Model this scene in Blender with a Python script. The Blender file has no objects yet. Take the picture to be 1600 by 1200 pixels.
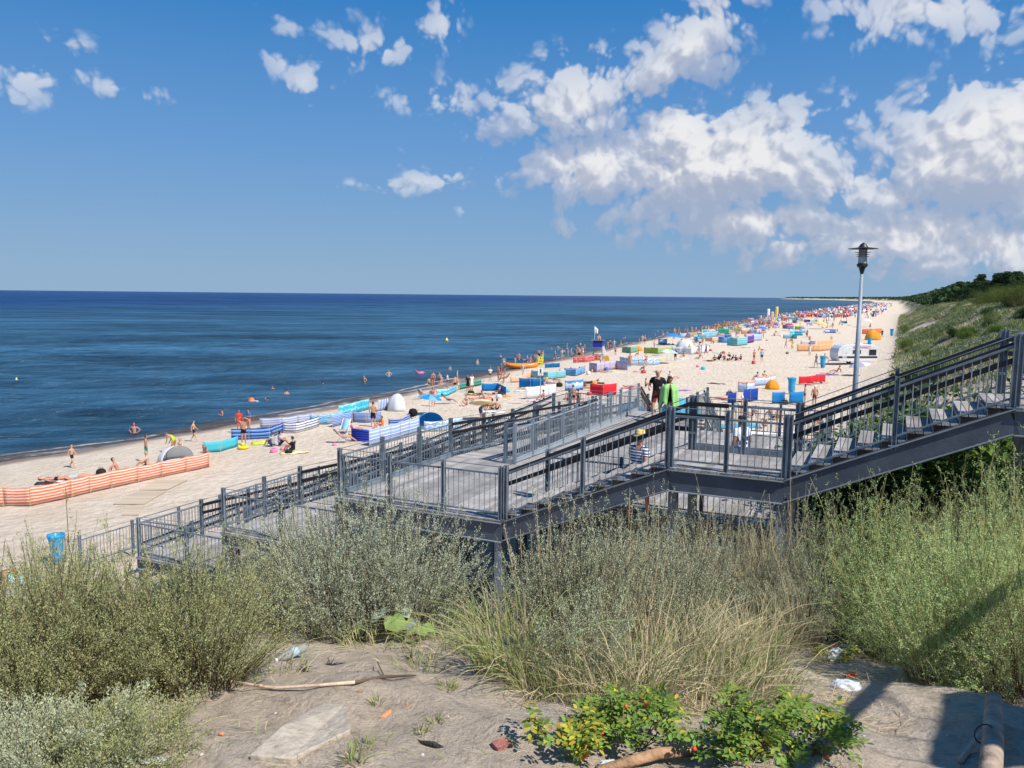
import bpy, bmesh, math, random
import numpy as np
from mathutils import Vector, Matrix
R = math.radians
rng = np.random.default_rng(7); random.seed(7)
scene = bpy.context.scene
COL = scene.collection
# ------------------------------------------------------------------ camera
FPX = 1250.0; CAMZ = 10.0
PITCH = math.atan(139 / FPX); ROLL = R(0.573)
fw = Vector((0, math.cos(PITCH), -math.sin(PITCH)))
u0 = Vector((0, math.sin(PITCH), math.cos(PITCH))); r0 = Vector((1, 0, 0))
rt = r0 * math.cos(ROLL) + u0 * math.sin(ROLL)
upv = u0 * math.cos(ROLL) - r0 * math.sin(ROLL)
cam = bpy.data.cameras.new("camera"); camo = bpy.data.objects.new("camera", cam); COL.objects.link(camo)
m = Matrix((rt, upv, -fw)).transposed().to_4x4(); m.translation = Vector((0, 0, CAMZ))
camo.matrix_world = m
cam.lens = 36 * FPX / 1600; cam.sensor_width = 36; cam.clip_start = 0.1; cam.clip_end = 60000
scene.camera = camo
scene.view_settings.view_transform = 'Standard'; scene.view_settings.look = 'None'
scene.view_settings.exposure = 0.25; scene.view_settings.gamma = 1.0
scene.cycles.max_bounces = 5; scene.cycles.diffuse_bounces = 3; scene.cycles.glossy_bounces = 2
scene.cycles.transparent_max_bounces = 8; scene.cycles.transmission_bounces = 2
scene.cycles.use_denoising = True
def ray(u, v):
    return (fw + rt * ((u - 800) / FPX) + upv * ((600 - v) / FPX)).normalized()
# ------------------------------------------------------------------ sun and sky
SUN_EL = R(50); sun_h = Vector((0.76, -0.65))
sun_dir = Vector((sun_h.x * math.cos(SUN_EL), sun_h.y * math.cos(SUN_EL), math.sin(SUN_EL))).normalized()
sl = bpy.data.lights.new("sun", 'SUN'); sl.energy = 5.0; sl.angle = R(0.53); sl.color = (1.0, 0.955, 0.89)
so = bpy.data.objects.new("sun", sl); COL.objects.link(so)
so.rotation_euler = (-sun_dir).to_track_quat('-Z', 'Y').to_euler(); so.location = (0, 0, 60)
world = bpy.data.worlds.new("World"); scene.world = world; world.use_nodes = True
nt = world.node_tree; nt.nodes.clear()
def N(nt, t, **k):
    n = nt.nodes.new(t)
    for a, b in k.items():
        if a.startswith('_'): n.inputs[int(a[1:])].default_value = b
        else: setattr(n, a, b)
    return n
def angle_of(u, v):
    d = ray(u, v); return math.atan2(d.x, d.y), math.asin(d.z)
# each cloud: picture-free sky direction (azimuth, elevation), radii, rotation, weight
CL = [  # u,v,ru,rv,rot,w
 (1120,262,230,110,-4,1.35),(930,262,140,75,0,1.1),(1070,205,90,70,0,1.15),(1230,265,120,75,10,1.05),(1290,290,150,55,0,.9),(860,255,75,50,0,.9),
 (1550,235,175,115,-8,1.3),(1480,250,95,80,-20,1.1),(1400,300,150,45,0,.85),(1560,300,160,50,0,.9),
 (1060,90,165,66,-38,.95),(890,160,160,80,-12,.92),(1110,40,90,60,-40,.75),(1010,120,100,60,-20,.75),(840,190,90,50,0,.6),
 (1180,352,220,40,0,1.0),(1420,365,210,52,0,1.05),(1560,385,170,52,0,1.0),(1060,352,70,22,0,.55),(1240,388,120,28,0,.8),(1450,408,150,26,0,.75),(1230,410,90,17,0,.6),
 (1450,15,190,48,5,.75),(1320,8,70,30,0,.5),(683,148,85,30,0,.62),(690,45,48,38,-30,.6),(575,72,85,34,0,.58),(455,42,40,30,30,.28),(440,103,40,18,25,.42),(480,132,46,30,25,.56),
 (60,108,78,40,-18,.62),(120,84,40,26,0,.5),(190,148,85,15,3,.45),(650,292,100,18,-3,.55),(690,278,40,22,0,.5),(606,252,32,22,-20,.45),(752,243,24,18,-30,.38),(735,333,22,13,0,.42),
 (882,350,40,26,-30,.5),(968,330,28,22,10,.5),(945,352,16,12,0,.3),(1342,122,30,10,-20,.2)]
tc = N(nt, 'ShaderNodeTexCoord'); sx = N(nt, 'ShaderNodeSeparateXYZ'); nt.links.new(tc.outputs['Generated'], sx.inputs[0])
at = N(nt, 'ShaderNodeMath', operation='ARCTAN2'); nt.links.new(sx.outputs[0], at.inputs[0]); nt.links.new(sx.outputs[1], at.inputs[1])
asn = N(nt, 'ShaderNodeMath', operation='ARCSINE'); nt.links.new(sx.outputs[2], asn.inputs[0])
cb = N(nt, 'ShaderNodeCombineXYZ'); nt.links.new(at.outputs[0], cb.inputs[0]); nt.links.new(asn.outputs[0], cb.inputs[1])
wn = N(nt, 'ShaderNodeTexNoise', noise_dimensions='2D'); wn.inputs['Scale'].default_value = 9; wn.inputs['Detail'].default_value = 4
nt.links.new(cb.outputs[0], wn.inputs['Vector'])
ws = N(nt, 'ShaderNodeVectorMath', operation='SUBTRACT'); ws.inputs[1].default_value = (.5, .5, .5); nt.links.new(wn.outputs['Color'], ws.inputs[0])
wm = N(nt, 'ShaderNodeVectorMath', operation='MULTIPLY_ADD'); wm.inputs[1].default_value = (.045, .035, 0); nt.links.new(ws.outputs[0], wm.inputs[0]); nt.links.new(cb.outputs[0], wm.inputs[2])
def blobs(lst, off):
    va = N(nt, 'ShaderNodeVectorMath', operation='ADD'); va.inputs[1].default_value = off; nt.links.new(wm.outputs[0], va.inputs[0]); last = None
    for (u, v, ru, rv, rot, w) in lst:
        az, el = angle_of(u, v)
        mp = N(nt, 'ShaderNodeMapping', vector_type='TEXTURE'); mp.inputs['Location'].default_value = (az, el, 0)
        mp.inputs['Rotation'].default_value = (0, 0, R(-rot)); mp.inputs['Scale'].default_value = (ru * 1.22 / FPX, rv * 1.2 / FPX, 1)
        nt.links.new(va.outputs[0], mp.inputs['Vector'])
        ln = N(nt, 'ShaderNodeVectorMath', operation='LENGTH'); nt.links.new(mp.outputs[0], ln.inputs[0])
        ma = N(nt, 'ShaderNodeMath', operation='MULTIPLY_ADD'); ma.inputs[1].default_value = -w; ma.inputs[2].default_value = w
        nt.links.new(ln.outputs['Value'], ma.inputs[0])
        if last is None: last = ma
        else:
            mx = N(nt, 'ShaderNodeMath', operation='SMOOTH_MAX'); mx.inputs[2].default_value = .12
            nt.links.new(last.outputs[0], mx.inputs[0]); nt.links.new(ma.outputs[0], mx.inputs[1]); last = mx
    return last
def fluff(off, det=7, vdet=2.2):
    va = N(nt, 'ShaderNodeVectorMath', operation='ADD'); va.inputs[1].default_value = off; nt.links.new(wm.outputs[0], va.inputs[0])
    n1 = N(nt, 'ShaderNodeTexNoise', noise_dimensions='2D'); n1.inputs['Scale'].default_value = 22; n1.inputs['Detail'].default_value = det; n1.inputs['Roughness'].default_value = .58
    nt.links.new(va.outputs[0], n1.inputs['Vector'])
    vo = N(nt, 'ShaderNodeTexVoronoi', feature='SMOOTH_F1', voronoi_dimensions='2D'); vo.inputs['Scale'].default_value = 26; vo.inputs['Smoothness'].default_value = .22
    vo.inputs['Detail'].default_value = vdet; vo.inputs['Roughness'].default_value = .55; vo.inputs['Lacunarity'].default_value = 2.2
    nt.links.new(va.outputs[0], vo.inputs['Vector'])
    a1 = N(nt, 'ShaderNodeMath', operation='MULTIPLY_ADD'); a1.inputs[1].default_value = .80; a1.inputs[2].default_value = -.35; nt.links.new(n1.outputs[0], a1.inputs[0])
    a2 = N(nt, 'ShaderNodeMath', operation='MULTIPLY_ADD'); a2.inputs[1].default_value = -.85; a2.inputs[2].default_value = .45; nt.links.new(vo.outputs[0], a2.inputs[0])
    s1 = N(nt, 'ShaderNodeMath', operation='ADD'); nt.links.new(a1.outputs[0], s1.inputs[0]); nt.links.new(a2.outputs[0], s1.inputs[1]); return s1
b0 = blobs(CL, (0, 0, 0)); f0 = fluff((0, 0, 0)); g0 = fluff((0, 0, 0), 4, 2.0); f1 = fluff((.006, .010, 0), 4, 2.0); b2 = blobs(CL[:22], (.012, .04, 0))
fam = N(nt, 'ShaderNodeMapRange'); fam.inputs[1].default_value = -.25; fam.inputs[2].default_value = .35; fam.inputs[3].default_value = .12; fam.inputs[4].default_value = 1.0; nt.links.new(b0.outputs[0], fam.inputs[0])
d0 = N(nt, 'ShaderNodeMath', operation='MULTIPLY_ADD'); nt.links.new(f0.outputs[0], d0.inputs[0]); nt.links.new(fam.outputs[0], d0.inputs[1]); nt.links.new(b0.outputs[0], d0.inputs[2])
al = N(nt, 'ShaderNodeMapRange', interpolation_type='SMOOTHSTEP'); al.inputs[1].default_value = 0.03; al.inputs[2].default_value = 0.36; nt.links.new(d0.outputs[0], al.inputs[0])
df = N(nt, 'ShaderNodeMath', operation='SUBTRACT'); nt.links.new(g0.outputs[0], df.inputs[0]); nt.links.new(f1.outputs[0], df.inputs[1])
sh = N(nt, 'ShaderNodeMath', operation='MULTIPLY_ADD'); sh.inputs[1].default_value = .82; sh.inputs[2].default_value = .44; nt.links.new(df.outputs[0], sh.inputs[0])
dd2 = N(nt, 'ShaderNodeMapRange'); dd2.inputs[1].default_value = -.42; dd2.inputs[2].default_value = .42; dd2.inputs[3].default_value = .46; dd2.inputs[4].default_value = -.36; bd = N(nt, 'ShaderNodeMath', operation='SUBTRACT'); nt.links.new(b2.outputs[0], bd.inputs[0]); nt.links.new(b0.outputs[0], bd.inputs[1]); nt.links.new(bd.outputs[0], dd2.inputs[0])
sh2 = N(nt, 'ShaderNodeMath', operation='ADD', use_clamp=True); nt.links.new(sh.outputs[0], sh2.inputs[0]); nt.links.new(dd2.outputs[0], sh2.inputs[1])
cr = N(nt, 'ShaderNodeValToRGB'); e = cr.color_ramp.elements
e[0].position = .15; e[0].color = (3.9, 4.5, 5.9, 1); e[1].position = 1.0; e[1].color = (8.4, 8.5, 8.7, 1)
x = e.new(.55); x.color = (5.0, 5.4, 6.5, 1); x = e.new(.85); x.color = (7.6, 7.75, 8.2, 1)
nt.links.new(sh2.outputs[0], cr.inputs[0])
sky = N(nt, 'ShaderNodeTexSky', sky_type='NISHITA', sun_disc=False, sun_elevation=SUN_EL, altitude=0, air_density=1.0, dust_density=.6, ozone_density=3.0)
sky.sun_rotation = math.atan2(sun_dir.x, sun_dir.y)
hs = N(nt, 'ShaderNodeHueSaturation'); hs.inputs['Saturation'].default_value = 1.2; hs.inputs['Value'].default_value = 1.0; nt.links.new(sky.outputs[0], hs.inputs['Color'])
mixc = N(nt, 'ShaderNodeMix', data_type='RGBA'); 
thin = N(nt, 'ShaderNodeMapRange'); thin.inputs[1].default_value = 0; thin.inputs[2].default_value = .95; thin.inputs[3].default_value = .26; thin.inputs[4].default_value = 1.0; nt.links.new(b0.outputs[0], thin.inputs[0])
alm = N(nt, 'ShaderNodeMath', operation='MULTIPLY', use_clamp=True); nt.links.new(al.outputs[0], alm.inputs[0]); nt.links.new(thin.outputs[0], alm.inputs[1])
# clear-sky colour by height above the horizon, mixed with the sky model
ger = N(nt, 'ShaderNodeValToRGB'); e = ger.color_ramp.elements; e[0].position = 0; e[0].color = (2.75, 4.45, 6.5, 1); e[1].position = 1; e[1].color = (.25, 1.2, 3.6, 1)
for p_, c_ in ((.02, (2.55, 4.2, 6.35, 1)), (.11, (1.42, 3.35, 6.6, 1)), (.215, (.36, 2.2, 5.7, 1))): q_ = e.new(p_); q_.color = c_
elr = N(nt, 'ShaderNodeMath', operation='DIVIDE'); elr.inputs[1].default_value = math.pi / 2; nt.links.new(asn.outputs[0], elr.inputs[0]); nt.links.new(elr.outputs[0], ger.inputs[0])
skm = N(nt, 'ShaderNodeMix', data_type='RGBA'); skm.inputs[0].default_value = .92; nt.links.new(hs.outputs[0], skm.inputs[6]); nt.links.new(ger.outputs[0], skm.inputs[7])
nt.links.new(alm.outputs[0], mixc.inputs[0]); nt.links.new(skm.outputs[2], mixc.inputs[6]); nt.links.new(cr.outputs[0], mixc.inputs[7])
bg = N(nt, 'ShaderNodeBackground'); bg.inputs[1].default_value = .083; nt.links.new(mixc.outputs[2], bg.inputs[0])
wo = N(nt, 'ShaderNodeOutputWorld'); nt.links.new(bg.outputs[0], wo.inputs[0])
world.cycles.sampling_method = 'MANUAL'; world.cycles.sample_map_resolution = 512

# ------------------------------------------------------------------ helpers
def tag(o, label=None, cat=None, group=None, kind=None):
    if label: o['label'] = label
    if cat: o['category'] = cat
    if group: o['group'] = group
    if kind: o['kind'] = kind
    return o
def empty(name, loc=(0, 0, 0), rz=0):
    o = bpy.data.objects.new(name, None); o.location = loc; o.rotation_euler = (0, 0, rz); o.empty_display_size = .1; COL.objects.link(o); return o
def link(name, me, parent=None):
    o = bpy.data.objects.new(name, me); COL.objects.link(o)
    if parent is not None: o.parent = parent
    return o
def copy_tree(o, parent=None):
    c = o.copy(); COL.objects.link(c)
    if parent is not None: c.parent = parent
    for ch in list(o.children): copy_tree(ch, c)
    return c
def np_mesh(name, V, F, mats, midx=None, smooth=False, uv=None, attrs=None):
    """V (n,3); F (m,k) all faces of k corners"""
    V = np.asarray(V, dtype=np.float32); F = np.asarray(F, dtype=np.int32)
    me = bpy.data.meshes.new(name); me.vertices.add(len(V)); me.vertices.foreach_set('co', V.ravel())
    k = F.shape[1]; me.loops.add(F.size); me.loops.foreach_set('vertex_index', F.ravel())
    me.polygons.add(len(F)); me.polygons.foreach_set('loop_start', np.arange(0, F.size, k, dtype=np.int32))
    me.polygons.foreach_set('loop_total', np.full(len(F), k, dtype=np.int32))
    for mt in (mats if isinstance(mats, (list, tuple)) else [mats]): me.materials.append(mt)
    if midx is not None: me.polygons.foreach_set('material_index', np.asarray(midx, dtype=np.int32))
    if smooth: me.polygons.foreach_set('use_smooth', np.ones(len(F), dtype=bool))
    if attrs:
        for an, av in attrs.items():
            at_ = me.attributes.new(an, 'FLOAT', 'POINT'); at_.data.foreach_set('value', np.asarray(av, dtype=np.float32))
    me.update(calc_edges=True)
    if uv is not None:
        ul = me.uv_layers.new(name='UVMap'); ul.data.foreach_set('uv', np.asarray(uv, dtype=np.float32)[F.ravel()].ravel())
    return me
class MB:
    def __init__(s): s.v = []; s.f = []; s.mi = []; s.uv = []
    def add(s, vs, fs, m=0):
        b = len(s.v); s.v += [Vector(p) for p in vs]
        for f in fs: s.f.append([i + b for i in f]); s.mi.append(m)
    def box(s, c, sx, sy, sz, X=Vector((1, 0, 0)), Y=Vector((0, 1, 0)), Z=Vector((0, 0, 1)), m=0):
        c = Vector(c); vs = []
        for a in (-.5, .5):
            for b in (-.5, .5):
                for d in (-.5, .5): vs.append(c + X * (a * sx) + Y * (b * sy) + Z * (d * sz))
        s.add(vs, [(0, 1, 3, 2), (4, 6, 7, 5), (0, 4, 5, 1), (2, 3, 7, 6), (0, 2, 6, 4), (1, 5, 7, 3)], m)
    def bar(s, p, q, w, h, m=0, up=Vector((0, 0, 1))):
        p = Vector(p); q = Vector(q); X = (q - p); L = X.length
        if L < 1e-5: return
        X /= L; Y = up.cross(X)
        if Y.length < 1e-4: Y = Vector((1, 0, 0)).cross(X)
        Y.normalize(); Z = X.cross(Y)
        s.box((p + q) / 2, L, w, h, X, Y, Z, m)
    def tube(s, pts, r, n=8, m=0, cap=True):
        pts = [Vector(p) for p in pts]; rs = r if isinstance(r, (list, tuple)) else [r] * len(pts)
        b = len(s.v); prevX = None
        for i, p in enumerate(pts):
            t = (pts[min(i + 1, len(pts) - 1)] - pts[max(i - 1, 0)]).normalized()
            a = prevX if prevX else (Vector((0, 0, 1)) if abs(t.z) < .9 else Vector((1, 0, 0)))
            Xv = (a - t * a.dot(t)).normalized(); prevX = Xv; Yv = t.cross(Xv)
            for k in range(n):
                th = 2 * math.pi * k / n; s.v.append(p + (Xv * math.cos(th) + Yv * math.sin(th)) * rs[i])
        for i in range(len(pts) - 1):
            for k in range(n):
                k2 = (k + 1) % n; s.f.append([b + i * n + k, b + i * n + k2, b + (i + 1) * n + k2, b + (i + 1) * n + k]); s.mi.append(m)
        if cap:
            s.f.append([b + k for k in range(n)][::-1]); s.mi.append(m)
            s.f.append([b + (len(pts) - 1) * n + k for k in range(n)]); s.mi.append(m)
    def lathe(s, prof, c=(0, 0, 0), n=16, m=0):
        c = Vector(c); b = len(s.v)
        for (r, z) in prof:
            for k in range(n):
                th = 2 * math.pi * k / n; s.v.append(c + Vector((r * math.cos(th), r * math.sin(th), z)))
        for i in range(len(prof) - 1):
            for k in range(n):
                k2 = (k + 1) % n; s.f.append([b + i * n + k, b + i * n + k2, b + (i + 1) * n + k2, b + (i + 1) * n + k]); s.mi.append(m)
    def build(s, name, mats, parent=None, smooth=False, bevel=0):
        me = bpy.data.meshes.new(name); off = Vector((0, 0, 0))
        if parent is not None:
            bpy_off = parent
            while bpy_off is not None and getattr(bpy_off, 'type', '') != 'EMPTY': bpy_off = bpy_off.parent
            if bpy_off is not None and s.world: off = Vector(bpy_off.location)
        me.from_pydata([tuple(p - off) for p in s.v], [], s.f)
        for mt in (mats if isinstance(mats, (list, tuple)) else [mats]): me.materials.append(mt)
        me.polygons.foreach_set('material_index', np.asarray(s.mi, dtype=np.int32))
        if smooth: me.polygons.foreach_set('use_smooth', np.ones(len(s.f), dtype=bool))
        me.update()
        bm = bmesh.new(); bm.from_mesh(me); bmesh.ops.recalc_face_normals(bm, faces=bm.faces); bm.to_mesh(me); bm.free()
        o = link(name, me, parent)
        if bevel:
            md = o.modifiers.new('bevel', 'BEVEL'); md.width = bevel; md.segments = 2
        return o
    world = True   # vertices are given in world space, stored relative to the thing's empty
class ML(MB): world = False  # vertices given in the thing's own space

# ------------------------------------------------------------------ materials
def mat(name, col=(.5, .5, .5), rough=.7, spec=.3, metal=0.0, var=0.0, vscale=5.0, bump=0.0, bscale=30.0, island=0.0, trans=0.0, objcol=False, hue=0.0):
    mt = bpy.data.materials.new(name); mt.use_nodes = True; t = mt.node_tree; b = t.nodes['Principled BSDF']
    b.inputs['Roughness'].default_value = rough; b.inputs['Specular IOR Level'].default_value = spec; b.inputs['Metallic'].default_value = metal
    b.inputs['Base Color'].default_value = (*col, 1)
    src = None
    if objcol:
        oi = N(t, 'ShaderNodeObjectInfo'); src = oi.outputs['Color']
    if var or island or hue:
        hsv = N(t, 'ShaderNodeHueSaturation'); hsv.inputs['Color'].default_value = (*col, 1)
        if src: t.links.new(src, hsv.inputs['Color'])
        acc = None
        if var:
            tcn = N(t, 'ShaderNodeTexCoord'); no = N(t, 'ShaderNodeTexNoise'); no.inputs['Scale'].default_value = vscale; no.inputs['Detail'].default_value = 6
            t.links.new(tcn.outputs['Object'], no.inputs['Vector'])
            mr = N(t, 'ShaderNodeMapRange'); mr.inputs[1].default_value = .3; mr.inputs[2].default_value = .7; mr.inputs[3].default_value = 1 - var; mr.inputs[4].default_value = 1 + var
            t.links.new(no.outputs[0], mr.inputs[0]); acc = mr.outputs[0]
        if island or hue:
            ge = N(t, 'ShaderNodeNewGeometry')
            if island:
                mr2 = N(t, 'ShaderNodeMapRange'); mr2.inputs[3].default_value = 1 - island; mr2.inputs[4].default_value = 1 + island
                t.links.new(ge.outputs['Random Per Island'], mr2.inputs[0])
                if acc:
                    mm = N(t, 'ShaderNodeMath', operation='MULTIPLY'); t.links.new(acc, mm.inputs[0]); t.links.new(mr2.outputs[0], mm.inputs[1]); acc = mm.outputs[0]
                else: acc = mr2.outputs[0]
            if hue:
                wnn = N(t, 'ShaderNodeTexWhiteNoise', noise_dimensions='1D'); t.links.new(ge.outputs['Random Per Island'], wnn.inputs['W'])
                mh = N(t, 'ShaderNodeMapRange'); mh.inputs[3].default_value = .5 - hue; mh.inputs[4].default_value = .5 + hue
                t.links.new(wnn.outputs[0], mh.inputs[0]); t.links.new(mh.outputs[0], hsv.inputs['Hue'])
        if acc: t.links.new(acc, hsv.inputs['Value'])
        src = hsv.outputs[0]
    if src: t.links.new(src, b.inputs['Base Color'])
    if bump:
        tcn = N(t, 'ShaderNodeTexCoord'); no = N(t, 'ShaderNodeTexNoise'); no.inputs['Scale'].default_value = bscale; no.inputs['Detail'].default_value = 5
        t.links.new(tcn.outputs['Object'], no.inputs['Vector']); bp = N(t, 'ShaderNodeBump'); bp.inputs['Strength'].default_value = bump; bp.inputs['Distance'].default_value = .02
        t.links.new(no.outputs[0], bp.inputs['Height']); t.links.new(bp.outputs[0], b.inputs['Normal'])
    if trans:
        tr = N(t, 'ShaderNodeBsdfTranslucent')
        if src: t.links.new(src, tr.inputs['Color'])
        else: tr.inputs['Color'].default_value = (*col, 1)
        mx = N(t, 'ShaderNodeMixShader'); mx.inputs[0].default_value = trans; out = t.nodes['Material Output']
        t.links.new(b.outputs[0], mx.inputs[1]); t.links.new(tr.outputs[0], mx.inputs[2]); t.links.new(mx.outputs[0], out.inputs[0])
    return mt
M = {}
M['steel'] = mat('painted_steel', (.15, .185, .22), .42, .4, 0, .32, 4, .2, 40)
M['steel_lit'] = mat('sunlit_grey_steel', (.27, .315, .36), .45, .4, 0, .14, 3, .1, 60)  # paler steel copy, sunlight on the inner rail put into its colour; also lamp pole
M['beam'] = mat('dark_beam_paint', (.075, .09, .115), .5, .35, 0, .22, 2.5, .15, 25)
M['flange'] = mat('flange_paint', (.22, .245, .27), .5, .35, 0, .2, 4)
M['black'] = mat('black_rail', (.014, .013, .015), .38, .45, 0, .2, 5)
M['wood'] = mat('weathered_planks', (.31, .29, .275), .85, .2, 0, .24, 2.5, .35, 45, island=.24)
M['galv'] = mat('galvanised', (.42, .46, .5), .4, .5, .3, .12, 4)
M['white'] = mat('white_paint', (.78, .78, .77), .5, .4, 0, .05, 3)
M['darkmetal'] = mat('dark_metal', (.02, .02, .025), .4, .5, 0, .1, 5)
M['pinewood'] = mat('pole_wood', (.21, .165, .13), .8, .2, 0, .3, 9, .5, 30)

# ------------------------------------------------------------------ terrain
DX, DY = .9030, -.4300     # landward
NX, NY = .4300, .9030      # along the shore
def shoreD(n):
    return np.interp(n, [-400, 0, 23, 42, 66, 97, 178, 404, 1155, 2500, 3600, 5200, 7400, 7700], [-52, -49.5, -47.6, -45, -44.5, -46.3, -51, -55, -52, -56, -95, -360, -960, -500])
ND = np.array([-2000, -400, -10, 0, 4, 7, 10, 14, 20, 30, 45, 80, 170, 600, 9000.])
DD = np.array([-60, -26, -20, -14, -10, -6, -3, 0, 5, 12, 25, 60, 300])
HH = np.array([
 [1, 1.2, 3.5, 6.0, 7.5, 8.2, 8.3, 8.3, 8.6, 9, 9.5, 9.5, 9.5],
 [1, 1.2, 3.5, 6.0, 7.5, 8.2, 8.3, 8.3, 8.6, 9, 9.5, 9.5, 9.5],
 [1, 1.2, 3.5, 6.0, 7.5, 8.2, 8.3, 8.3, 8.6, 9, 9.5, 9.5, 9.5],
 [1, 1.2, 3.0, 5.0, 6.7, 7.6, 7.9, 8.1, 8.4, 9, 9.5, 9.5, 9.5],
 [1, 1.1, 2.4, 4.3, 6.0, 7.2, 7.6, 7.7, 8.0, 8.8, 9.4, 9.5, 9.5],
 [1, 1.1, 1.9, 3.4, 4.9, 6.2, 6.7, 6.9, 7.6, 8.6, 9.4, 9.5, 9.5],
 [1, 1.1, 1.4, 2.5, 3.7, 4.9, 5.5, 6.0, 7.0, 8.3, 9.3, 9.5, 9.5],
 [1, 1.1, 1.2, 1.7, 2.4, 3.3, 4.1, 5.0, 6.2, 8.0, 9.2, 9.5, 9.5],
 [1, 1.0, 1.1, 1.2, 1.5, 2.0, 2.9, 4.0, 5.8, 7.8, 9.2, 9.5, 9.5],
 [1, 1.0, 1.1, 1.2, 1.3, 1.5, 2.0, 3.2, 5.4, 7.8, 9.3, 9.5, 9.5],
 [1, .95, 1.0, 1.1, 1.2, 1.3, 1.5, 2.8, 5.6, 8.0, 9.5, 9.8, 10],
 [1, .9, 1.0, 1.1, 1.1, 1.2, 1.3, 2.0, 5.0, 8.3, 9.8, 10, 10],
 [1, .9, 1.0, 1.1, 1.1, 1.2, 1.3, 1.6, 4.6, 8.3, 10., 10, 10],
 [1, .9, 1.0, 1.0, 1.1, 1.1, 1.1, 1.2, 1.4, 4.5, 10, 12, 12],
 [1, .9, 1.0, 1.0, 1.1, 1.1, 1.1, 1.2, 1.4, 3.5, 6, 8, 8]])
def vnoise(x, y, s, seed=0):
    """cheap smooth value noise on numpy arrays"""
    x = np.asarray(x, float) * s + seed * 17.3; y = np.asarray(y, float) * s - seed * 9.1
    xi = np.floor(x); yi = np.floor(y); fx = x - xi; fy = y - yi; fx = fx * fx * (3 - 2 * fx); fy = fy * fy * (3 - 2 * fy)
    def h(a, b):
        q = np.sin(a * 127.1 + b * 311.7 + seed * 74.7) * 43758.5453; return q - np.floor(q)
    return (h(xi, yi) * (1 - fx) + h(xi + 1, yi) * fx) * (1 - fy) + (h(xi, yi + 1) * (1 - fx) + h(xi + 1, yi + 1) * fx) * fy
def sst(a, b, x):
    t = np.clip((x - a) / (b - a), 0, 1); return t * t * (3 - 2 * t)
def H(x, y, raw=False):
    x = np.asarray(x, float); y = np.asarray(y, float)
    d = x * DX + y * DY; n = x * NX + y * NY
    sd = shoreD(n); shift = np.where(n > 600, sd + 55, 0)
    dd = d - shift
    i = np.clip(np.searchsorted(ND, n) - 1, 0, len(ND) - 2); j = np.clip(np.searchsorted(DD, dd) - 1, 0, len(DD) - 2)
    tn = np.clip((n - ND[i]) / (ND[i + 1] - ND[i]), 0, 1); td = np.clip((dd - DD[j]) / (DD[j + 1] - DD[j]), 0, 1)
    z = (HH[i, j] * (1 - td) + HH[i, j + 1] * td) * (1 - tn) + (HH[i + 1, j] * (1 - td) + HH[i + 1, j + 1] * td) * tn
    s = d - sd
    beach = np.interp(s, [-400, -60, -20, 0, 7, 20, 60], [-8, -3, -1.0, 0.0, .55, .9, 1.0])
    w = sst(8, 30, s); z = beach * (1 - w) + z * w
    dune = sst(1.6, 4.5, z)
    far = sst(25, 60, n)
    z = z + dune * ((vnoise(x, y, .09, 1) - .5) * 2.6 * far + (vnoise(x, y, .28, 2) - .5) * (.16 + .95 * far) + (vnoise(x, y, 1.3, 3) - .5) * .12)
    dist = np.hypot(x, y); rip = (1 - sst(8, 30, dist)) + .5 * sst(.2, 1, s) * (1 - sst(60, 120, dist))
    z = z + rip * ((vnoise(x, y, 3.1, 4) - .5) * .07 + (vnoise(x, y, 8.3, 5) - .5) * .025)
    return z
def Hs(x, y): return float(H(np.array([x]), np.array([y]))[0])
def ground(u, v, water=False):
    """where the line of sight through a picture point meets the sand (or the water)"""
    d = ray(u, v); t = np.geomspace(2, 9000, 2600)
    X = d.x * t; Y = d.y * t; Z = CAMZ + d.z * t; h = H(X, Y)
    if water: h = np.maximum(h, 0.0)
    k = int(np.argmax(Z < h)); 
    if k == 0: k = len(t) - 1
    a = (Z[k - 1] - h[k - 1]); b = (h[k] - Z[k]); f = a / (a + b + 1e-9)
    tt = t[k - 1] + (t[k] - t[k - 1]) * f
    return Vector((d.x * tt, d.y * tt, CAMZ + d.z * tt))
def polar(r_edges, na, azlist=None):
    az = np.linspace(-math.pi, math.pi, na + 1)[:-1] if azlist is None else azlist
    return np.array(r_edges), az
def polar_mesh(rr, az):
    X = rr[:, None] * np.sin(az)[None, :]; Y = rr[:, None] * np.cos(az)[None, :]
    return X, Y
# azimuth spacing: fine in front, coarse behind
azf = np.concatenate([np.linspace(-math.pi, -1.0, 60)[:-1], np.linspace(-1.0, 1.0, 420), np.linspace(1.0, math.pi, 60)[1:-1]])
rr = np.concatenate([[0.05], np.geomspace(.8, 60, 250), np.geomspace(60, 9000, 170)[1:]])
X, Y = polar_mesh(rr, azf); Z = H(X, Y); nr, na = X.shape
I = np.arange(nr * na).reshape(nr, na); I2 = np.roll(I, -1, axis=1)
F = np.stack([I[:-1].ravel(), I[1:].ravel(), I2[1:].ravel(), I2[:-1].ravel()], 1)
dcoord = X * DX + Y * DY; ncoord = X * NX + Y * NY; shore = dcoord - shoreD(ncoord)
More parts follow.
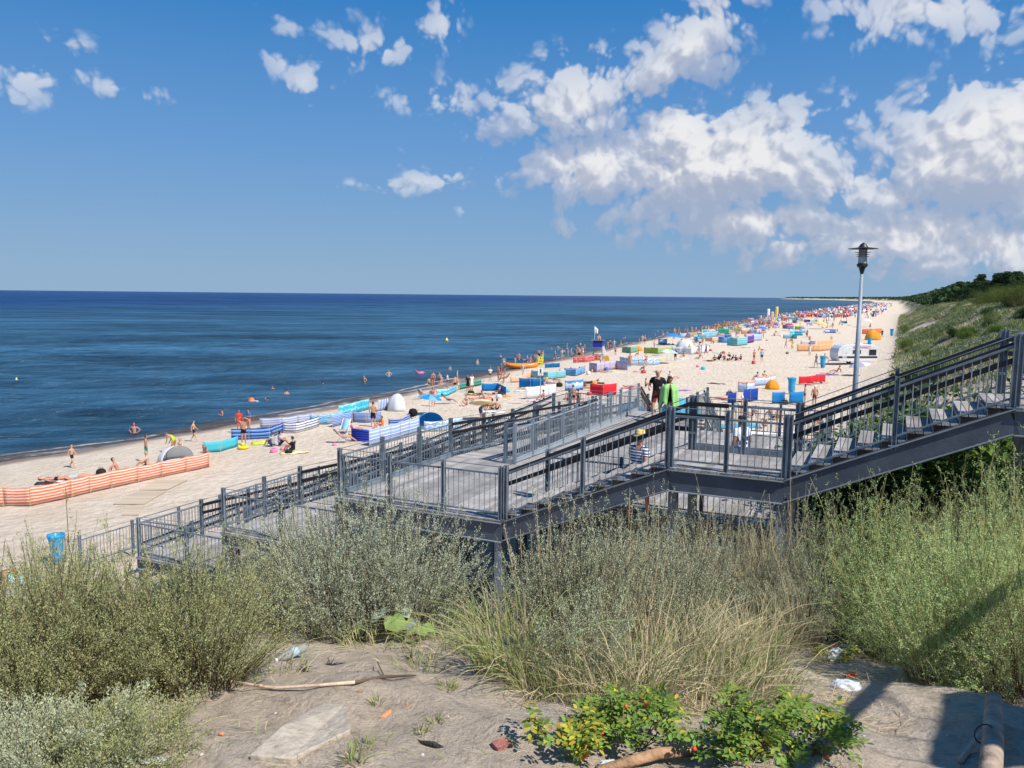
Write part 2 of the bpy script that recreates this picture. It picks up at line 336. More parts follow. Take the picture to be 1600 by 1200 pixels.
# how much plant litter / green covers the sand: dune faces, not the beach
hill = sst(1.7, 3.2, Z)
cover = hill * sst(.30, .62, vnoise(X, Y, .11, 8) * .6 + vnoise(X, Y, .4, 9) * .4 + .10 * sst(30, 60, ncoord)) * sst(20, 40, ncoord)
litter = hill * (1 - sst(30, 50, ncoord))
def sand_material():
    mt = bpy.data.materials.new('sand'); mt.use_nodes = True; t = mt.node_tree; b = t.nodes['Principled BSDF']
    L = t.links.new
    ats = N(t, 'ShaderNodeAttribute', attribute_name='shore'); atc = N(t, 'ShaderNodeAttribute', attribute_name='cover'); atl = N(t, 'ShaderNodeAttribute', attribute_name='litter')
    geo = N(t, 'ShaderNodeNewGeometry')
    n1 = N(t, 'ShaderNodeTexNoise'); n1.inputs['Scale'].default_value = .6; n1.inputs['Detail'].default_value = 8; L(geo.outputs['Position'], n1.inputs['Vector'])
    r1 = N(t, 'ShaderNodeValToRGB'); r1.color_ramp.elements[0].position = .3; r1.color_ramp.elements[0].color = (.63, .51, .385, 1); r1.color_ramp.elements[1].position = .72; r1.color_ramp.elements[1].color = (.72, .61, .485, 1)
    L(n1.outputs[0], r1.inputs[0])
    # speckle of debris, and shade of footprint hollows put into the colour
    n2 = N(t, 'ShaderNodeTexNoise'); n2.inputs['Scale'].default_value = 26; n2.inputs['Detail'].default_value = 6; n2.inputs['Roughness'].default_value = .7; L(geo.outputs['Position'], n2.inputs['Vector'])
    r2 = N(t, 'ShaderNodeMapRange'); r2.inputs[1].default_value = .28; r2.inputs[2].default_value = .5; r2.inputs[3].default_value = .70; r2.inputs[4].default_value = 1.05; L(n2.outputs[0], r2.inputs[0])
    mu = N(t, 'ShaderNodeMix', data_type='RGBA', blend_type='MULTIPLY'); mu.inputs[0].default_value = 1; L(r1.outputs[0], mu.inputs[6]); L(r2.outputs[0], mu.inputs[7])
    # litter on the near dune
    n3 = N(t, 'ShaderNodeTexNoise'); n3.inputs['Scale'].default_value = 7; n3.inputs['Detail'].default_value = 8; n3.inputs['Roughness'].default_value = .75; L(geo.outputs['Position'], n3.inputs['Vector'])
    r3 = N(t, 'ShaderNodeMapRange'); r3.inputs[1].default_value = .5; r3.inputs[2].default_value = .68; r3.inputs[3].default_value = 0; r3.inputs[4].default_value = .55; L(n3.outputs[0], r3.inputs[0])
    m3 = N(t, 'ShaderNodeMath', operation='MULTIPLY'); L(r3.outputs[0], m3.inputs[0]); L(atl.outputs['Fac'], m3.inputs[1])
    mx3 = N(t, 'ShaderNodeMix', data_type='RGBA'); L(m3.outputs[0], mx3.inputs[0]); L(mu.outputs[2], mx3.inputs[6]); mx3.inputs[7].default_value = (.20, .155, .115, 1)
    # dune plants as ground tint
    n4 = N(t, 'ShaderNodeTexNoise'); n4.inputs['Scale'].default_value = .35; n4.inputs['Detail'].default_value = 9; n4.inputs['Roughness'].default_value = .65; L(geo.outputs['Position'], n4.inputs['Vector'])
    r4 = N(t, 'ShaderNodeValToRGB'); e = r4.color_ramp.elements; e[0].position = .32; e[0].color = (.055, .075, .028, 1); e[1].position = .7; e[1].color = (.21, .20, .10, 1)
    q = e.new(.5); q.color = (.115, .135, .06, 1); L(n4.outputs[0], r4.inputs[0])
    mx4 = N(t, 'ShaderNodeMix', data_type='RGBA'); L(atc.outputs['Fac'], mx4.inputs[0]); L(mx3.outputs[2], mx4.inputs[6]); L(r4.outputs[0], mx4.inputs[7])
    # wet sand by the water
    nw = N(t, 'ShaderNodeTexNoise'); nw.inputs['Scale'].default_value = .12; nw.inputs['Detail'].default_value = 5; L(geo.outputs['Position'], nw.inputs['Vector'])
    aw = N(t, 'ShaderNodeMath', operation='MULTIPLY_ADD'); aw.inputs[1].default_value = 6; L(nw.outputs[0], aw.inputs[0]); L(ats.outputs['Fac'], aw.inputs[2])
    rw = N(t, 'ShaderNodeMapRange', interpolation_type='SMOOTHSTEP'); rw.inputs[1].default_value = 4.0; rw.inputs[2].default_value = 6.2; rw.inputs[3].default_value = 1; rw.inputs[4].default_value = 0; L(aw.outputs[0], rw.inputs[0])
    mxw = N(t, 'ShaderNodeMix', data_type='RGBA'); L(rw.outputs[0], mxw.inputs[0]); L(mx4.outputs[2], mxw.inputs[6]); mxw.inputs[7].default_value = (.24, .175, .125, 1)
    L(mxw.outputs[2], b.inputs['Base Color'])
    rr_ = N(t, 'ShaderNodeMapRange'); rr_.inputs[3].default_value = .92; rr_.inputs[4].default_value = .45; L(rw.outputs[0], rr_.inputs[0]); L(rr_.outputs[0], b.inputs['Roughness'])
    b.inputs['Specular IOR Level'].default_value = .15
    # bump: footprints (voronoi pits) and grain
    vo = N(t, 'ShaderNodeTexVoronoi', feature='SMOOTH_F1'); vo.inputs['Scale'].default_value = 2.3; vo.inputs['Smoothness'].default_value = .5; L(geo.outputs['Position'], vo.inputs['Vector'])
    ad = N(t, 'ShaderNodeMath', operation='MULTIPLY_ADD'); ad.inputs[1].default_value = .22; L(n2.outputs[0], ad.inputs[0]); L(vo.outputs[0], ad.inputs[2])
    ad2 = N(t, 'ShaderNodeMath', operation='MULTIPLY_ADD'); ad2.inputs[1].default_value = .8; L(n3.outputs[0], ad2.inputs[0]); L(ad.outputs[0], ad2.inputs[2])
    iv = N(t, 'ShaderNodeMath', operation='SUBTRACT'); iv.inputs[0].default_value = 1; L(rw.outputs[0], iv.inputs[1])
    bp = N(t, 'ShaderNodeBump'); bp.inputs['Distance'].default_value = .13; L(ad2.outputs[0], bp.inputs['Height']); L(iv.outputs[0], bp.inputs['Strength']); L(bp.outputs[0], b.inputs['Normal'])
    return mt
M['sand'] = sand_material()
V = np.stack([X.ravel(), Y.ravel(), Z.ravel()], 1)
me = np_mesh('sand', V, F, M['sand'], smooth=True, attrs={'shore': shore.ravel(), 'cover': cover.ravel(), 'litter': litter.ravel()})
tag(link('sand', me), 'pale beach sand rising into the grassy dune', kind='structure')

# ------------------------------------------------------------------ sea
def sea_material():
    mt = bpy.data.materials.new('sea_water'); mt.use_nodes = True; t = mt.node_tree; b = t.nodes['Principled BSDF']; L = t.links.new
    geo = N(t, 'ShaderNodeNewGeometry'); ats = N(t, 'ShaderNodeAttribute', attribute_name='shore')
    # rotate so the long side of the ripples lies along the shore
    mp = N(t, 'ShaderNodeMapping'); mp.inputs['Rotation'].default_value = (0, 0, R(-12)); L(geo.outputs['Position'], mp.inputs[0])
    def nz(scale, stretch, det=4, ro=.55):
        m2 = N(t, 'ShaderNodeMapping'); m2.inputs['Scale'].default_value = (stretch, 1, 1); L(mp.outputs[0], m2.inputs[0])
        n = N(t, 'ShaderNodeTexNoise'); n.inputs['Scale'].default_value = scale; n.inputs['Detail'].default_value = det; n.inputs['Roughness'].default_value = ro; L(m2.outputs[0], n.inputs['Vector']); return n
    w1 = nz(.45, .4, 6, .65); w2 = nz(2.2, .5, 4, .6); w3 = nz(.10, .3, 3)
    c1 = nz(.006, .35, 5, .6); c2 = nz(.045, .3, 5, .6)
    deep = N(t, 'ShaderNodeMapRange', interpolation_type='SMOOTHSTEP'); deep.inputs[1].default_value = -700; deep.inputs[2].default_value = -60; L(ats.outputs['Fac'], deep.inputs[0])
    ca = N(t, 'ShaderNodeMix', data_type='RGBA'); ca.inputs[6].default_value = (.010, .048, .155, 1); ca.inputs[7].default_value = (.034, .104, .178, 1); L(deep.outputs[0], ca.inputs[0])
    mr = N(t, 'ShaderNodeMapRange'); mr.inputs[1].default_value = .32; mr.inputs[2].default_value = .68; mr.inputs[3].default_value = .75; mr.inputs[4].default_value = 1.35; L(c1.outputs[0], mr.inputs[0])
    mr2 = N(t, 'ShaderNodeMapRange'); mr2.inputs[1].default_value = .35; mr2.inputs[2].default_value = .65; mr2.inputs[3].default_value = .55; mr2.inputs[4].default_value = 1.4; L(c2.outputs[0], mr2.inputs[0])
    mm0 = N(t, 'ShaderNodeMath', operation='MULTIPLY'); L(mr.outputs[0], mm0.inputs[0]); L(mr2.outputs[0], mm0.inputs[1])
    c3 = nz(.42, .22, 4, .6); mr3 = N(t, 'ShaderNodeMapRange'); mr3.inputs[1].default_value = .36; mr3.inputs[2].default_value = .6; mr3.inputs[3].default_value = .62; mr3.inputs[4].default_value = 1.22; L(c3.outputs[0], mr3.inputs[0])  # dark ripple streaks: shading of the wave faces put into the water colour
    mm = N(t, 'ShaderNodeMath', operation='MULTIPLY'); L(mm0.outputs[0], mm.inputs[0]); L(mr3.outputs[0], mm.inputs[1])
    cm = N(t, 'ShaderNodeMix', data_type='RGBA', blend_type='MULTIPLY'); cm.inputs[0].default_value = 1; L(ca.outputs[2], cm.inputs[6]); L(mm.outputs[0], cm.inputs[7])
    # shallow brownish water
    na_ = N(t, 'ShaderNodeMath', operation='MULTIPLY_ADD'); na_.inputs[1].default_value = 5; L(w3.outputs[0], na_.inputs[0]); L(ats.outputs['Fac'], na_.inputs[2])
    shl = N(t, 'ShaderNodeMapRange', interpolation_type='SMOOTHSTEP'); shl.inputs[1].default_value = -1.0; shl.inputs[2].default_value = 2.8; L(na_.outputs[0], shl.inputs[0])
    cs = N(t, 'ShaderNodeMix', data_type='RGBA'); cs.inputs[7].default_value = (.11, .085, .065, 1); L(shl.outputs[0], cs.inputs[0]); L(cm.outputs[2], cs.inputs[6])
    # foam: broken lines where the swash runs out
    fo = N(t, 'ShaderNodeMath', operation='MULTIPLY_ADD'); fo.inputs[1].default_value = 5.5; L(w3.outputs[0], fo.inputs[0]); L(ats.outputs['Fac'], fo.inputs[2])
    def line(c, wd):
        s = N(t, 'ShaderNodeMath', operation='SUBTRACT'); s.inputs[1].default_value = c; L(fo.outputs[0], s.inputs[0])
        a = N(t, 'ShaderNodeMath', operation='ABSOLUTE'); L(s.outputs[0], a.inputs[0])
        r_ = N(t, 'ShaderNodeMapRange'); r_.inputs[1].default_value = 0; r_.inputs[2].default_value = wd; r_.inputs[3].default_value = 1; r_.inputs[4].default_value = 0; L(a.outputs[0], r_.inputs[0]); return r_
    l1 = line(2.6, .5); l2 = line(1.2, .3)
    mxl = N(t, 'ShaderNodeMath', operation='MAXIMUM'); L(l1.outputs[0], mxl.inputs[0]); L(l2.outputs[0], mxl.inputs[1])
    br = nz(.09, .5, 6, .75); brr = N(t, 'ShaderNodeMapRange'); brr.inputs[1].default_value = .49; brr.inputs[2].default_value = .60; L(br.outputs[0], brr.inputs[0])
    fm = N(t, 'ShaderNodeMath', operation='MULTIPLY', use_clamp=True); L(mxl.outputs[0], fm.inputs[0]); L(brr.outputs[0], fm.inputs[1])
    cf = N(t, 'ShaderNodeMix', data_type='RGBA'); cf.inputs[7].default_value = (.62, .64, .65, 1); L(fm.outputs[0], cf.inputs[0]); L(cs.outputs[2], cf.inputs[6])
    L(cf.outputs[2], b.inputs['Base Color'])
    b.inputs['Roughness'].default_value = .6; b.inputs['Specular IOR Level'].default_value = 0
    s1 = N(t, 'ShaderNodeMath', operation='MULTIPLY_ADD'); s1.inputs[1].default_value = .25; L(w2.outputs[0], s1.inputs[0]); L(w1.outputs[0], s1.inputs[2])
    bp = N(t, 'ShaderNodeBump'); bp.inputs['Distance'].default_value = 1.6; bp.inputs['Strength'].default_value = 1.0; L(s1.outputs[0], bp.inputs['Height'])
    L(bp.outputs[0], b.inputs['Normal'])
    lw = N(t, 'ShaderNodeLayerWeight'); lw.inputs[0].default_value = .5; L(bp.outputs[0], lw.inputs['Normal'])
    pw = N(t, 'ShaderNodeMath', operation='POWER'); pw.inputs[1].default_value = 4; L(lw.outputs['Facing'], pw.inputs[0])
    fa = N(t, 'ShaderNodeMath', operation='MULTIPLY_ADD'); fa.inputs[1].default_value = .36; fa.inputs[2].default_value = .03; L(pw.outputs[0], fa.inputs[0])
    gl = N(t, 'ShaderNodeBsdfGlossy'); gl.inputs['Roughness'].default_value = .16; L(bp.outputs[0], gl.inputs['Normal'])
    ms = N(t, 'ShaderNodeMixShader'); L(fa.outputs[0], ms.inputs[0]); L(b.outputs[0], ms.inputs[1]); L(gl.outputs[0], ms.inputs[2]); L(ms.outputs[0], t.nodes['Material Output'].inputs[0])
    return mt
M['sea'] = sea_material()
rs = np.concatenate([np.geomspace(25, 340, 360), np.geomspace(340, 45000, 90)[1:]])
azs = np.concatenate([np.linspace(-2.2, -.75, 60)[:-1], np.linspace(-.75, .5, 520), np.linspace(.5, .85, 20)[1:]])
X, Y = polar_mesh(rs, azs); dcoord = X * DX + Y * DY; ncoord = X * NX + Y * NY; shore = dcoord - shoreD(ncoord)
Zs = ((vnoise(X * NX + Y * NY, (X * DX + Y * DY) * 2.6, .10, 21) - .5) * .22 + (vnoise((X * NX + Y * NY) * .6, (X * DX + Y * DY) * 2.0, .5, 22) - .5) * .10) * (1 - sst(120, 260, np.hypot(X, Y))) * sst(0, -14, shore) if False else ((vnoise(X * NX + Y * NY, (X * DX + Y * DY) * 2.6, .10, 21) - .5) * .2) * (1 - sst(120, 260, np.hypot(X, Y)))
Zs = Zs + (((vnoise(X * .7, Y * 1.7, .30, 23) - .5) * .42 + (vnoise(X, Y * 1.5, .75, 24) - .5) * .18) * (1 - sst(140, 330, np.hypot(X, Y))))
Zs = Zs * (.12 + .88 * (1 - sst(-16, 0, shore))) + .02
nr, na = X.shape; I = np.arange(nr * na).reshape(nr, na)
F = np.stack([I[:-1, :-1].ravel(), I[:-1, 1:].ravel(), I[1:, 1:].ravel(), I[1:, :-1].ravel()], 1)
keep = (shore.ravel()[F].min(1) < 8); F = F[keep]
me = np_mesh('sea', np.stack([X.ravel(), Y.ravel(), Zs.ravel()], 1), F, M['sea'], smooth=True, attrs={'shore': shore.ravel()})
tag(link('sea', me), 'rippled blue sea reaching the horizon', kind='structure')
# ------------------------------------------------------------------ wooden and steel walkway
OX, OY = -3.88, 17.4
Dv = Vector((DX, DY, 0)).normalized(); Nv = Vector((NX, NY, 0)).normalized(); Zv = Vector((0, 0, 1))
def W(d, n, z): return Vector((OX, OY, 0)) + Dv * d + Nv * n + Zv * z
ZL, ZU, ZT = 5.50, 6.94, 8.40
def decking(th, d0, d1, n0, n1, zf, along='n', name='decking', pw=.143, gap=.012):
    mb = MB()
    if along == 'n':
        k = max(1, round((d1 - d0) / pw)); s = (d1 - d0) / k
        for i in range(k):
            a = d0 + (i + .5) * s; dz = random.uniform(-.002, .002)
            mb.bar(W(a, n0, zf(a, n0) - .02 + dz), W(a, n1, zf(a, n1) - .02 + dz), s - gap, .04)
    else:
        k = max(1, round((n1 - n0) / pw)); s = (n1 - n0) / k
        for i in range(k):
            a = n0 + (i + .5) * s; dz = random.uniform(-.002, .002)
            mb.bar(W(d0, a, zf(d0, a) - .02 + dz), W(d1, a, zf(d1, a) - .02 + dz), s - gap, .04)
    return mb.build(name, M['wood'], th)
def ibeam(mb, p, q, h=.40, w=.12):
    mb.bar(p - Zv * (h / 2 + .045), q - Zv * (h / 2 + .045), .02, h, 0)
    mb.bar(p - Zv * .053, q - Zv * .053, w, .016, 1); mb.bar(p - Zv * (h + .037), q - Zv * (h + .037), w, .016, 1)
def edge_beam(th, pts, h=.40, name='beam'):
    mb = MB()
    for p, q in zip(pts[:-1], pts[1:]): ibeam(mb, Vector(p), Vector(q), h)
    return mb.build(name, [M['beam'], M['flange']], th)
def railing(th, pts, sp=1.75, hand=False, side=1, h=1.1, mat_='steel', bars=.125, kerb=False, endtail=0, startpost=True, endpost=True):
    """posts are sub-parts of the railing; pts are deck-level points in world space"""
    mb = MB(); posts = []
    pts = [Vector(p) for p in pts]
    for si, (p, q) in enumerate(zip(pts[:-1], pts[1:])):
        L = (q - p).length; hd = Vector((q.x - p.x, q.y - p.y, 0)); 
        k = max(1, round(L / sp))
        for i in range(k + 1):
            if i == 0 and (si > 0 or not startpost): continue
            if i == k and si == len(pts) - 2 and not endpost: continue
            posts.append((p.lerp(q, i / k), hd.normalized()))
        for i in range(k):
            a = p.lerp(q, i / k); b = p.lerp(q, (i + 1) / k)
            mb.bar(a + Zv * .93, b + Zv * .93, .035, .035); mb.bar(a + Zv * .13, b + Zv * .13, .035, .03)
            nb = max(1, round((b - a).length / bars))
            for j in range(1, nb):
                c = a.lerp(b, j / nb); mb.bar(c + Zv * .13, c + Zv * .93, .013, .013, up=Vector((1, 0, 0)))
        mb.tube([p + Zv * (h - .02), q + Zv * (h - .02)], .008, 5)
        if kerb: mb.bar(p + Zv * .035, q + Zv * .035, .05, .14)
    r = mb.build('railing', M[mat_], th)
    for c, hd in posts:
        pm = MB(); sd = Zv.cross(hd)
        for s in (-1, 1): pm.box(c + Zv * (h / 2 - .05) + hd * (s * .031), .014, .085, h + .1, hd, sd, Zv)
        pm.box(c + Zv * (h / 2 - .05), .05, .014, h + .1, hd, sd, Zv)
        pm.box(c + Zv * (-.02), .16, .13, .02, hd, sd, Zv)
        for zz in (.35, .78): pm.box(c + Zv * zz + sd * (side * .05), .03, .03, .05, hd, sd, Zv)
        pm.build('post', M[mat_], r)
    if hand:
        for zz in (.94, .70):
            hm = MB()
            for p, q in zip(pts[:-1], pts[1:]):
                hd = Vector((q.x - p.x, q.y - p.y, 0)).normalized(); sd = Zv.cross(hd) * (side * .085)
                hm.bar(p + sd + Zv * zz, q + sd + Zv * zz, .05, .085)
            if endtail:
                p = pts[-1] + sd + Zv * zz; hm.bar(p, p + hd * endtail, .05, .085)
            hm.build('handrail', M['black'], r, bevel=.012)
    return r
def support(th, d, n, zt, w=.14):
    p = W(d, n, 0); zb = Hs(p.x, p.y) - .4
    if zt - zb < .3: return
    mb = MB(); 
    for s in (-1, 1): mb.box(Vector((p.x, p.y, (zt + zb) / 2)) + Nv * (s * w / 2), .16, .016, zt - zb, Dv, Nv, Zv)
    mb.box(Vector((p.x, p.y, (zt + zb) / 2)), .016, w - .02, zt - zb, Dv, Nv, Zv)
    mb.build('support_post', M['steel'], th)
flat = lambda z: (lambda a, b: z)
# lower deck -------------------------------------------------------------
th = empty('lower_deck', W(4, 5, ZL)); tag(th, 'wide grey plank deck on steel beams below the stair, where four walkers are', 'deck')
decking(th, 0, 4.1, 0, 2.0, flat(ZL)); decking(th, 0, 9.4, 2.0, 5.0, flat(ZL), name='decking'); decking(th, 1.95, 9.4, 5.0, 13.0, flat(ZL)); decking(th, 1.95, 4.7, 13.0, 16.4, flat(ZL))
edge_beam(th, [W(0, 0, ZL), W(4.1, 0, ZL)]); edge_beam(th, [W(0, 0, ZL), W(0, 5, ZL)]); edge_beam(th, [W(4.1, 2.0, ZL), W(9.4, 2.0, ZL)]); edge_beam(th, [W(9.4, 2, ZL), W(9.4, 13, ZL)])
edge_beam(th, [W(4.7, 13, ZL), W(9.4, 13, ZL)]); edge_beam(th, [W(1.95, 5, ZL), W(1.95, 16.4, ZL)])
jb = MB()
for k in range(1, 9): jb.bar(W(k * 1.1, 2.1, ZL - .12), W(k * 1.1, 12.9, ZL - .12), .08, .15)
jb.build('joist', M['beam'], th)
railing(th, [W(.06, .06, ZL), W(4.04, .06, ZL)], 1.35)
railing(th, [W(.06, .06, ZL), W(.06, 5, ZL)], 1.7, kerb=True, startpost=False)
railing(th, [W(4.2, 2.08, ZL), W(9.34, 2.08, ZL)], 1.75)
railing(th, [W(9.34, 2.1, ZL), W(9.34, 12.94, ZL)], 1.8, startpost=False); railing(th, [W(9.34, 12.94, ZL), W(4.75, 12.94, ZL)], 1.6, startpost=False)
railing(th, [W(4.72, 12.94, ZL), W(4.72, 16.4, ZL)], 1.7, startpost=False)
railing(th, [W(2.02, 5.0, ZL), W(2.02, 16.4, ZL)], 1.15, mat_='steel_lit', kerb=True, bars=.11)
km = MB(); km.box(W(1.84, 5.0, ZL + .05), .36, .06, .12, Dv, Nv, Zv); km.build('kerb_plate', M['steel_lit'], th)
for d in (.1, 2, 4.0): support(th, d, .12, ZL - .45)
for n in (2.2, 5, 8, 11, 12.9):
    for d in (.2, 4.6, 9.3): support(th, d, n, ZL - .45)
support(th, 2, 16.3, ZL - .45); support(th, 4.6, 16.3, ZL - .45)
# stairs -----------------------------------------------------------------
def flight(name, label, d0, z0, d1, z1, w=1.95, steps=9, n0=0.0, handtail=0, cat='stairs', rails=(True, True)):
    t = empty(name, W((d0 + d1) / 2, n0 + w / 2, min(z0, z1))); tag(t, label, cat)
    tm = MB(); rm = MB(); run = (d1 - d0) / steps; rise = (z1 - z0) / steps
    for i in range(steps):
        a = d0 + i * run; z = z0 + (i + (1 if z1 > z0 else 0)) * rise
        for j in range(3):
            c = W(a + run * (j + .5) / 3 , n0 + w / 2, z - .02 + random.uniform(-.001, .001)); tm.box(c, run / 3 - .014, w - .1, .038, Dv, Nv, Zv)
        rm.box(W(a + (.012 if rise > 0 else run - .012), n0 + w / 2, z - abs(rise) / 2 - .045), .012, w - .14, abs(rise) - .06, Dv, Nv, Zv)
    tm.build('treads', M['wood'], t); rm.build('risers', M['steel'], t)
    for nn, nm in ((n0 + .03, 'stringer'), (n0 + w - .03, 'stringer')):
        sm = MB(); ibeam(sm, W(d0, nn, z0 + .02), W(d1, nn, z1 + .02), .40, .10); sm.build(nm, [M['beam'], M['flange']], t)
    return t
f1 = flight('stair_flight', 'lower flight of grey plank steps climbing from the deck corner to the small landing', 4.1, ZL, 7.46, ZU)
railing(f1, [W(4.16, .06, ZL + .03), W(7.4, .06, ZU)], 1.62, hand=True, side=1, endtail=.35); railing(f1, [W(4.3, 1.88, ZL + .06), W(7.4, 1.88, ZU)], 3.1, hand=True, side=-1, endtail=.75)
f2 = flight('stair_flight', 'upper flight of grey plank steps with dark stringer climbing to the right edge', 9.44, ZU, 12.7, ZT)
f2rail = railing(f2, [W(9.5, .06, ZU), W(12.66, .06, ZT)], 1.75, hand=True, side=1); railing(f2, [W(9.5, 1.88, ZU), W(12.66, 1.88, ZT)], 1.75, hand=True, side=-1)
ld = empty('stair_landing', W(8.45, 1, ZU)); tag(ld, 'small square plank landing between the two stair flights', 'landing')
decking(ld, 7.46, 9.44, .0, 1.95, flat(ZU)); edge_beam(ld, [W(7.46, .03, ZU), W(9.44, .03, ZU)]); edge_beam(ld, [W(7.46, 1.92, ZU), W(9.44, 1.92, ZU)])
railing(ld, [W(7.48, .06, ZU), W(9.42, .06, ZU)], 1.0, side=1); railing(ld, [W(7.48, 1.88, ZU), W(9.42, 1.88, ZU)], 1.0, side=-1, kerb=True)
for d in (7.5, 9.4):
    for n in (.2, 1.8): support(ld, d, n, ZU - .45, .12)
tl = empty('top_landing', W(13.9, 1, ZT)); tag(tl, 'plank landing with steel rails at the right edge, top of the stair', 'landing')
decking(tl, 12.7, 15.2, 0, 2.0, flat(ZT)); edge_beam(tl, [W(12.7, .03, ZT), W(15.2, .03, ZT)]); edge_beam(tl, [W(12.7, 1.95, ZT), W(15.2, 1.95, ZT)])
railing(tl, [W(12.72, .06, ZT), W(15.2, .06, ZT)], 1.2, hand=True, side=1); railing(tl, [W(12.72, 1.9, ZT), W(15.2, 1.9, ZT)], 1.2, hand=True, side=-1)
for d in (13.0, 15): 
    for n in (.2, 1.8): support(tl, d, n, ZT - .45)
# beach stairs at the far end
t = empty('beach_stair', W(3.3, 18, 3.5)); tag(t, 'stair with black handrails going down to the beach from the far deck end', 'stairs')
tm = MB(); nst = 22; zb = 1.25
for i in range(nst):
    n_ = 16.4 + i * .34; z = ZL - (i + 1) * (ZL - zb) / nst
    tm.box(W(3.33, n_ + .17, z - .02), 2.5, .31, .04, Dv, Nv, Zv)
tm.build('treads', M['wood'], t)
for d in (2.02, 4.66):
    sm = MB(); ibeam(sm, W(d, 16.4, ZL), W(d, 16.4 + nst * .34, zb), .3, .08); sm.build('stringer', [M['beam'], M['flange']], t)
    railing(t, [W(d, 16.45, ZL), W(d, 16.4 + nst * .34, zb)], 1.9, hand=True, side=-1 if d < 3 else 1, startpost=False)
# zig-zag ramps ----------------------------------------------------------
def ramp(label, d0, d1, na_, nb_, za, zb, hand=(True, True)):
    t = empty('ramp', W((d0 + d1) / 2, (na_ + nb_) / 2, min(za, zb))); tag(t, label, 'ramp')
    zf = lambda a, n: za + (zb - za) * (n - na_) / (nb_ - na_)
    mb = MB(); L = nb_ - na_; k = round(L / .16); s = L / k
    for i in range(k):
        n_ = na_ + (i + .5) * s; mb.box(W((d0 + d1) / 2, n_, zf(0, n_) - .02), d1 - d0 - .04, s - .012, .036, Dv, Nv, Zv)
    mb.build('decking', M['wood'], t)
    for d, sd, h_ in ((d0 + .04, -1, hand[0]), (d1 - .04, 1, hand[1])):
        edge_beam(t, [W(d, na_, za), W(d, nb_, zb)], .26)
        railing(t, [W(d, na_, za), W(d, nb_, zb)], 2.0, hand=h_, side=sd, bars=.14, mat_='steel')
    for n_ in np.arange(min(na_, nb_) + 1, max(na_, nb_), 4.0):
        for d in (d0 + .05, d1 - .05): support(t, d, n_, zf(0, n_) - .3, .1)
    return t
NF = 17.0
ramp('highest of the zigzag ramps, sloping away beside the lower deck', 0.0, 1.78, 5.0, NF, ZL, 4.8)
ramp('second zigzag ramp from the deck, with double black handrails', -1.9, -.06, NF, 3.2, 4.8, 4.1)
ramp('third zigzag ramp, between the double rails below the deck', -3.8, -1.96, 3.2, NF, 4.1, 3.4)
ramp('fourth zigzag ramp, seen through the rails above the grey shrub', -5.7, -3.86, NF, 3.2, 3.4, 2.7)
ramp('fifth zigzag ramp, low over the beach', -7.6, -5.76, 3.2, NF, 2.7, 2.0)
ramp('lowest zigzag ramp, ending on the sand by the blue bin', -9.6, -7.66, NF, 2.6, 2.0, 1.3)
def plat(label, d0, d1, n0, n1, z, sides, hand=False):
    t = empty('ramp_landing', W((d0 + d1) / 2, (n0 + n1) / 2, z)); tag(t, label, 'landing')
    decking(t, d0, d1, n0, n1, flat(z)); edge_beam(t, [W(d0, n0 + .03, z), W(d1, n0 + .03, z)], .3)
    edge_beam(t, [W(d0, n1 - .03, z), W(d1, n1 - .03, z)], .3)
    if 'f' in sides: railing(t, [W(d0 + .06, n0 + .06, z), W(d1 - .06, n0 + .06, z)], 1.9)
    if 'l' in sides: railing(t, [W(d0 + .06, n0 + .06, z), W(d0 + .06, n1, z)], 1.6, startpost='f' not in sides, hand=hand, side=-1)
    if 'r' in sides: railing(t, [W(d1 - .06, n0 + .06, z), W(d1 - .06, n1, z)], 1.6, startpost='f' not in sides)
    if 'b' in sides: railing(t, [W(d0 + .06, n1 - .06, z), W(d1 - .06, n1 - .06, z)], 1.9)
    for d in (d0 + .1, d1 - .1):
        for n in (n0 + .15, n1 - .15): support(t, d, n, z - .35)
plat('plank landing just left of and below the deck corner', -3.8, -.06, 0.3, 3.2, 4.1, 'fl')
plat('lower plank landing left of the grey shrub, near the sand', -7.6, -3.86, 0.9, 3.2, 2.7, 'fl')
plat('far plank landing joining the first two zigzag ramps', -1.9, 1.78, NF, NF + 1.9, 4.8, 'blr')
plat('far plank landing joining the third and fourth zigzag ramps', -5.7, -1.96, NF, NF + 1.9, 3.4, 'blr')
plat('far plank landing joining the two lowest zigzag ramps', -9.6, -5.76, NF, NF + 1.9, 2.0, 'blr')
# outer low fence by the beach
t = empty('beach_fence', W(-11, 3, 1.3)); tag(t, 'low grey bar fence with wire top at the foot of the ramp, beside the bin', 'fence')
fp = [W(-11.9, 2.3, 0), W(-11.9, 14, 0)]; fp = [Vector((p.x, p.y, 1.22)) for p in fp]
railing(t, fp, 2.1, kerb=False); q = [W(-11.9, 4.7, 1.22), W(-9.7, 4.7, 1.3)]
railing(t, q, 2.2, startpost=False)
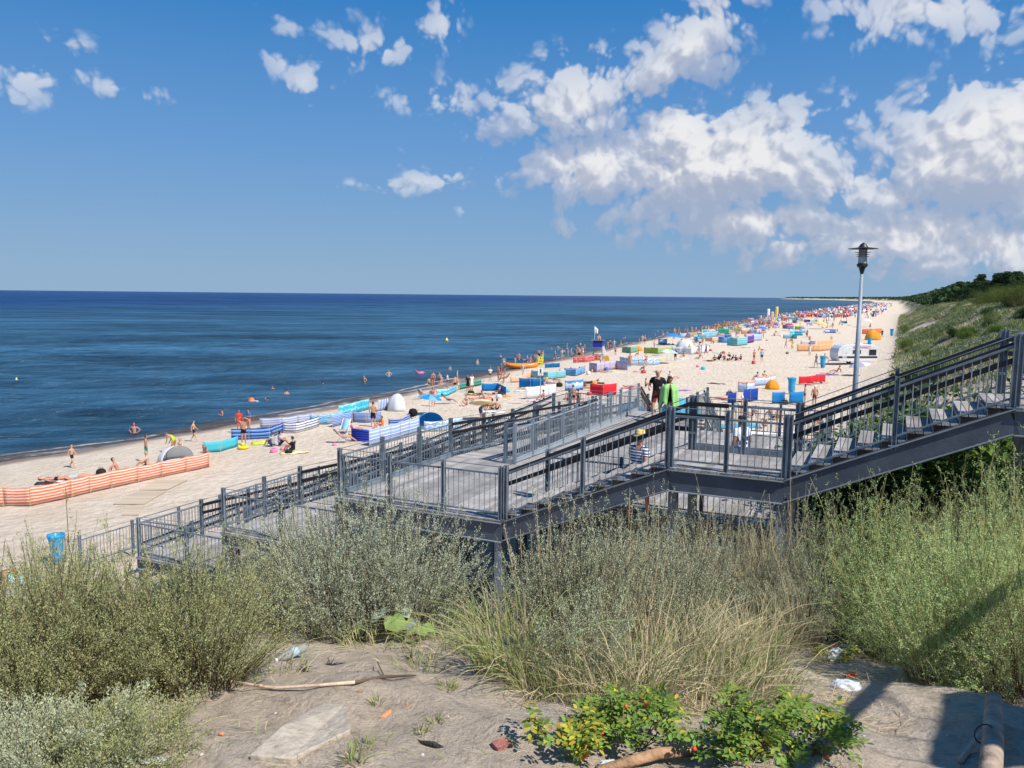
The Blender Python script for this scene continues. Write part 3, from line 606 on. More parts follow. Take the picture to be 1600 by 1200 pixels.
# ------------------------------------------------------------------ street lamp
lp = Vector((10.36, 24.0, 0)); lz = Hs(lp.x, lp.y)
t = empty('street_lamp', (lp.x, lp.y, lz)); tag(t, 'tall grey lamp post with black lantern under a flat disc cap', 'street lamp')
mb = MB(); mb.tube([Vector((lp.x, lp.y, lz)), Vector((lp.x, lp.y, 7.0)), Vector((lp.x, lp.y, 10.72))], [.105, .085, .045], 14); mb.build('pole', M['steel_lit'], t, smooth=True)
c = Vector((lp.x, lp.y, 10.70))
mb = MB(); mb.lathe([(.03, 0), (.05, .05), (.09, .2), (.15, .25), (.155, .31), (.12, .34), (.0, .34)], c, 16); mb.build('lantern_base', M['darkmetal'], t, smooth=False)
mg = mat('lamp_glass', (.80, .80, .76), .15, .5, trans=.4); mb = MB(); mb.lathe([(.095, .34), (.105, .74), (.0, .745)], c, 16); mb.build('glass', mg, t, smooth=True)
mb = MB()
for zz, r_ in ((.54, .18), (.60, .205), (.66, .23)): mb.lathe([(.15, zz), (r_, zz - .004), (r_, zz + .004), (.15, zz + .008)], c, 20)
for k in range(4):
    a = k * math.pi / 2 + .4; mb.tube([c + Vector((.15 * math.cos(a), .15 * math.sin(a), .3)), c + Vector((.15 * math.cos(a), .15 * math.sin(a), .76))], .009, 5)
mb.build('louvre_rings', M['darkmetal'], t)
mb = MB(); mb.lathe([(0, .745), (.41, .755), (.42, .77), (.14, .81), (.08, .9), (.02, .945), (0, .95)], c, 24); mb.build('cap', M['darkmetal'], t)
# ------------------------------------------------------------------ plants
def nrm(a): return a / (np.linalg.norm(a, axis=-1, keepdims=True) + 1e-9)
def quads(C, A, B, l, w):
    """leaf quads: centre C, long axis A, side axis B"""
    l = np.asarray(l).reshape(-1, 1); w = np.asarray(w).reshape(-1, 1)
    V = np.stack([C - A * l / 2, C + B * w / 2, C + A * l / 2, C - B * w / 2], 1).reshape(-1, 3)
    return V, np.arange(len(V)).reshape(-1, 4)
def ribbons(P, wd, T=None):
    """P (n,k,3) centre lines, wd (n,k) widths: three-sided prisms as strips"""
    n, k, _ = P.shape
    t = np.gradient(P, axis=1); t = nrm(t); r = rng.normal(size=(n, 1, 3)); s = nrm(np.cross(t, r)); 
    a = P + s * wd[..., None] / 2; b = P - s * wd[..., None] / 2
    V = np.stack([a, b], 2).reshape(-1, 3); base = (np.arange(n)[:, None] * k + np.arange(k - 1)[None]) * 2
    F = np.stack([base, base + 1, base + 3, base + 2], -1).reshape(-1, 4); return V, F
def sprig_bush(nst, h, rad, nb=11, nl=9, leaf=(.02, .007), up=.75, curl=0., lean=(0, 0), low=.12, blen=.12):
    th = rng.uniform(0, 2 * math.pi, nst); q = np.sqrt(rng.uniform(0, 1, nst))
    out = np.stack([np.cos(th), np.sin(th), np.zeros(nst)], 1)
    hh = h * (1 - .45 * q ** 2) * rng.uniform(.55, 1.1, nst) * (1 + .16 * np.sin(3 * th + rng.uniform(0, 6)) * q) * np.where(rng.uniform(0, 1, nst) < .06, 1.18, 1)
    k = 7; t = np.linspace(0, 1, k)[None, :, None]
    base = out * (q * rad * .35)[:, None]
    wob = rng.normal(size=(nst, 1, 3)) * .05 * h * t ** 2 + rng.normal(size=(nst, 1, 3)) * .03 * h * np.sin(t * 3.1)
    P = base[:, None] + out[:, None] * (q * rad * .65)[:, None, None] * (t ** 1.15) + np.array([0, 0, 1.]) * hh[:, None, None] * (t ** .92) + wob + np.array([lean[0], lean[1], 0]) * t ** 1.5
    Vs, Fs = ribbons(P, np.repeat(np.linspace(.009, .003, k)[None], nst, 0) * (h / 1.2) ** .5)
    # side twigs
    tt = low + (1 - low) * rng.uniform(0, 1, (nst, nb)) ** .85
    idx = tt * (k - 1); i0 = np.clip(idx.astype(int), 0, k - 2); f = (idx - i0)[..., None]
    ar = np.arange(nst)[:, None]; bp = P[ar, i0] * (1 - f) + P[ar, i0 + 1] * f; tan = nrm(P[ar, i0 + 1] - P[ar, i0])
    rd = rng.normal(size=(nst, nb, 3)); side = nrm(np.cross(tan, rd)); bd = nrm(side * (1 - up * .6) + tan * up)
    bl = (blen * (1.15 - .75 * tt) * rng.uniform(.6, 1.3, (nst, nb)))[..., None]
    s = np.linspace(.05, 1, nl)[None, None, :, None]
    C = bp[:, :, None] + bd[:, :, None] * bl[:, :, None] * s + np.array([0, 0, 1.]) * (bl[:, :, None] * s ** 2) * (.35 - curl)
    C = C + rng.normal(size=C.shape) * .006
    C = C.reshape(-1, 3); A = nrm(np.repeat(bd.reshape(-1, 3), nl, 0) * .9 + rng.normal(size=C.shape) * .45 + np.array([0, 0, .35 - curl * 2]))
    B = nrm(np.cross(A, rng.normal(size=C.shape))); L = rng.uniform(.6, 1.3, len(C))
    Vl, Fl = quads(C, A, B, leaf[0] * L, leaf[1] * L * rng.uniform(.8, 1.4, len(C)))
    return (Vs, Fs), (Vl, Fl)
def clump_crown(n, rx, ry, rz, leaf, k=30, sig=.22, flat=.5, zc=0, shell=.75):
    d = nrm(rng.normal(size=(k, 3))); r = shell + (1 - shell) * rng.uniform(-1, 1, (k, 1)); c = d * r * np.array([rx, ry, rz]) * .8; c[:, 2] = np.maximum(c[:, 2], -rz * .6)
    w = rng.integers(0, k, n); C = c[w] + nrm(rng.normal(size=(n, 3))) * (rng.uniform(0, 1, (n, 1)) ** .5) * np.array([rx, ry, rz]) * sig * rng.uniform(.7, 1.3, k)[w][:, None] * 1.6
    A = nrm(rng.normal(size=(n, 3)) * np.array([1, 1, flat])); B = nrm(np.cross(A, rng.normal(size=(n, 3)) + np.array([0, 0, 1.5])))
    L = rng.uniform(.6, 1.4, n); V, F = quads(C + np.array([0, 0, zc]), A, B, leaf[0] * L, leaf[1] * L); return V, F, c + np.array([0, 0, zc])
def blades(n, L, rad, wd=.007, droop=.6, k=5, stiff=1.0, lean=(0, 0)):
    th = rng.uniform(0, 2 * math.pi, n); q = np.sqrt(rng.uniform(0, 1, n)); out = np.stack([np.cos(th), np.sin(th), np.zeros(n)], 1)
    dr = nrm(out + rng.normal(size=(n, 3)) * .5 * np.array([1, 1, 0]) + np.array([lean[0], lean[1], 0])); LL = L * rng.uniform(.45, 1.1, n); tilt = rng.uniform(.08, .75, n) * droop
    t = np.linspace(0, 1, k)[None, :, None]
    P = (out * (q * rad)[:, None])[:, None] + dr[:, None] * (LL * tilt)[:, None, None] * (t * .55 + t ** 2.3 * .8) + np.array([0, 0, 1.]) * (LL * stiff)[:, None, None] * (t - (tilt * .62)[:, None, None] * t ** 2.6)
    W_ = np.repeat(np.array([1, .95, .8, .5, .12])[None, :k], n, 0) * wd * rng.uniform(.7, 1.3, (n, 1)); return ribbons(P, W_)
def leafmat(name, col, v=.28, hue=.025, trans=.25, rough=.8): return mat(name, col, rough, .08, island=v, hue=hue, trans=trans)
M['sage'] = leafmat('sage_leaf', (.48, .50, .32), trans=.3); M['olive'] = leafmat('olive_leaf', (.42, .43, .20), trans=.3); M['lime'] = leafmat('fresh_leaf', (.54, .645, .27), trans=.35)
M['silver'] = leafmat('silver_leaf', (.53, .56, .39), trans=.3); M['stem'] = mat('brown_stem', (.12, .085, .05), .8, .1, island=.35); M['tan'] = mat('dry_stem', (.46, .35, .215), .8, .1, island=.3, hue=.015)
M['grass'] = leafmat('marram_blade', (.31, .35, .13), .35, .04); M['dry'] = leafmat('dry_blade', (.54, .455, .28), .3, .02); M['rose'] = leafmat('rose_leaf', (.19, .28, .055), .35, .035, .3, .5)
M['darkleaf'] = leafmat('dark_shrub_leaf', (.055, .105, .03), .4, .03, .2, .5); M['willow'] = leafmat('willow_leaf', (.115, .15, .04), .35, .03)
M['pine'] = leafmat('pine_needles', (.05, .085, .034), .4, .02, .1); M['bark'] = mat('bark', (.12, .085, .06), .9, .1, 0, .3, 6)
M['dune1'] = leafmat('dune_grass_blade', (.21, .25, .105), .35, .035); M['yellowleaf'] = leafmat('yellow_leaf', (.45, .40, .05), .3, .03)
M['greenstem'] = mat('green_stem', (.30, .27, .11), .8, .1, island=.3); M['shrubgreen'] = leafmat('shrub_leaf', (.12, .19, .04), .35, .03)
M['redhip'] = mat('rose_hip', (.75, .09, .02), .35, .5)
def put(name, V, F, m_, parent, off=(0, 0, 0)):
    return link(name, np_mesh(name, V + np.array(off), F, m_), parent)
CAT_BUSH = 'bush'
def bush(u, v, h, rad, kind, label, group, dense=1.0, lean=(0, 0), name='wormwood_bush', **k):
    g_ = ground(u, v); t = empty(name, (g_.x, g_.y, g_.z - .03), random.uniform(0, 6)); tag(t, label, 'bush', group)
    n = int(210 * dense * (rad / .8) ** 1.2); a = dict(nb=12, nl=9)
    if kind == 'lime': a = dict(nb=16, nl=13, leaf=(.015, .005), up=.6, curl=.28, blen=.15)
    if kind == 'olive': a = dict(nb=16, nl=12, leaf=(.0135, .005), up=.8, blen=.12)
    if kind in ('sage', 'silver'): a = dict(nb=15, nl=13, leaf=(.0145, .0062), up=.85, blen=.11)
    if kind == 'thin': a = dict(nb=10, nl=9, leaf=(.014, .0055), up=.85, low=.45, blen=.10)
    a.update(k)
    (Vs, Fs), (Vl, Fl) = sprig_bush(n, h, rad, lean=lean, **a)
    put('foliage', Vl, Fl, M['sage' if kind == 'thin' else kind], t); put('stems', Vs, Fs, M['tan' if kind == 'thin' else 'greenstem' if kind == 'lime' else 'stem'], t); return t
GL = 'grey green wormwood bushes on the near dune'
for a in [
 (375, 965, 1.15, .75, 'sage', 'thin grey-green bush in front of the ramp rails, left end of the grey clump'),
 (455, 980, 1.32, .85, 'sage', 'dense silvery bush left of the middle of the grey clump'),
 (545, 990, 1.42, .92, 'silver', 'tallest and palest silvery bush, middle of the grey clump under the deck edge'),
 (635, 990, 1.36, .85, 'silver', 'silvery bush right of the middle of the grey clump'),
 (712, 960, 1.08, .62, 'sage', 'small silvery bush at the right end of the clump beside the dark gap')]: bush(*a, GL, dense=1.3)
for a in [
 (15, 1120, 1.05, .66, 'olive', 'olive bush cut by the left edge of the picture'),
 (110, 1090, 1.08, .66, 'olive', 'tall olive bush with brown stems, second from the left edge'),
 (220, 1080, 1.05, .66, 'olive', 'olive bush behind the silvery ground branches on the left'),
 (318, 1065, .98, .72, 'olive', 'spreading olive bush whose branches reach over the pale stick'),
 (60, 1010, .9, .6, 'olive', 'olive bush behind, at the left below the blue bin'),
 (190, 985, .8, .6, 'olive', 'low olive bush just below the ramp end fence'),
 (60, 1225, .40, .6, 'sage', 'low silvery branches in the bottom left corner'),
 (190, 1190, .32, .45, 'olive', 'low olive branches right of the bottom left corner')]: bush(*a, 'olive bushes on the left of the near dune', dense=1.45)
for a in [
 (850, 1010, 1.25, .55, 'thin', 'grey-brown bush with bare tan stems right below the deck corner'),
 (910, 1030, 1.42, .65, 'sage', 'tall sage bush below the lower stair flight'),
 (985, 1030, 1.42, .62, 'thin', 'sage and tan bush below the straw-hat walker'),
 (1065, 1010, 1.4, .68, 'sage', 'sage bush below the left end of the small landing'),
 (1140, 995, 1.35, .6, 'thin', 'tan-stemmed bush below the middle of the small landing'),
 (1215, 990, 1.35, .6, 'thin', 'dry tan bush below the right end of the small landing'),
 (905, 1075, .75, .45, 'sage', 'lower sage bush with arching grass around, front of the middle clump'),
 (1290, 975, 1.35, .6, 'thin', 'dry bush left of the fresh green bushes'), (1250, 1010, 1.15, .5, 'thin', 'thin tan stems with few leaves above the white plastic bag'), (1335, 985, 1.3, .55, 'sage', 'sage bush touching the left end of the fresh green clump')]: bush(*a, 'sage and tan bushes below the stair', dense=1.15)
for a in [
 (1400, 1030, 1.6, .85, 'lime', 'fresh green bush, left end of the right-hand clump'),
 (1475, 1070, 1.35, .78, 'lime', 'feathery light green bush in front of the right-hand clump'),
 (1550, 1050, 1.75, .8, 'lime', 'tall light green bush near the right edge'),
 (1610, 1010, 2.15, .75, 'lime', 'tallest green spires cut by the right edge of the picture'),
 (1480, 980, 1.65, .85, 'olive', 'darker green bush behind the right-hand clump'),
 (1600, 1090, 1.0, .6, 'olive', 'low dark green bush above the wooden pole')]: bush(*a, 'fresh green bushes at the right', dense=1.35)
# taller growth farther down the dune, in front of the stair
def bush_xy(x, y, h, rad, kind, label, group, dense=1.2):
    global ground; old = ground; ground = lambda u, v: Vector((x, y, Hs(x, y))); bush(0, 0, h, rad, kind, label, group, dense); ground = old
for (u, Y_, h, rad, kd, lab) in [(985, 10.8, 1.75, .7, 'thin', 'tall tan-stemmed bush just below the upper end of the lower flight'), (1050, 10.6, 1.85, .75, 'sage', 'tall sage bush under the corner where flight meets landing'), (1115, 10.4, 1.85, .75, 'thin', 'tall tan-stemmed bush under the left half of the small landing'), (1180, 10.2, 1.9, .75, 'thin', 'tall straw-coloured bush under the right half of the small landing'), (1245, 9.8, 1.9, .75, 'thin', 'tall brownish bush at the foot of the upper flight'), (1310, 9.3, 1.85, .7, 'sage', 'tall sage bush left of the tall fresh green growth'),
    (1370, 9.2, 1.95, .85, 'lime', 'tall fresh green bush against the stringer of the upper flight'), (1440, 9.0, 2.0, .85, 'lime', 'tall bright green bush with nodding tips below the upper flight'), (1510, 8.6, 1.9, .8, 'olive', 'tall darker bush between two bright ones below the upper flight'), (1580, 8.0, 2.25, .8, 'lime', 'tallest bright spires below the top landing')]:
    bush_xy((u - 800) / 1250 * Y_, Y_, h, rad, kd, lab, 'tall bushes between the near dune and the stair', 1.25)
# marram tufts
def tuft(u, v, L, n, rad, label, dry=.3, lean=(0, 0), droop=.8):
    g_ = ground(u, v); t = empty('grass_tuft', (g_.x, g_.y, g_.z - .02), 0); tag(t, label, 'grass tuft', 'grass tufts on the near dune')
    V, F = blades(int(n * (1 - dry)), L, rad, .008, droop, lean=lean); put('green_blades', V, F, M['grass'], t)
    V, F = blades(max(12, int(n * dry)), L * .95, rad, .007, droop * 1.25, lean=lean); put('dry_blades', V, F, M['dry'], t)
for a in [
 (790, 1055, .85, 300, .22, 'big arching grass tuft left of the sage clump, over bare sand', .3, (-.5, -.3), 1.0), (850, 1085, .6, 220, .22, 'grass tuft in front of the sage clump', .5, (-.3, -.4), 1.0),
 (930, 1100, .55, 180, .25, 'dry grass tuft behind the left rose bush', .6), (1010, 1095, .65, 180, .2, 'tall pale grass tuft in the middle of the dry stems', .75, (.2, 0)),
 (1075, 1080, .7, 170, .2, 'whitish arching grass tuft right of the middle', .7, (.5, -.1)), (1135, 1090, .6, 200, .25, 'grass tuft leaning right above the rose leaves', .4, (.3, -.3), 1.0),
 (1190, 1085, .6, 220, .22, 'green and straw grass tuft left of the white plastic', .45, (-.1, -.2), .9), (1235, 1000, .7, 150, .2, 'thin straw tuft just behind the white plastic', .7),
 (330, 945, .75, 260, .35, 'straw coloured grass mound between the left bushes', .75, (.3, -.2), 1.2), (255, 930, .7, 220, .35, 'pale dry grass behind the left olive bushes', .8, (-.1, -.1), 1.2), (395, 975, .5, 150, .3, 'short yellowing grass at the foot of the grey clump', .5, (.4, -.2), 1.2),
 (130, 925, .6, 120, .3, 'thin grass under the blue bin', .6), (760, 985, .6, 160, .25, 'yellow green tuft by the big-leaved plant', .4, (-.3, 0)), (1160, 1035, .8, 160, .25, 'grass blades among the tan stems', .6, (.3, 0)), (960, 1070, .75, 130, .2, 'tall wheat-coloured tuft below the lower flight', .75, (.1, 0), .5),
 (870, 1060, .7, 150, .2, 'tall straw tuft between the arching tuft and the sage bush', .8, (-.2, -.2), .7), (1035, 1060, .8, 170, .2, 'tallest whitish tuft in front of the sage bushes', .9, (.3, -.2), .7), (1110, 1055, .75, 170, .2, 'whitish tuft leaning right, centre of the dry stems', .9, (.5, -.2), .8), (1165, 1050, .75, 180, .25, 'tan tuft under the right half of the landing', .85, (.2, -.2), .6), (1195, 1040, .75, 160, .2, 'tan upright tuft left of the white plastic', .9, (0, -.1), .5), (980, 1110, .5, 200, .3, 'low straw litter tuft behind the rose bushes', .9, (0, -.4), 1.2), (1100, 1112, .45, 200, .3, 'low straw tuft between rose bush and tall grass', .9, (.2, -.4), 1.2), (1180, 1105, .45, 180, .3, 'low straw tuft at the edge of the cable shadows', .85, (.3, -.4), 1.2),
 (300, 925, .8, 300, .4, 'pale straw mound, left half', .9, (0, -.4), 1.2), (360, 930, .8, 300, .4, 'pale straw mound, right half beside the grey clump', .9, (.3, -.4), 1.2), (225, 960, .7, 200, .4, 'straw grass among the olive bushes', .85, (0, -.3), 1.1),
 (470, 1000, .3, 120, .3, 'short green-yellow grass under the grey clump, left', .4, (0, -.3), 1.0), (590, 1010, .25, 110, .3, 'short grass under the grey clump, middle', .4, (0, -.3), 1.0), (690, 1010, .3, 140, .3, 'short grass right of the broad-leaved plants', .5, (0, -.3), 1.0), (650, 1050, .22, 90, .25, 'small grass patch below the broad-leaved plants', .4, (0, -.2), 1.0), (410, 1050, .25, 90, .3, 'small grass patch above the pale stick', .3, (0, -.2), 1.0),
 (555, 1190, .14, 40, .05, 'tiny grey grass tuft right of the slab', .4), (700, 1075, .12, 50, .06, 'tiny grey grass tuft at the branch end', .3), (660, 1145, .08, 30, .04, 'tiny grass tuft above the bark piece', .3), (680, 1128, .09, 30, .04, 'tiny grass tuft right of the orange stone', .3), (590, 1100, .09, 30, .04, 'tiny grass tuft above the orange stone', .3), (570, 1168, .1, 40, .05, 'tiny dark grass tuft by the slab corner', .2)]: tuft(*a)
# long seed stalks standing against the beach on the left
for (u, v, L, lab) in [(118, 905, 1.0, 'leaning seed stalk, left of the bin'), (172, 900, 1.35, 'straight seed stalk right of the bin'), (196, 910, 1.1, 'thick brown seed stalk above the dry grass'), (217, 915, 1.2, 'seed stalk leaning right, right of the thick one')]:
    g_ = ground(u, v + 60); t = empty('seed_stalk', (g_.x, g_.y, g_.z)); tag(t, lab + ', against pale sand', 'grass stalk', 'tall seed stalks')
    lx = random.uniform(-.08, .16); mb = ML(); mb.tube([(0, 0, 0), (lx * .4, 0, L * .6), (lx, 0, L)], .003, 4); mb.build('stalk', M['tan'], t)
    mb = ML(); mb.tube([(lx * .75, 0, L * .8), (lx * .95, 0, L * .92), (lx * 1.15, .0, L * 1.08)], [.006, .012, .003], 5); mb.build('seed_head', M['dry'], t)
# rose bushes with hips at the bottom
def rose_bush(u, v, h, rad, n, label, hips=(), yellow=.06, m_='rose', leaf=(.04, .021)):
    g_ = ground(u, v); t = empty('rose_bush', (g_.x, g_.y, g_.z - .02)); tag(t, label, 'bush', 'rose bushes')
    k = max(10, int(n / 45)); d = nrm(rng.normal(size=(k, 3)) * np.array([1, 1, .6])); c = d * rng.uniform(.35, 1, (k, 1)) ** .6 * np.array([rad, rad * .8, h * .5]) + np.array([0, 0, h * .52])
    Vs, Fs = ribbons(np.stack([np.zeros((k, 3)) + c * np.array([.25, .25, 0]), c * np.array([.7, .7, .55]), c], 1), np.tile(np.array([.008, .006, .004]), (k, 1))); put('stems', Vs, Fs, M['stem'], t)
    m1 = int(n / k / 7) + 1; C0 = np.repeat(c, m1, 0) + rng.normal(size=(k * m1, 3)) * rad * .12
    ax = nrm(rng.normal(size=C0.shape) * np.array([1, 1, .35])); sd = nrm(np.cross(ax, np.array([0, 0, 1.]) + rng.normal(size=C0.shape) * .35)); C = []; A = []; B = []
    for j in range(7):  # pinnate leaf: three pairs and a tip
        s = (j // 2) * .026; sg = 0 if j == 6 else (1 if j % 2 else -1); a_ = nrm(ax * (.5 if sg else 1) + sd * sg * .9)
        C.append(C0 + ax * s + a_ * leaf[0] * .5); A.append(a_); B.append(nrm(np.cross(a_, np.cross(ax, sd))))
    C = np.concatenate(C); A = np.concatenate(A); B = np.concatenate(B); L = rng.uniform(.7, 1.25, len(C))
    # six-cornered leaflets
    l = (leaf[0] * L)[:, None]; w = (leaf[1] * L)[:, None]; nn = np.cross(A, B)
    P0 = C - A * l / 2; P1 = C - A * l * .12 + B * w / 2 + nn * w * .2; P2 = C + A * l * .28 + B * w * .4 + nn * w * .15; P3 = C + A * l / 2; P4 = C + A * l * .28 - B * w * .4 + nn * w * .15; P5 = C - A * l * .12 - B * w / 2 + nn * w * .2
    V = np.stack([P0, P1, P2, P3, P4, P5], 1).reshape(-1, 3); b_ = np.arange(len(C))[:, None] * 6; F = np.concatenate([b_ + np.array([[0, 1, 2, 3]]), b_ + np.array([[0, 3, 4, 5]])])
    ye = rng.uniform(0, 1, len(C)) < yellow; mi = np.concatenate([ye, ye]).astype(int)
    o = link('foliage', np_mesh('foliage', V, F, [M[m_], M['yellowleaf']], mi), t)
    for (hu, hv) in hips:
        dd = ray(hu, hv); yy = g_.y - .1; p = Vector((dd.x / dd.y * yy, yy, CAMZ + dd.z / dd.y * yy)) - Vector(t.location)
        mb = ML(); mb.lathe([(0, -.011), (.009, -.008), (.0125, 0), (.009, .009), (.003, .012), (.004, .016), (0, .016)], p, 10); mb.build('rose_hip', M['redhip'], t, smooth=True)
    return t
rose_bush(885, 1175, .26, .22, 420, 'small yellowing rose bush right of the reddish brick', [(874, 1157), (916, 1182)], .45)
rose_bush(985, 1165, .34, .32, 1200, 'green rose bush with two red hips, left of the two big ones', [(978, 1104), (1010, 1102), (940, 1146)], .08)
rose_bush(1165, 1185, .36, .28, 850, 'dark green rose bush touching the short log', [(1085, 1170)], .05)
rose_bush(1250, 1180, .30, .30, 1000, 'rose bush with pale green leaves left of the cable shadows', [(1292, 1182), (1190, 1165)], .1)
rose_bush(1190, 1000, .5, .45, 900, 'dark rose leaves deep in the tan stems', [], .06)
rose_bush(1300, 1035, .25, .2, 200, 'reddening rose twigs beside the white plastic', [(1302, 1008), (1270, 1040)], .5)
# broad-leaved plants
M['butter'] = mat('felt_leaf', (.24, .34, .10), .6, .2, trans=.3); M['butterpale'] = mat('felt_leaf_underside', (.27, .31, .22), .7, .1)
def broad(u, v, s, n, label, dy=0):
    g_ = ground(u, v); t = empty('broad_leaf_plant', (g_.x, g_.y, g_.z)); tag(t, label, 'plant', 'broad-leaved plants at the foot of the grey clump')
    for i in range(n):
        a = i * 2.4 + random.uniform(-.4, .4) ; q = Vector((math.cos(a), math.sin(a) * .7, 0)); bm_ = ML(); h = s * random.uniform(.7, 1.2)
        bm_.tube([(0, 0, 0), tuple(q * s * .2 + Zv * h * .6), tuple(q * s * .4 + Zv * h)], .004, 5); bm_.build('stalk', M['grass'], t)
        bm_ = ML(); c = q * s * .4 + Zv * h; L = s * random.uniform(.7, 1.1); nrml = (Zv * .8 + q * .5 + Vector((0, -.4, 0))).normalized(); ax = (q - nrml * q.dot(nrml)).normalized(); sd = nrml.cross(ax)
        vs = [c]; K = 11
        for j in range(K):
            th = -2.6 + 5.2 * j / (K - 1); r_ = L * (.5 + .16 * math.cos(th)) * (1 + .1 * math.cos(5 * th)); vs.append(c + ax * (math.cos(th) * r_ + L * .15) + sd * math.sin(th) * r_ + nrml * (.06 * L * math.cos(3 * th)))
        bm_.add(vs, [(0, j, j + 1) for j in range(1, K)]); bm_.build('leaf', M['butter'] if i % 2 == 0 else M['butterpale'], t)
broad(540, 998, .16, 3, 'single heart-shaped leaf plant left of the pair'); broad(612, 1000, .2, 4, 'pale broad-leaved plant with upright leaf, between two others'); broad(657, 1003, .13, 3, 'small bright green broad-leaved plant on sand'); broad(712, 958, .34, 6, 'largest broad-leaved plant beside the dark gap')
# shrubs behind and under the stair
shr = []
def make_shrub(n, rx, rz, leaf, m_, k=40):
    V, F, c = clump_crown(n, rx, rx, rz, leaf, k, .24, .6, rz * .8, .7)
    kk = len(c); Vs, Fs = ribbons(np.stack([np.zeros((kk, 3)) + c * .05 * np.array([1, 1, 0]), c * np.array([.6, .6, .5]), c], 1), np.tile(np.array([.03, .02, .01]) * rx, (kk, 1)))
    return (np_mesh('foliage', V, F, m_), np_mesh('stems', Vs, Fs, M['stem']))
def shrub_at(ms, x, y, s, label, group, cat='bush', name='shrub', z=None):
    t = empty(name, (x, y, (Hs(x, y) if z is None else z) - .1), random.uniform(0, 6)); t.scale = (s * random.uniform(.9, 1.1), s, s * random.uniform(.85, 1.15)); tag(t, label, cat, group)
    link('foliage', ms[0], t); link('stems', ms[1], t); return t
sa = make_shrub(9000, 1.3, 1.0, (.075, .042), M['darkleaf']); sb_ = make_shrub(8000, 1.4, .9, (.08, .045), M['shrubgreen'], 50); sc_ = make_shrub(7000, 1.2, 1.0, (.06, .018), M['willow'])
gg = 'shrubs behind the stair'
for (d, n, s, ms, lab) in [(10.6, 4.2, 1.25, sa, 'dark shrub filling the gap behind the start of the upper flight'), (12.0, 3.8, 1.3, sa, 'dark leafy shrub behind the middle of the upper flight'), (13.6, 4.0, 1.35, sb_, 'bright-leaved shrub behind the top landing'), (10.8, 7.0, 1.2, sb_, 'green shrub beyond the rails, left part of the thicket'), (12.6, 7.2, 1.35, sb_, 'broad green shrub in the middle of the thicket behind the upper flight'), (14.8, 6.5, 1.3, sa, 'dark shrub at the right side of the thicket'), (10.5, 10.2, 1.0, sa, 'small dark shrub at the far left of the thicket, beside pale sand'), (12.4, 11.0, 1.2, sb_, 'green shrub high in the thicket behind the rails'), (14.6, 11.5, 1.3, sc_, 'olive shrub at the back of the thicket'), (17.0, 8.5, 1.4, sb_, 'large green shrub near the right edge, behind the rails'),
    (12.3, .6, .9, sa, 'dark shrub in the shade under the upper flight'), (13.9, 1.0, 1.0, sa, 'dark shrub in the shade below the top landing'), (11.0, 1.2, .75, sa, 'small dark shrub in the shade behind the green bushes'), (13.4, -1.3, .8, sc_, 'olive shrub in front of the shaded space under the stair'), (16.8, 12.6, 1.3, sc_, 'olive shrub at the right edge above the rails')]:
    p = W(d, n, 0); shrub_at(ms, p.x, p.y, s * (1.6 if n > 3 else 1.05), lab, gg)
# dune hill: mid shrubs
k = 0
zones = ['left shoulder', 'middle slope', 'upper slope', 'crest', 'right side']
for i in range(120):
    n = random.uniform(36, 210); d = random.uniform(1, 25) * min(1, .55 + n / 120); x = d * DX + n * NX; y = d * DY + n * NY
    if vnoise(np.array([x]), np.array([y]), .05, 31)[0] < .42: continue
    kind = random.choice([(sc_, 'olive'), (sc_, 'olive'), (sb_, 'green'), (sa, 'dark green')])
    shrub_at(kind[0], x, y, random.uniform(.45, 1.1), kind[1] + ' low shrub on the grassy dune beyond the stair, ' + ('near the thicket' if n < 80 else 'far up the slope' if n < 150 else 'close under the forest'), 'low shrubs on the dune'); k += 1
for i in range(34):   # belt of taller willow scrub below the pines
    n = random.uniform(105, 235); d = 15.5 + (n - 105) * .01 + random.uniform(-1.5, 5); x = d * DX + n * NX; y = d * DY + n * NY
    shrub_at(sc_, x, y, random.uniform(1.3, 2.1), 'light green willow scrub along the dune top below the pines', 'willow scrub below the pines', z=None)
# dune grass (nobody could count it)
nT = 60000; n = 26 + (rng.uniform(0, 1, nT) ** 1.7) * 430; d = rng.uniform(-6, 34, nT); x = d * DX + n * NX; y = d * DY + n * NY; z = H(x, y)
cv = sst(.30, .55, vnoise(x, y, .11, 8) * .6 + vnoise(x, y, .4, 9) * .4 + .06); keep = (z > 1.9) & (rng.uniform(0, 1, nT) < cv * .95 + .03); x = x[keep]; y = y[keep]; z = z[keep]; n = n[keep]
def scatter_blades(x, y, z, per, L, wd, seedcol):
    N_ = len(x); X = np.repeat(x, per) + rng.normal(size=N_ * per) * L * .35; Y = np.repeat(y, per) + rng.normal(size=N_ * per) * L * .35; Z = np.repeat(z, per)
    hh = np.repeat(L * rng.uniform(.5, 1.2, N_), per) if np.isscalar(L) else 0; A = nrm(rng.normal(size=(N_ * per, 3)) * .45 + np.array([0, 0, 1.])); C = np.stack([X, Y, Z], 1) + A * hh[:, None] * .42
    B = nrm(np.cross(A, rng.normal(size=A.shape))); return quads(C, A, B, hh, hh * wd)
V, F = scatter_blades(x, y, z, 5, .5, .17, 0)
mi = (np.repeat(vnoise(x, y, .2, 12), 5) + rng.normal(size=len(F)) * .12 > .68).astype(int)
o = link('dune_grass', np_mesh('dune_grass', V, F, [M['dune1'], M['dry']], mi)); tag(o, 'olive and straw marram grass covering the dune slope', kind='stuff')
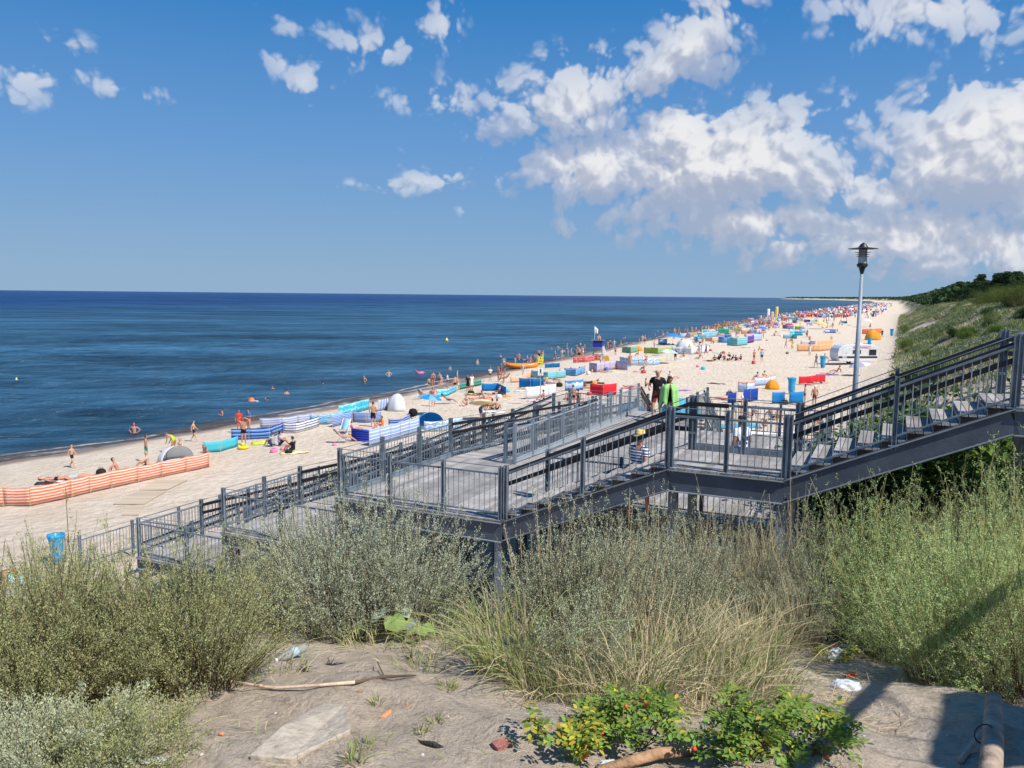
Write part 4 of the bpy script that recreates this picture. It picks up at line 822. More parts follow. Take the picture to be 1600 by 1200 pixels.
# sparse sprouts and dead blades on the foreground sand
nT = 13000; x = rng.uniform(-4.5, 4.5, nT); y = rng.uniform(3.2, 9.5, nT); z = H(x, y); w_ = vnoise(x, y, 1.1, 41); keep = rng.uniform(0, 1, nT) < sst(.42, .8, w_) + .05; x = x[keep]; y = y[keep]; z = z[keep]
P = np.stack([x, y, z], 1); dr = nrm(rng.normal(size=(len(x), 3)) * np.array([1, 1, .55]) + np.array([0, 0, .45])); LL = rng.uniform(.03, .15, len(x))[:, None]
t_ = np.linspace(0, 1, 4)[None, :, None]; PP = P[:, None] + dr[:, None] * (LL[:, None] * t_) + np.array([0, 0, -.35]) * LL[:, None] * t_ ** 2
V, F = ribbons(PP, np.tile(np.array([.0035, .003, .0025, .001]), (len(x), 1))); mi = np.repeat((rng.uniform(0, 1, len(x)) < .62).astype(int), 3)
o = link('ground_sprouts', np_mesh('ground_sprouts', V, F, [M['grass'], M['dry']], mi)); tag(o, 'sparse green sprouts and dead stalks scattered on the near sand', kind='stuff')
# dead litter strands lying on the sand around the bushes
nT = 11000; uu = rng.uniform(0, 1600, nT); x = rng.uniform(-4.5, 5.5, nT); y = rng.uniform(4.3, 9.5, nT); z = H(x, y) + .012; keep = (vnoise(x, y, .8, 44) > .52) | (y > 7); x = x[keep]; y = y[keep]; z = z[keep]
a_ = rng.uniform(0, 6.3, len(x)); dr = np.stack([np.cos(a_), np.sin(a_), rng.normal(size=len(x)) * .15], 1); LL = rng.uniform(.06, .35, len(x))[:, None]; cv_ = nrm(np.cross(dr, np.array([0, 0, 1.]))) * rng.normal(size=(len(x), 1)) * .2
PP = np.stack([x, y, z], 1)[:, None] + dr[:, None] * (LL[:, None] * t_) + cv_[:, None] * LL[:, None] * t_ ** 2; V, F = ribbons(PP, np.tile(np.array([.003, .004, .004, .002]), (len(x), 1)))
o = link('plant_litter', np_mesh('plant_litter', V, F, [M['tan'], M['dry']], (np.arange(len(F)) % 2))); tag(o, 'brown and straw plant litter lying on the sand around the bushes', kind='stuff')
# ------------------------------------------------------------------ pines
def pine_mesh(h, r, seed, n=2600):
    V = []; F = []; b = 0; k = 26; zc = h * .45 + h * .55 * rng.uniform(0, 1, k) ** .8; rr_ = r * (1.05 - (zc / h) ** 2 * .75) * rng.uniform(.3, 1, k); th = rng.uniform(0, 6.3, k)
    c = np.stack([rr_ * np.cos(th), rr_ * np.sin(th), zc], 1); w = rng.integers(0, k, n); C = c[w] + rng.normal(size=(n, 3)) * np.array([.42, .42, .26]) * r * .55
    C[:, 2] = np.minimum(C[:, 2], h * 1.02); A = nrm(rng.normal(size=(n, 3)) + np.array([0, 0, .5])); B = nrm(np.cross(A, rng.normal(size=(n, 3)))); L = rng.uniform(.5, 1.3, n) * .5
    V, F = quads(C, A, B, L, L * .5); P = np.stack([np.zeros((k, 3)) + np.array([0, 0, 1]) * (zc * .75)[:, None], c * .6 + np.array([0, 0, 1]) * (zc * .35)[:, None], c], 1); Vb, Fb = ribbons(P, np.tile(np.array([.14, .08, .04]), (k, 1)))
    mb = ML(); mb.tube([(0, 0, -.5), (.1, 0, h * .4), (0, .1, h * .85)], [.2, .15, .05], 7); tr = np_mesh('trunk', Vb, Fb, M['bark'])
    return (np_mesh('crown', V, F, M['pine']), tr, mb)
pm = [pine_mesh(h, r, i) for i, (h, r) in enumerate([(7.5, 2.4), (8.2, 2.1), (6.6, 2.7), (7.0, 2.2)])]
tm_ = []
for i, q in enumerate(pm):
    tmp = q[2].build('trunk', M['bark'], None); tm_.append(tmp.data); bpy.data.objects.remove(tmp)
for i in range(110):
    n = 96 + (i / 110) ** 1.3 * 330 + random.uniform(-5, 5); dl = np.interp(n, [90, 190, 300, 420], [27, 23, 18.5, 14.5]); row = i % 3; d = dl + row * 3.4 + random.uniform(0, 3.5); x = d * DX + n * NX; y = d * DY + n * NY
    q = random.randrange(4); t = empty('pine_tree', (x, y, Hs(x, y) - .2), random.uniform(0, 6)); s = random.uniform(.62, .95) * (.8 if row == 0 else 1.0); t.scale = (s, s, s)
    tag(t, 'dark pine in the wood on the dune top, ' + (('front row', 'second row', 'back row')[row]) + (', near part' if n < 180 else ', middle part' if n < 290 else ', far end'), 'tree', 'pines on the dune top')
    link('crown', pm[q][0], t); link('trunk', tm_[q], t); link('limbs', pm[q][1], t)
# far wood that reads as one mass
nT = 22000; n = np.geomspace(330, 7600, nT) * rng.uniform(.98, 1.02, nT); sd_ = shoreD(n); s_ = rng.uniform(0, 1, nT) ** 1.5; d = np.where(n > 600, sd_ + 55, 0) + 15 + s_ * (20 + n * .06); x = d * DX + n * NX; y = d * DY + n * NY; z = H(x, y)
sz = 1.5 + n * .0009; C = np.stack([x, y, z + rng.uniform(0, 1, nT) ** .7 * (6.2 + n * .0004)], 1); A = nrm(rng.normal(size=(nT, 3))); B = nrm(np.cross(A, rng.normal(size=(nT, 3)))); V, F = quads(C, A, B, sz * rng.uniform(.6, 1.4, nT), sz * .8)
o = link('far_wood', np_mesh('far_wood', V, F, M['pine'])); tag(o, 'dark pine wood running along the coast into the distance', kind='stuff')
# ------------------------------------------------------------------ people
def joints(**kw):
    J = dict(pelvis=(0, 0, .95), waist=(0, 0, 1.09), chest=(0, .01, 1.30), neck=(0, -.005, 1.49), hb=(0, .015, 1.57), hm=(0, .03, 1.655), ht=(0, .015, 1.735),
             s=(.175, -.01, 1.42), e=(.235, -.03, 1.15), w=(.25, .05, .92), h=(.25, .08, .84), hip=(.09, 0, .88), k=(.10, .02, .49), a=(.10, -.03, .085), t=(.12, .12, .03))
    for q in 'sewh': J[q + 'L'] = J[q]; J[q + 'R'] = (-J[q][0],) + J[q][1:]
    for q in ('hip', 'k', 'a', 't'): J[q + 'L'] = J[q]; J[q + 'R'] = (-J[q][0],) + J[q][1:]
    for k_, v_ in kw.items():
        if k_ in ('s', 'e', 'w', 'h', 'hip', 'k', 'a', 't'): J[k_ + 'L'] = v_; J[k_ + 'R'] = (-v_[0],) + tuple(v_[1:])
        else: J[k_] = v_
    for q in ('s', 'e', 'w', 'h', 'hip', 'k', 'a', 't'): J.pop(q, None)
    return J
def torso(p, ang):  # pelvis point and backward lean in degrees -> trunk and head joints
    c, s = math.cos(R(ang)), math.sin(R(ang)); f = lambda l, fwd=0: (0, p[1] - l * s + fwd * c, p[2] + l * c + fwd * s)
    return dict(pelvis=p, waist=f(.14), chest=f(.35, .01), neck=f(.54), hb=f(.62, .015), hm=f(.705, .03), ht=f(.785, .015), s=(.175,) + f(.46, -.01)[1:])
POSES = {
 'stand': joints(),
 'walk': joints(kL=(.10, .16, .50), aL=(.10, .22, .09), tL=(.11, .36, .05), kR=(-.09, -.02, .49), aR=(-.09, -.26, .14), tR=(-.10, -.14, .04), eL=(.22, -.14, 1.16), wL=(.22, -.10, .92), hL=(.22, -.06, .84), eR=(-.22, .08, 1.16), wR=(-.22, .24, .98), hR=(-.22, .31, .93)),
 'hips': joints(e=(.40, -.08, 1.20), w=(.20, .05, 1.0), h=(.14, .06, .99)),
 'shade': joints(e=(.36, .10, 1.60), w=(.14, .14, 1.72), h=(.06, .13, 1.72)),
 'phone': joints(e=(.22, .02, 1.16), w=(.10, .22, 1.22), h=(.05, .27, 1.28), hm=(0, .05, 1.65), ht=(0, .05, 1.735)),
 'fold': joints(e=(.22, .03, 1.15), w=(.03, .16, 1.20), h=(-.04, .17, 1.21)),
 'bend': joints(pelvis=(0, -.12, .93), waist=(0, 0, 1.02), chest=(0, .18, 1.10), neck=(0, .34, 1.14), hb=(0, .41, 1.13), hm=(0, .49, 1.11), ht=(0, .55, 1.06), s=(.17, .27, 1.08), e=(.17, .32, .82), w=(.13, .42, .62), h=(.12, .45, .55), hip=(.09, -.11, .88), k=(.11, .0, .48)),
 'sit': joints(**torso((0, 0, .12), -4), hip=(.10, .03, .12), k=(.16, .34, .42), a=(.13, .58, .08), t=(.15, .72, .05), e=(.24, .20, .36), w=(.13, .38, .44), h=(.08, .42, .42)),
 'sitback': joints(**torso((0, 0, .12), 24), hip=(.10, .03, .12), k=(.13, .42, .28), a=(.13, .80, .07), t=(.15, .88, .13), e=(.26, -.38, .33), w=(.28, -.42, .08), h=(.30, -.38, .03)),
 'lie': joints(**torso((0, 0, .11), 88), hip=(.10, .04, .11), k=(.13, .42, .17), a=(.13, .82, .07), t=(.17, .86, .18), e=(.30, -.24, .07), w=(.32, -.02, .06), h=(.31, .06, .06)),
 'prone': joints(pelvis=(0, 0, .11), waist=(0, -.14, .11), chest=(0, -.34, .15), neck=(0, -.52, .22), hb=(0, -.59, .26), hm=(0, -.66, .30), ht=(0, -.70, .37), s=(.18, -.46, .16), e=(.24, -.62, .04), w=(.07, -.76, .06), h=(.03, -.80, .06), hip=(.10, .05, .10), k=(.12, .45, .08), a=(.12, .85, .10), t=(.12, .96, .03)),
 'lounge': joints(**torso((0, 0, .36), 48), hip=(.10, .03, .36), k=(.14, .40, .40), a=(.13, .74, .16), t=(.15, .83, .12), e=(.28, -.20, .50), w=(.27, .05, .48), h=(.26, .12, .47)),
 'float': joints(**torso((0, 0, .02), 62), hip=(.10, .04, .02), k=(.14, .34, .18), a=(.14, .62, .02), t=(.15, .70, .06), e=(.34, -.12, .16), w=(.42, .10, .10), h=(.42, .16, .10)),
}
BONES = [('pelvis', 'waist'), ('waist', 'chest'), ('chest', 'neck'), ('neck', 'hb'), ('hb', 'hm'), ('hm', 'ht')]
for s_ in 'LR': BONES += [('chest', 's' + s_), ('s' + s_, 'e' + s_), ('e' + s_, 'w' + s_), ('w' + s_, 'h' + s_), ('pelvis', 'hip' + s_), ('hip' + s_, 'k' + s_), ('k' + s_, 'a' + s_), ('a' + s_, 't' + s_)]
RAD = dict(pelvis=(.145, .115), waist=(.125, .095), chest=(.15, .115), neck=(.056, .056), hb=(.068, .075), hm=(.082, .10), ht=(.058, .068), s=(.062, .062), e=(.041, .041), w=(.028, .026), h=(.036, .02), hip=(.092, .092), k=(.058, .058), a=(.038, .038), t=(.038, .026))
def skinned(J, sub=1, fat=1.0, fingers=False, names=None):
    nm = list(J); me = bpy.data.meshes.new('b'); ed = [(nm.index(a), nm.index(b)) for a, b in BONES]
    me.from_pydata([J[k] for k in nm], ed, []); o = bpy.data.objects.new('b', me); COL.objects.link(o)
    sk = o.modifiers.new('s', 'SKIN'); sk.use_x_symmetry = False; sk.branch_smoothing = .6
    if not me.skin_vertices: 
        bm = bmesh.new(); bm.from_mesh(me); bm.verts.layers.skin.verify(); bm.to_mesh(me); bm.free()
    dt = me.skin_vertices[0].data
    for i, k in enumerate(nm):
        b = k[:-1] if k[-1] in 'LR' else k; rx, ry = RAD[b]; f = fat if b in ('pelvis', 'waist', 'chest') else 1 + (fat - 1) * .4
        dt[i].radius = (rx * f, ry * f); dt[i].use_root = (k == 'pelvis')
    sb = o.modifiers.new('d', 'SUBSURF'); sb.levels = sub; sb.render_levels = sub
    dg = bpy.context.evaluated_depsgraph_get(); ev = o.evaluated_get(dg); m2 = bpy.data.meshes.new_from_object(ev); bpy.data.objects.remove(o)
    V = np.array([v.co[:] for v in m2.vertices]); NV = np.array([v.normal[:] for v in m2.vertices]); F = [tuple(p.vertices) for p in m2.polygons]; bpy.data.meshes.remove(m2)
    return V, NV, F
def classify(V, F, J):
    C = np.array([V[list(f)].mean(0) for f in F]); best = np.full(len(C), 1e9); bid = np.zeros(len(C), int); bt = np.zeros(len(C))
    for i, (a, b) in enumerate(BONES):
        A = np.array(J[a]); B = np.array(J[b]); AB = B - A; t = np.clip(((C - A) @ AB) / (AB @ AB), 0, 1); d = np.linalg.norm(C - (A + t[:, None] * AB), axis=1)
        rr_ = RAD[a[:-1] if a[-1] in 'LR' else a][0]; d = d - rr_ * .5
        k = d < best; best[k] = d[k]; bid[k] = i; bt[k] = t[k]
    return C, bid, bt
def region(kind, C, bid, bt, J):
    nb = [tuple(x.rstrip('LR') if x[-1] in 'LR' else x for x in b) for b in BONES]; out = np.zeros(len(C), bool)
    for i, (b, t) in enumerate(zip(bid, bt)):
        x = nb[b]
        if kind == 'hair':
            hb, hm, ht = (np.array(J[k]) for k in ('hb', 'hm', 'ht')); up = ht - hb; up /= np.linalg.norm(up); fr = hm - (hb + ht) / 2; fr = fr - up * (fr @ up); fr /= np.linalg.norm(fr) + 1e-9
            if x in (('hb', 'hm'), ('hm', 'ht'), ('neck', 'hb')):
                q = C[i] - hm; out[i] = (q @ fr < -.005 and q @ up > -.075) or (q @ up > .045 and q @ fr < .085)
        elif kind in ('trunks', 'shorts', 'bikini', 'swimsuit', 'dress'):
            if x == ('pelvis', 'hip'): out[i] = True
            if x == ('pelvis', 'waist') and t < (.25 if kind != 'swimsuit' else 2): out[i] = True
            if x == ('hip', 'k'): out[i] = t < {'trunks': .32, 'shorts': .78, 'bikini': .10, 'swimsuit': .10, 'dress': .7}[kind]
            if kind == 'bikini' and x in (('waist', 'chest'), ('chest', 'neck')) : out[i] = (x[0] == 'waist' and t > .62) or (x[0] == 'chest' and t < .12)
            if kind in ('swimsuit', 'dress') and (x == ('waist', 'chest') or (x == ('chest', 'neck') and t < .35) or x == ('pelvis', 'waist')): out[i] = True
        elif kind == 'shirt':
            out[i] = x in (('pelvis', 'waist'), ('waist', 'chest'), ('chest', 's')) or (x == ('chest', 'neck') and t < .55) or (x == ('s', 'e') and t < .55) or (x == ('pelvis', 'hip') and t < .3)
    return out
def patch(name, V, NV, F, sel, off, m_):
    used = {}; vs = []; fs = []
    for f, s in zip(F, sel):
        if not s: continue
        g_ = []
        for i in f:
            if i not in used: used[i] = len(vs); vs.append(tuple(V[i] + NV[i] * off))
            g_.append(used[i])
        fs.append(g_)
    me = bpy.data.meshes.new(name); me.from_pydata(vs, [], fs); me.materials.append(m_); me.polygons.foreach_set('use_smooth', [True] * len(fs)); me.update(); return me
M['skin'] = mat('skin', (.5, .27, .17), .5, .35, objcol=True, var=.06, vscale=9); M['cloth'] = mat('swimwear_cloth', (.5, .5, .5), .85, .15, objcol=True, var=.08, vscale=6); M['hair'] = mat('hair', (.05, .03, .02), .6, .3, objcol=True, var=.2, vscale=40)
CACHE = {}
def body(pose, fat=1.0):
    key = (pose, fat)
    if key not in CACHE:
        J = POSES[pose]; V, NV, F = skinned(J, 1, fat); C, bid, bt = classify(V, F, J)
        me = bpy.data.meshes.new('body'); me.from_pydata(V.tolist(), [], F); me.materials.append(M['skin']); me.polygons.foreach_set('use_smooth', [True] * len(F)); me.update()
        CACHE[key] = dict(V=V, NV=NV, F=F, C=C, bid=bid, bt=bt, J=J, body=me)
    return CACHE[key]
def garment(pose, kind, fat=1.0):
    b = body(pose, fat)
    if kind not in b: b[kind] = patch('hair' if kind == 'hair' else kind, b['V'], b['NV'], b['F'], region(kind, b['C'], b['bid'], b['bt'], b['J']), .014 if kind == 'hair' else (.016 if kind in ('shirt', 'shorts', 'dress') else .007), M['hair' if kind == 'hair' else 'cloth'])
    return b[kind]
SK = [(.50, .27, .17), (.58, .33, .22), (.42, .21, .12), (.62, .38, .27), (.52, .24, .16), (.36, .17, .10)]
HC = {'dark': (.022, .015, .012), 'brown': (.09, .05, .03), 'blond': (.42, .30, .14), 'grey': (.42, .40, .38), 'white': (.8, .8, .78), 'red': (.5, .05, .03), 'blue': (.05, .1, .35)}
CC = {'black': (.018, .018, .022), 'navy': (.03, .045, .14), 'blue': (.04, .16, .50), 'red': (.60, .04, .04), 'green': (.04, .42, .28), 'pink': (.80, .22, .35), 'white': (.80, .80, .78), 'yellow': (.80, .62, .05), 'orange': (.85, .25, .04), 'purple': (.25, .10, .42), 'turquoise': (.05, .45, .55), 'grey': (.35, .36, .38), 'lightblue': (.30, .52, .75), 'maroon': (.20, .03, .04)}
GP = 'people on the beach'
def person(pos, pose, rz, label, skin=0, hair='dark', wear=(('trunks', 'black'),), scale=1.0, fat=1.0, sink=0.0, group=GP, name='person'):
    t = empty(name, (pos[0], pos[1], pos[2] - sink), R(rz)); t.scale = (scale,) * 3; tag(t, label, 'person', group)
    b = body(pose, fat); o = link('body', b['body'], t); o.color = (*SK[skin % 6], 1)
    if hair: h = link('hair', garment(pose, 'hair', fat), t); h.color = (*HC[hair], 1)
    for kd, c in wear: g_ = link(kd, garment(pose, kd, fat), t); g_.color = (*(CC[c] if isinstance(c, str) else c), 1)
    return t
# --- the four walkers on the deck -----------------------------------------------------------
def fingers(t, J, m_, col):
    mb = ML()
    for s in 'LR':
        w = Vector(J['w' + s]); h = Vector(J['h' + s]); d = (h - w).normalized(); sd = d.cross(Vector((1, 0, 0))); sd = sd.normalized() if sd.length > .1 else Vector((0, 1, 0)); nn = d.cross(sd)
        for i, (L, q) in enumerate([(.062, -.027), (.072, -.009), (.068, .009), (.052, .027)]):
            p = h + sd * q + d * .012; mb.tube([p, p + d * L * .5 + nn * .004, p + d * L + nn * (.02 + .004 * i)], [.0085, .008, .0055], 6)
        p = w + d * .03 - sd * .02; mb.tube([p, p - sd * .03 + d * .02, p - sd * .035 + d * .05 + nn * .01], [.011, .009, .006], 6)
    o = mb.build('fingers', m_, t, smooth=True); o.color = (*col, 1)
def face(t, J, col, eye=(.02, .02, .02)):
    hb, hm, ht = (Vector(J[k]) for k in ('hb', 'hm', 'ht')); up = (ht - hb).normalized(); fr = hm - (hb + ht) / 2; fr = (fr - up * fr.dot(up)).normalized(); sd = up.cross(fr)
    c = hm + fr * .085; mb = ML(); mb.tube([c + up * .02 + fr * .004, c - up * .012 + fr * .024, c - up * .02 + fr * .008], [.008, .014, .012], 6); o = mb.build('nose', M['skin'], t, smooth=True); o.color = (*col, 1)
    for s in (-1, 1):
        mb = ML(); p = c + up * .018 + sd * s * .032 - fr * .004; mb.lathe([(0, -.008), (.010, -.004), (.010, .004), (0, .008)], p, 8); o = mb.build('eye', M['darkmetal'], t, smooth=True)
        mb = ML(); p = hm + sd * s * .088 - up * .012 - fr * .01; mb.lathe([(0, -.028), (.012, -.015), (.016, .008), (.008, .026), (0, .028)], p, 8); o = mb.build('ear', M['skin'], t, smooth=True); o.color = (*col, 1)
    mb = ML(); p = c - up * .048; mb.bar(p - sd * .02, p + sd * .02, .012, .009, up=up); o = mb.build('mouth', M['skin'], t); o.color = (.45, .10, .09, 1)
GD = 'walkers on the deck'
def on_deck(u, v, z):
    d = ray(u, v); k = (z - CAMZ) / d.z; return Vector((d.x * k, d.y * k, z))
POSES['man_walk'] = joints(kL=(.12, .10, .50), aL=(.12, .10, .09), tL=(.14, .24, .05), kR=(-.10, .0, .49), aR=(-.10, -.14, .11), tR=(-.11, -.0, .04), eL=(.30, -.06, 1.17), wL=(.27, .16, 1.06), hL=(.24, .23, 1.05), eR=(-.30, -.04, 1.15), wR=(-.22, .18, 1.10), hR=(-.16, .24, 1.12), s=(.19, -.01, 1.42))
P = on_deck(1026, 655, ZL); t = person(P, 'man_walk', 158, 'bald person in black T-shirt and dark red shorts walking beside the green towel', 1, None, (('shirt', 'black'), ('shorts', 'maroon')), 1.06, 1.3, group=GD); face(t, POSES['man_walk'], SK[1]); fingers(t, POSES['man_walk'], M['skin'], SK[1])
POSES['wrap'] = joints(kL=(.10, .10, .50), aL=(.10, .06, .09), tL=(.11, .20, .05), hm=(0, .055, 1.635), ht=(0, .075, 1.715), hb=(0, .03, 1.56), e=(.20, .06, 1.16), w=(.07, .17, 1.26), h=(.03, .18, 1.31))
P = on_deck(1045, 662, ZL); t = person(P, 'wrap', 172, 'dark-haired person in black swimsuit wrapped in a bright green towel', 2, 'dark', (('swimsuit', 'black'),), .99, 1.0, group=GD); face(t, POSES['wrap'], SK[2]); fingers(t, POSES['wrap'], M['skin'], SK[2])
hb_ = ML(); hb_.tube([(.02, -.075, 1.70), (.05, -.10, 1.58), (.08, .0, 1.45), (.07, .10, 1.36)], [.05, .06, .045, .015], 8); o = hb_.build('long_hair', M['hair'], t, smooth=True); o.color = (*HC['dark'], 1)
# towel: draped sheet round shoulders, open in front
nu, nv = 56, 22; V = []; 
for j in range(nv):
    fz = j / (nv - 1)
    for i in range(nu):
        mx_ = 3.02 - .30 * fz ** 1.5; a = -mx_ + 2 * mx_ * i / (nu - 1) ; asd = abs(a) / mx_
        hem = .62 + .22 * (1 - asd ** 2) * 0 + .10 * math.sin(3 * a + .6) - .12 * asd ** 4 + .22 * math.exp(-((a - 2.4) / .5) ** 2)
        z = 1.47 - .03 * asd - fz * (1.47 - hem)
        rx = .10 + .18 * min(1, fz * 5) ** .6 + .06 * fz; ry = .08 + .13 * min(1, fz * 5) ** .6 + .07 * fz
        fold = (.008 + .024 * fz) * math.sin(a * 9 + 2.2 * math.sin(2 * a)) + .012 * math.sin(a * 17) * fz
        V.append((math.sin(a) * (rx + fold), -math.cos(a) * (ry + fold) + .0, z))
V = np.array(V); I = np.arange(nu * nv).reshape(nv, nu); F = np.stack([I[:-1, :-1].ravel(), I[:-1, 1:].ravel(), I[1:, 1:].ravel(), I[1:, :-1].ravel()], 1)
M['towel'] = mat('green_towel', (.34, .66, .22), .95, .1, 0, .08, 8, .5, 120)
o = link('green_towel', np_mesh('green_towel', V, F, M['towel'], smooth=True), t); md = o.modifiers.new('th', 'SOLIDIFY'); md.thickness = .014
# striped sailor shirt and straw hat
def stripes_obj(name, c1, c2, n, axis=2, duty=.5):
    mt = bpy.data.materials.new(name); mt.use_nodes = True; tt = mt.node_tree; b = tt.nodes['Principled BSDF']; tcn = N(tt, 'ShaderNodeTexCoord'); sx_ = N(tt, 'ShaderNodeSeparateXYZ'); tt.links.new(tcn.outputs['Object'], sx_.inputs[0])
    mu = N(tt, 'ShaderNodeMath', operation='MULTIPLY'); mu.inputs[1].default_value = n; tt.links.new(sx_.outputs[axis], mu.inputs[0]); fr = N(tt, 'ShaderNodeMath', operation='FRACT'); tt.links.new(mu.outputs[0], fr.inputs[0])
    gt = N(tt, 'ShaderNodeMath', operation='GREATER_THAN'); gt.inputs[1].default_value = duty; tt.links.new(fr.outputs[0], gt.inputs[0]); mx = N(tt, 'ShaderNodeMix', data_type='RGBA'); mx.inputs[6].default_value = (*c1, 1); mx.inputs[7].default_value = (*c2, 1)
    tt.links.new(gt.outputs[0], mx.inputs[0]); tt.links.new(mx.outputs[2], b.inputs['Base Color']); b.inputs['Roughness'].default_value = .85; return mt
POSES['stroll'] = POSES['walk']
P = Vector((2.62, 16.1, ZL)); t = person(P, 'stroll', -38, 'person in yellow straw hat and navy and white striped shirt, behind the lower flight', 4, 'grey', (('shorts', 'navy'),), 1.0, 1.15, group=GD); face(t, POSES['walk'], SK[4]); fingers(t, POSES['walk'], M['skin'], SK[4])
b = body('stroll', 1.15); me = patch('striped_shirt', b['V'], b['NV'], b['F'], region('shirt', b['C'], b['bid'], b['bt'], b['J']), .02, stripes_obj('sailor_stripes', (.72, .73, .75), (.03, .04, .16), 17, 2, .5)); link('striped_shirt', me, t)
mb = ML(); mb.lathe([(.165, 1.675), (.17, 1.685), (.10, 1.70), (.092, 1.78), (.07, 1.80), (0, 1.795)], (0, .02, 0), 20); hat = mb.build('straw_hat', mat('straw', (.74, .55, .20), .8, .2, 0, .15, 40, .6, 80), t, smooth=True)
mb = ML(); mb.lathe([(.103, 1.70), (.099, 1.73), (.094, 1.73)], (0, .02, 0), 20); mb.build('hat_band', mat('hat_band', (.62, .40, .12)), hat)
P = Vector((5.42, 18.6, ZL)); t = person(P, 'stand', 25, 'dark-haired person in white T-shirt with blue back print beyond the small landing', 5, 'dark', (('shirt', (.74, .77, .84)), ('shorts', 'blue')), 1.0, 1.3, group=GD); face(t, POSES['stand'], SK[5]); fingers(t, POSES['stand'], M['skin'], SK[5])
mb = ML(); mb.box((-.02, -.170, 1.22), .16, .004, .10); mb.box((-.02, -.168, 1.11), .11, .004, .05); mb.build('shirt_print', mat('blue_print', (.02, .05, .28)), t)
# backpack-like dark bag with brown front on the deck
P = Vector((4.42, 18.9, ZL)); t = empty('backpack', P, .3); tag(t, 'small dark round-topped backpack with brown front standing on the deck behind the corner post', 'backpack')
mb = ML(); mb.lathe([(0, 0), (.13, .0), (.15, .06), (.15, .24), (.12, .36), (.05, .41), (0, .42)], (0, 0, 0), 14); mb.build('bag', mat('dark_bag', (.02, .02, .026), .7, .2, 0, .2, 12), t, smooth=True)
mb = ML(); mb.box((0, -.14, .14), .18, .06, .18); mb.build('front_pocket', mat('brown_pocket', (.22, .08, .04), .7), t, bevel=.02)
# ------------------------------------------------------------------ beach things
def uvmat(name, cols, n=1, vert=False, wob=0.0, rough=.8, tr=.25, edges=None):
    """cloth whose pattern is woven bands: cols = list of (start, colour) within one repeat"""
    mt = bpy.data.materials.new(name); mt.use_nodes = True; t = mt.node_tree; b = t.nodes['Principled BSDF']; L = t.links.new
    tcn = N(t, 'ShaderNodeTexCoord'); s = N(t, 'ShaderNodeSeparateXYZ'); L(tcn.outputs['UV'], s.inputs[0]); mu = N(t, 'ShaderNodeMath', operation='MULTIPLY'); mu.inputs[1].default_value = n; L(s.outputs[0 if vert else 1], mu.inputs[0]); src = mu
    if wob:
        no = N(t, 'ShaderNodeTexNoise'); no.inputs['Scale'].default_value = 3.0; L(tcn.outputs['UV'], no.inputs['Vector']); ma = N(t, 'ShaderNodeMath', operation='MULTIPLY_ADD'); ma.inputs[1].default_value = wob; L(no.outputs[0], ma.inputs[0]); L(mu.outputs[0], ma.inputs[2]); src = ma
    fr = N(t, 'ShaderNodeMath', operation='FRACT'); L(src.outputs[0], fr.inputs[0]); rp = N(t, 'ShaderNodeValToRGB'); rp.color_ramp.interpolation = 'CONSTANT'; e = rp.color_ramp.elements
    e[0].position = cols[0][0]; e[0].color = (*cols[0][1], 1)
    if len(cols) > 1: e[1].position = cols[1][0]; e[1].color = (*cols[1][1], 1)
    else: e[1].position = 1; e[1].color = (*cols[0][1], 1)
    for p_, c_ in cols[2:]: q = e.new(p_); q.color = (*c_, 1)
    L(fr.outputs[0], rp.inputs[0]); L(rp.outputs[0], b.inputs['Base Color']); b.inputs['Roughness'].default_value = rough; b.inputs['Specular IOR Level'].default_value = .2
    trn = N(t, 'ShaderNodeBsdfTranslucent'); L(rp.outputs[0], trn.inputs[0]); mx = N(t, 'ShaderNodeMixShader'); mx.inputs[0].default_value = tr; L(b.outputs[0], mx.inputs[1]); L(trn.outputs[0], mx.inputs[2]); L(mx.outputs[0], t.nodes['Material Output'].inputs[0])
    return mt
c = CC; wh = (.78, .78, .78)
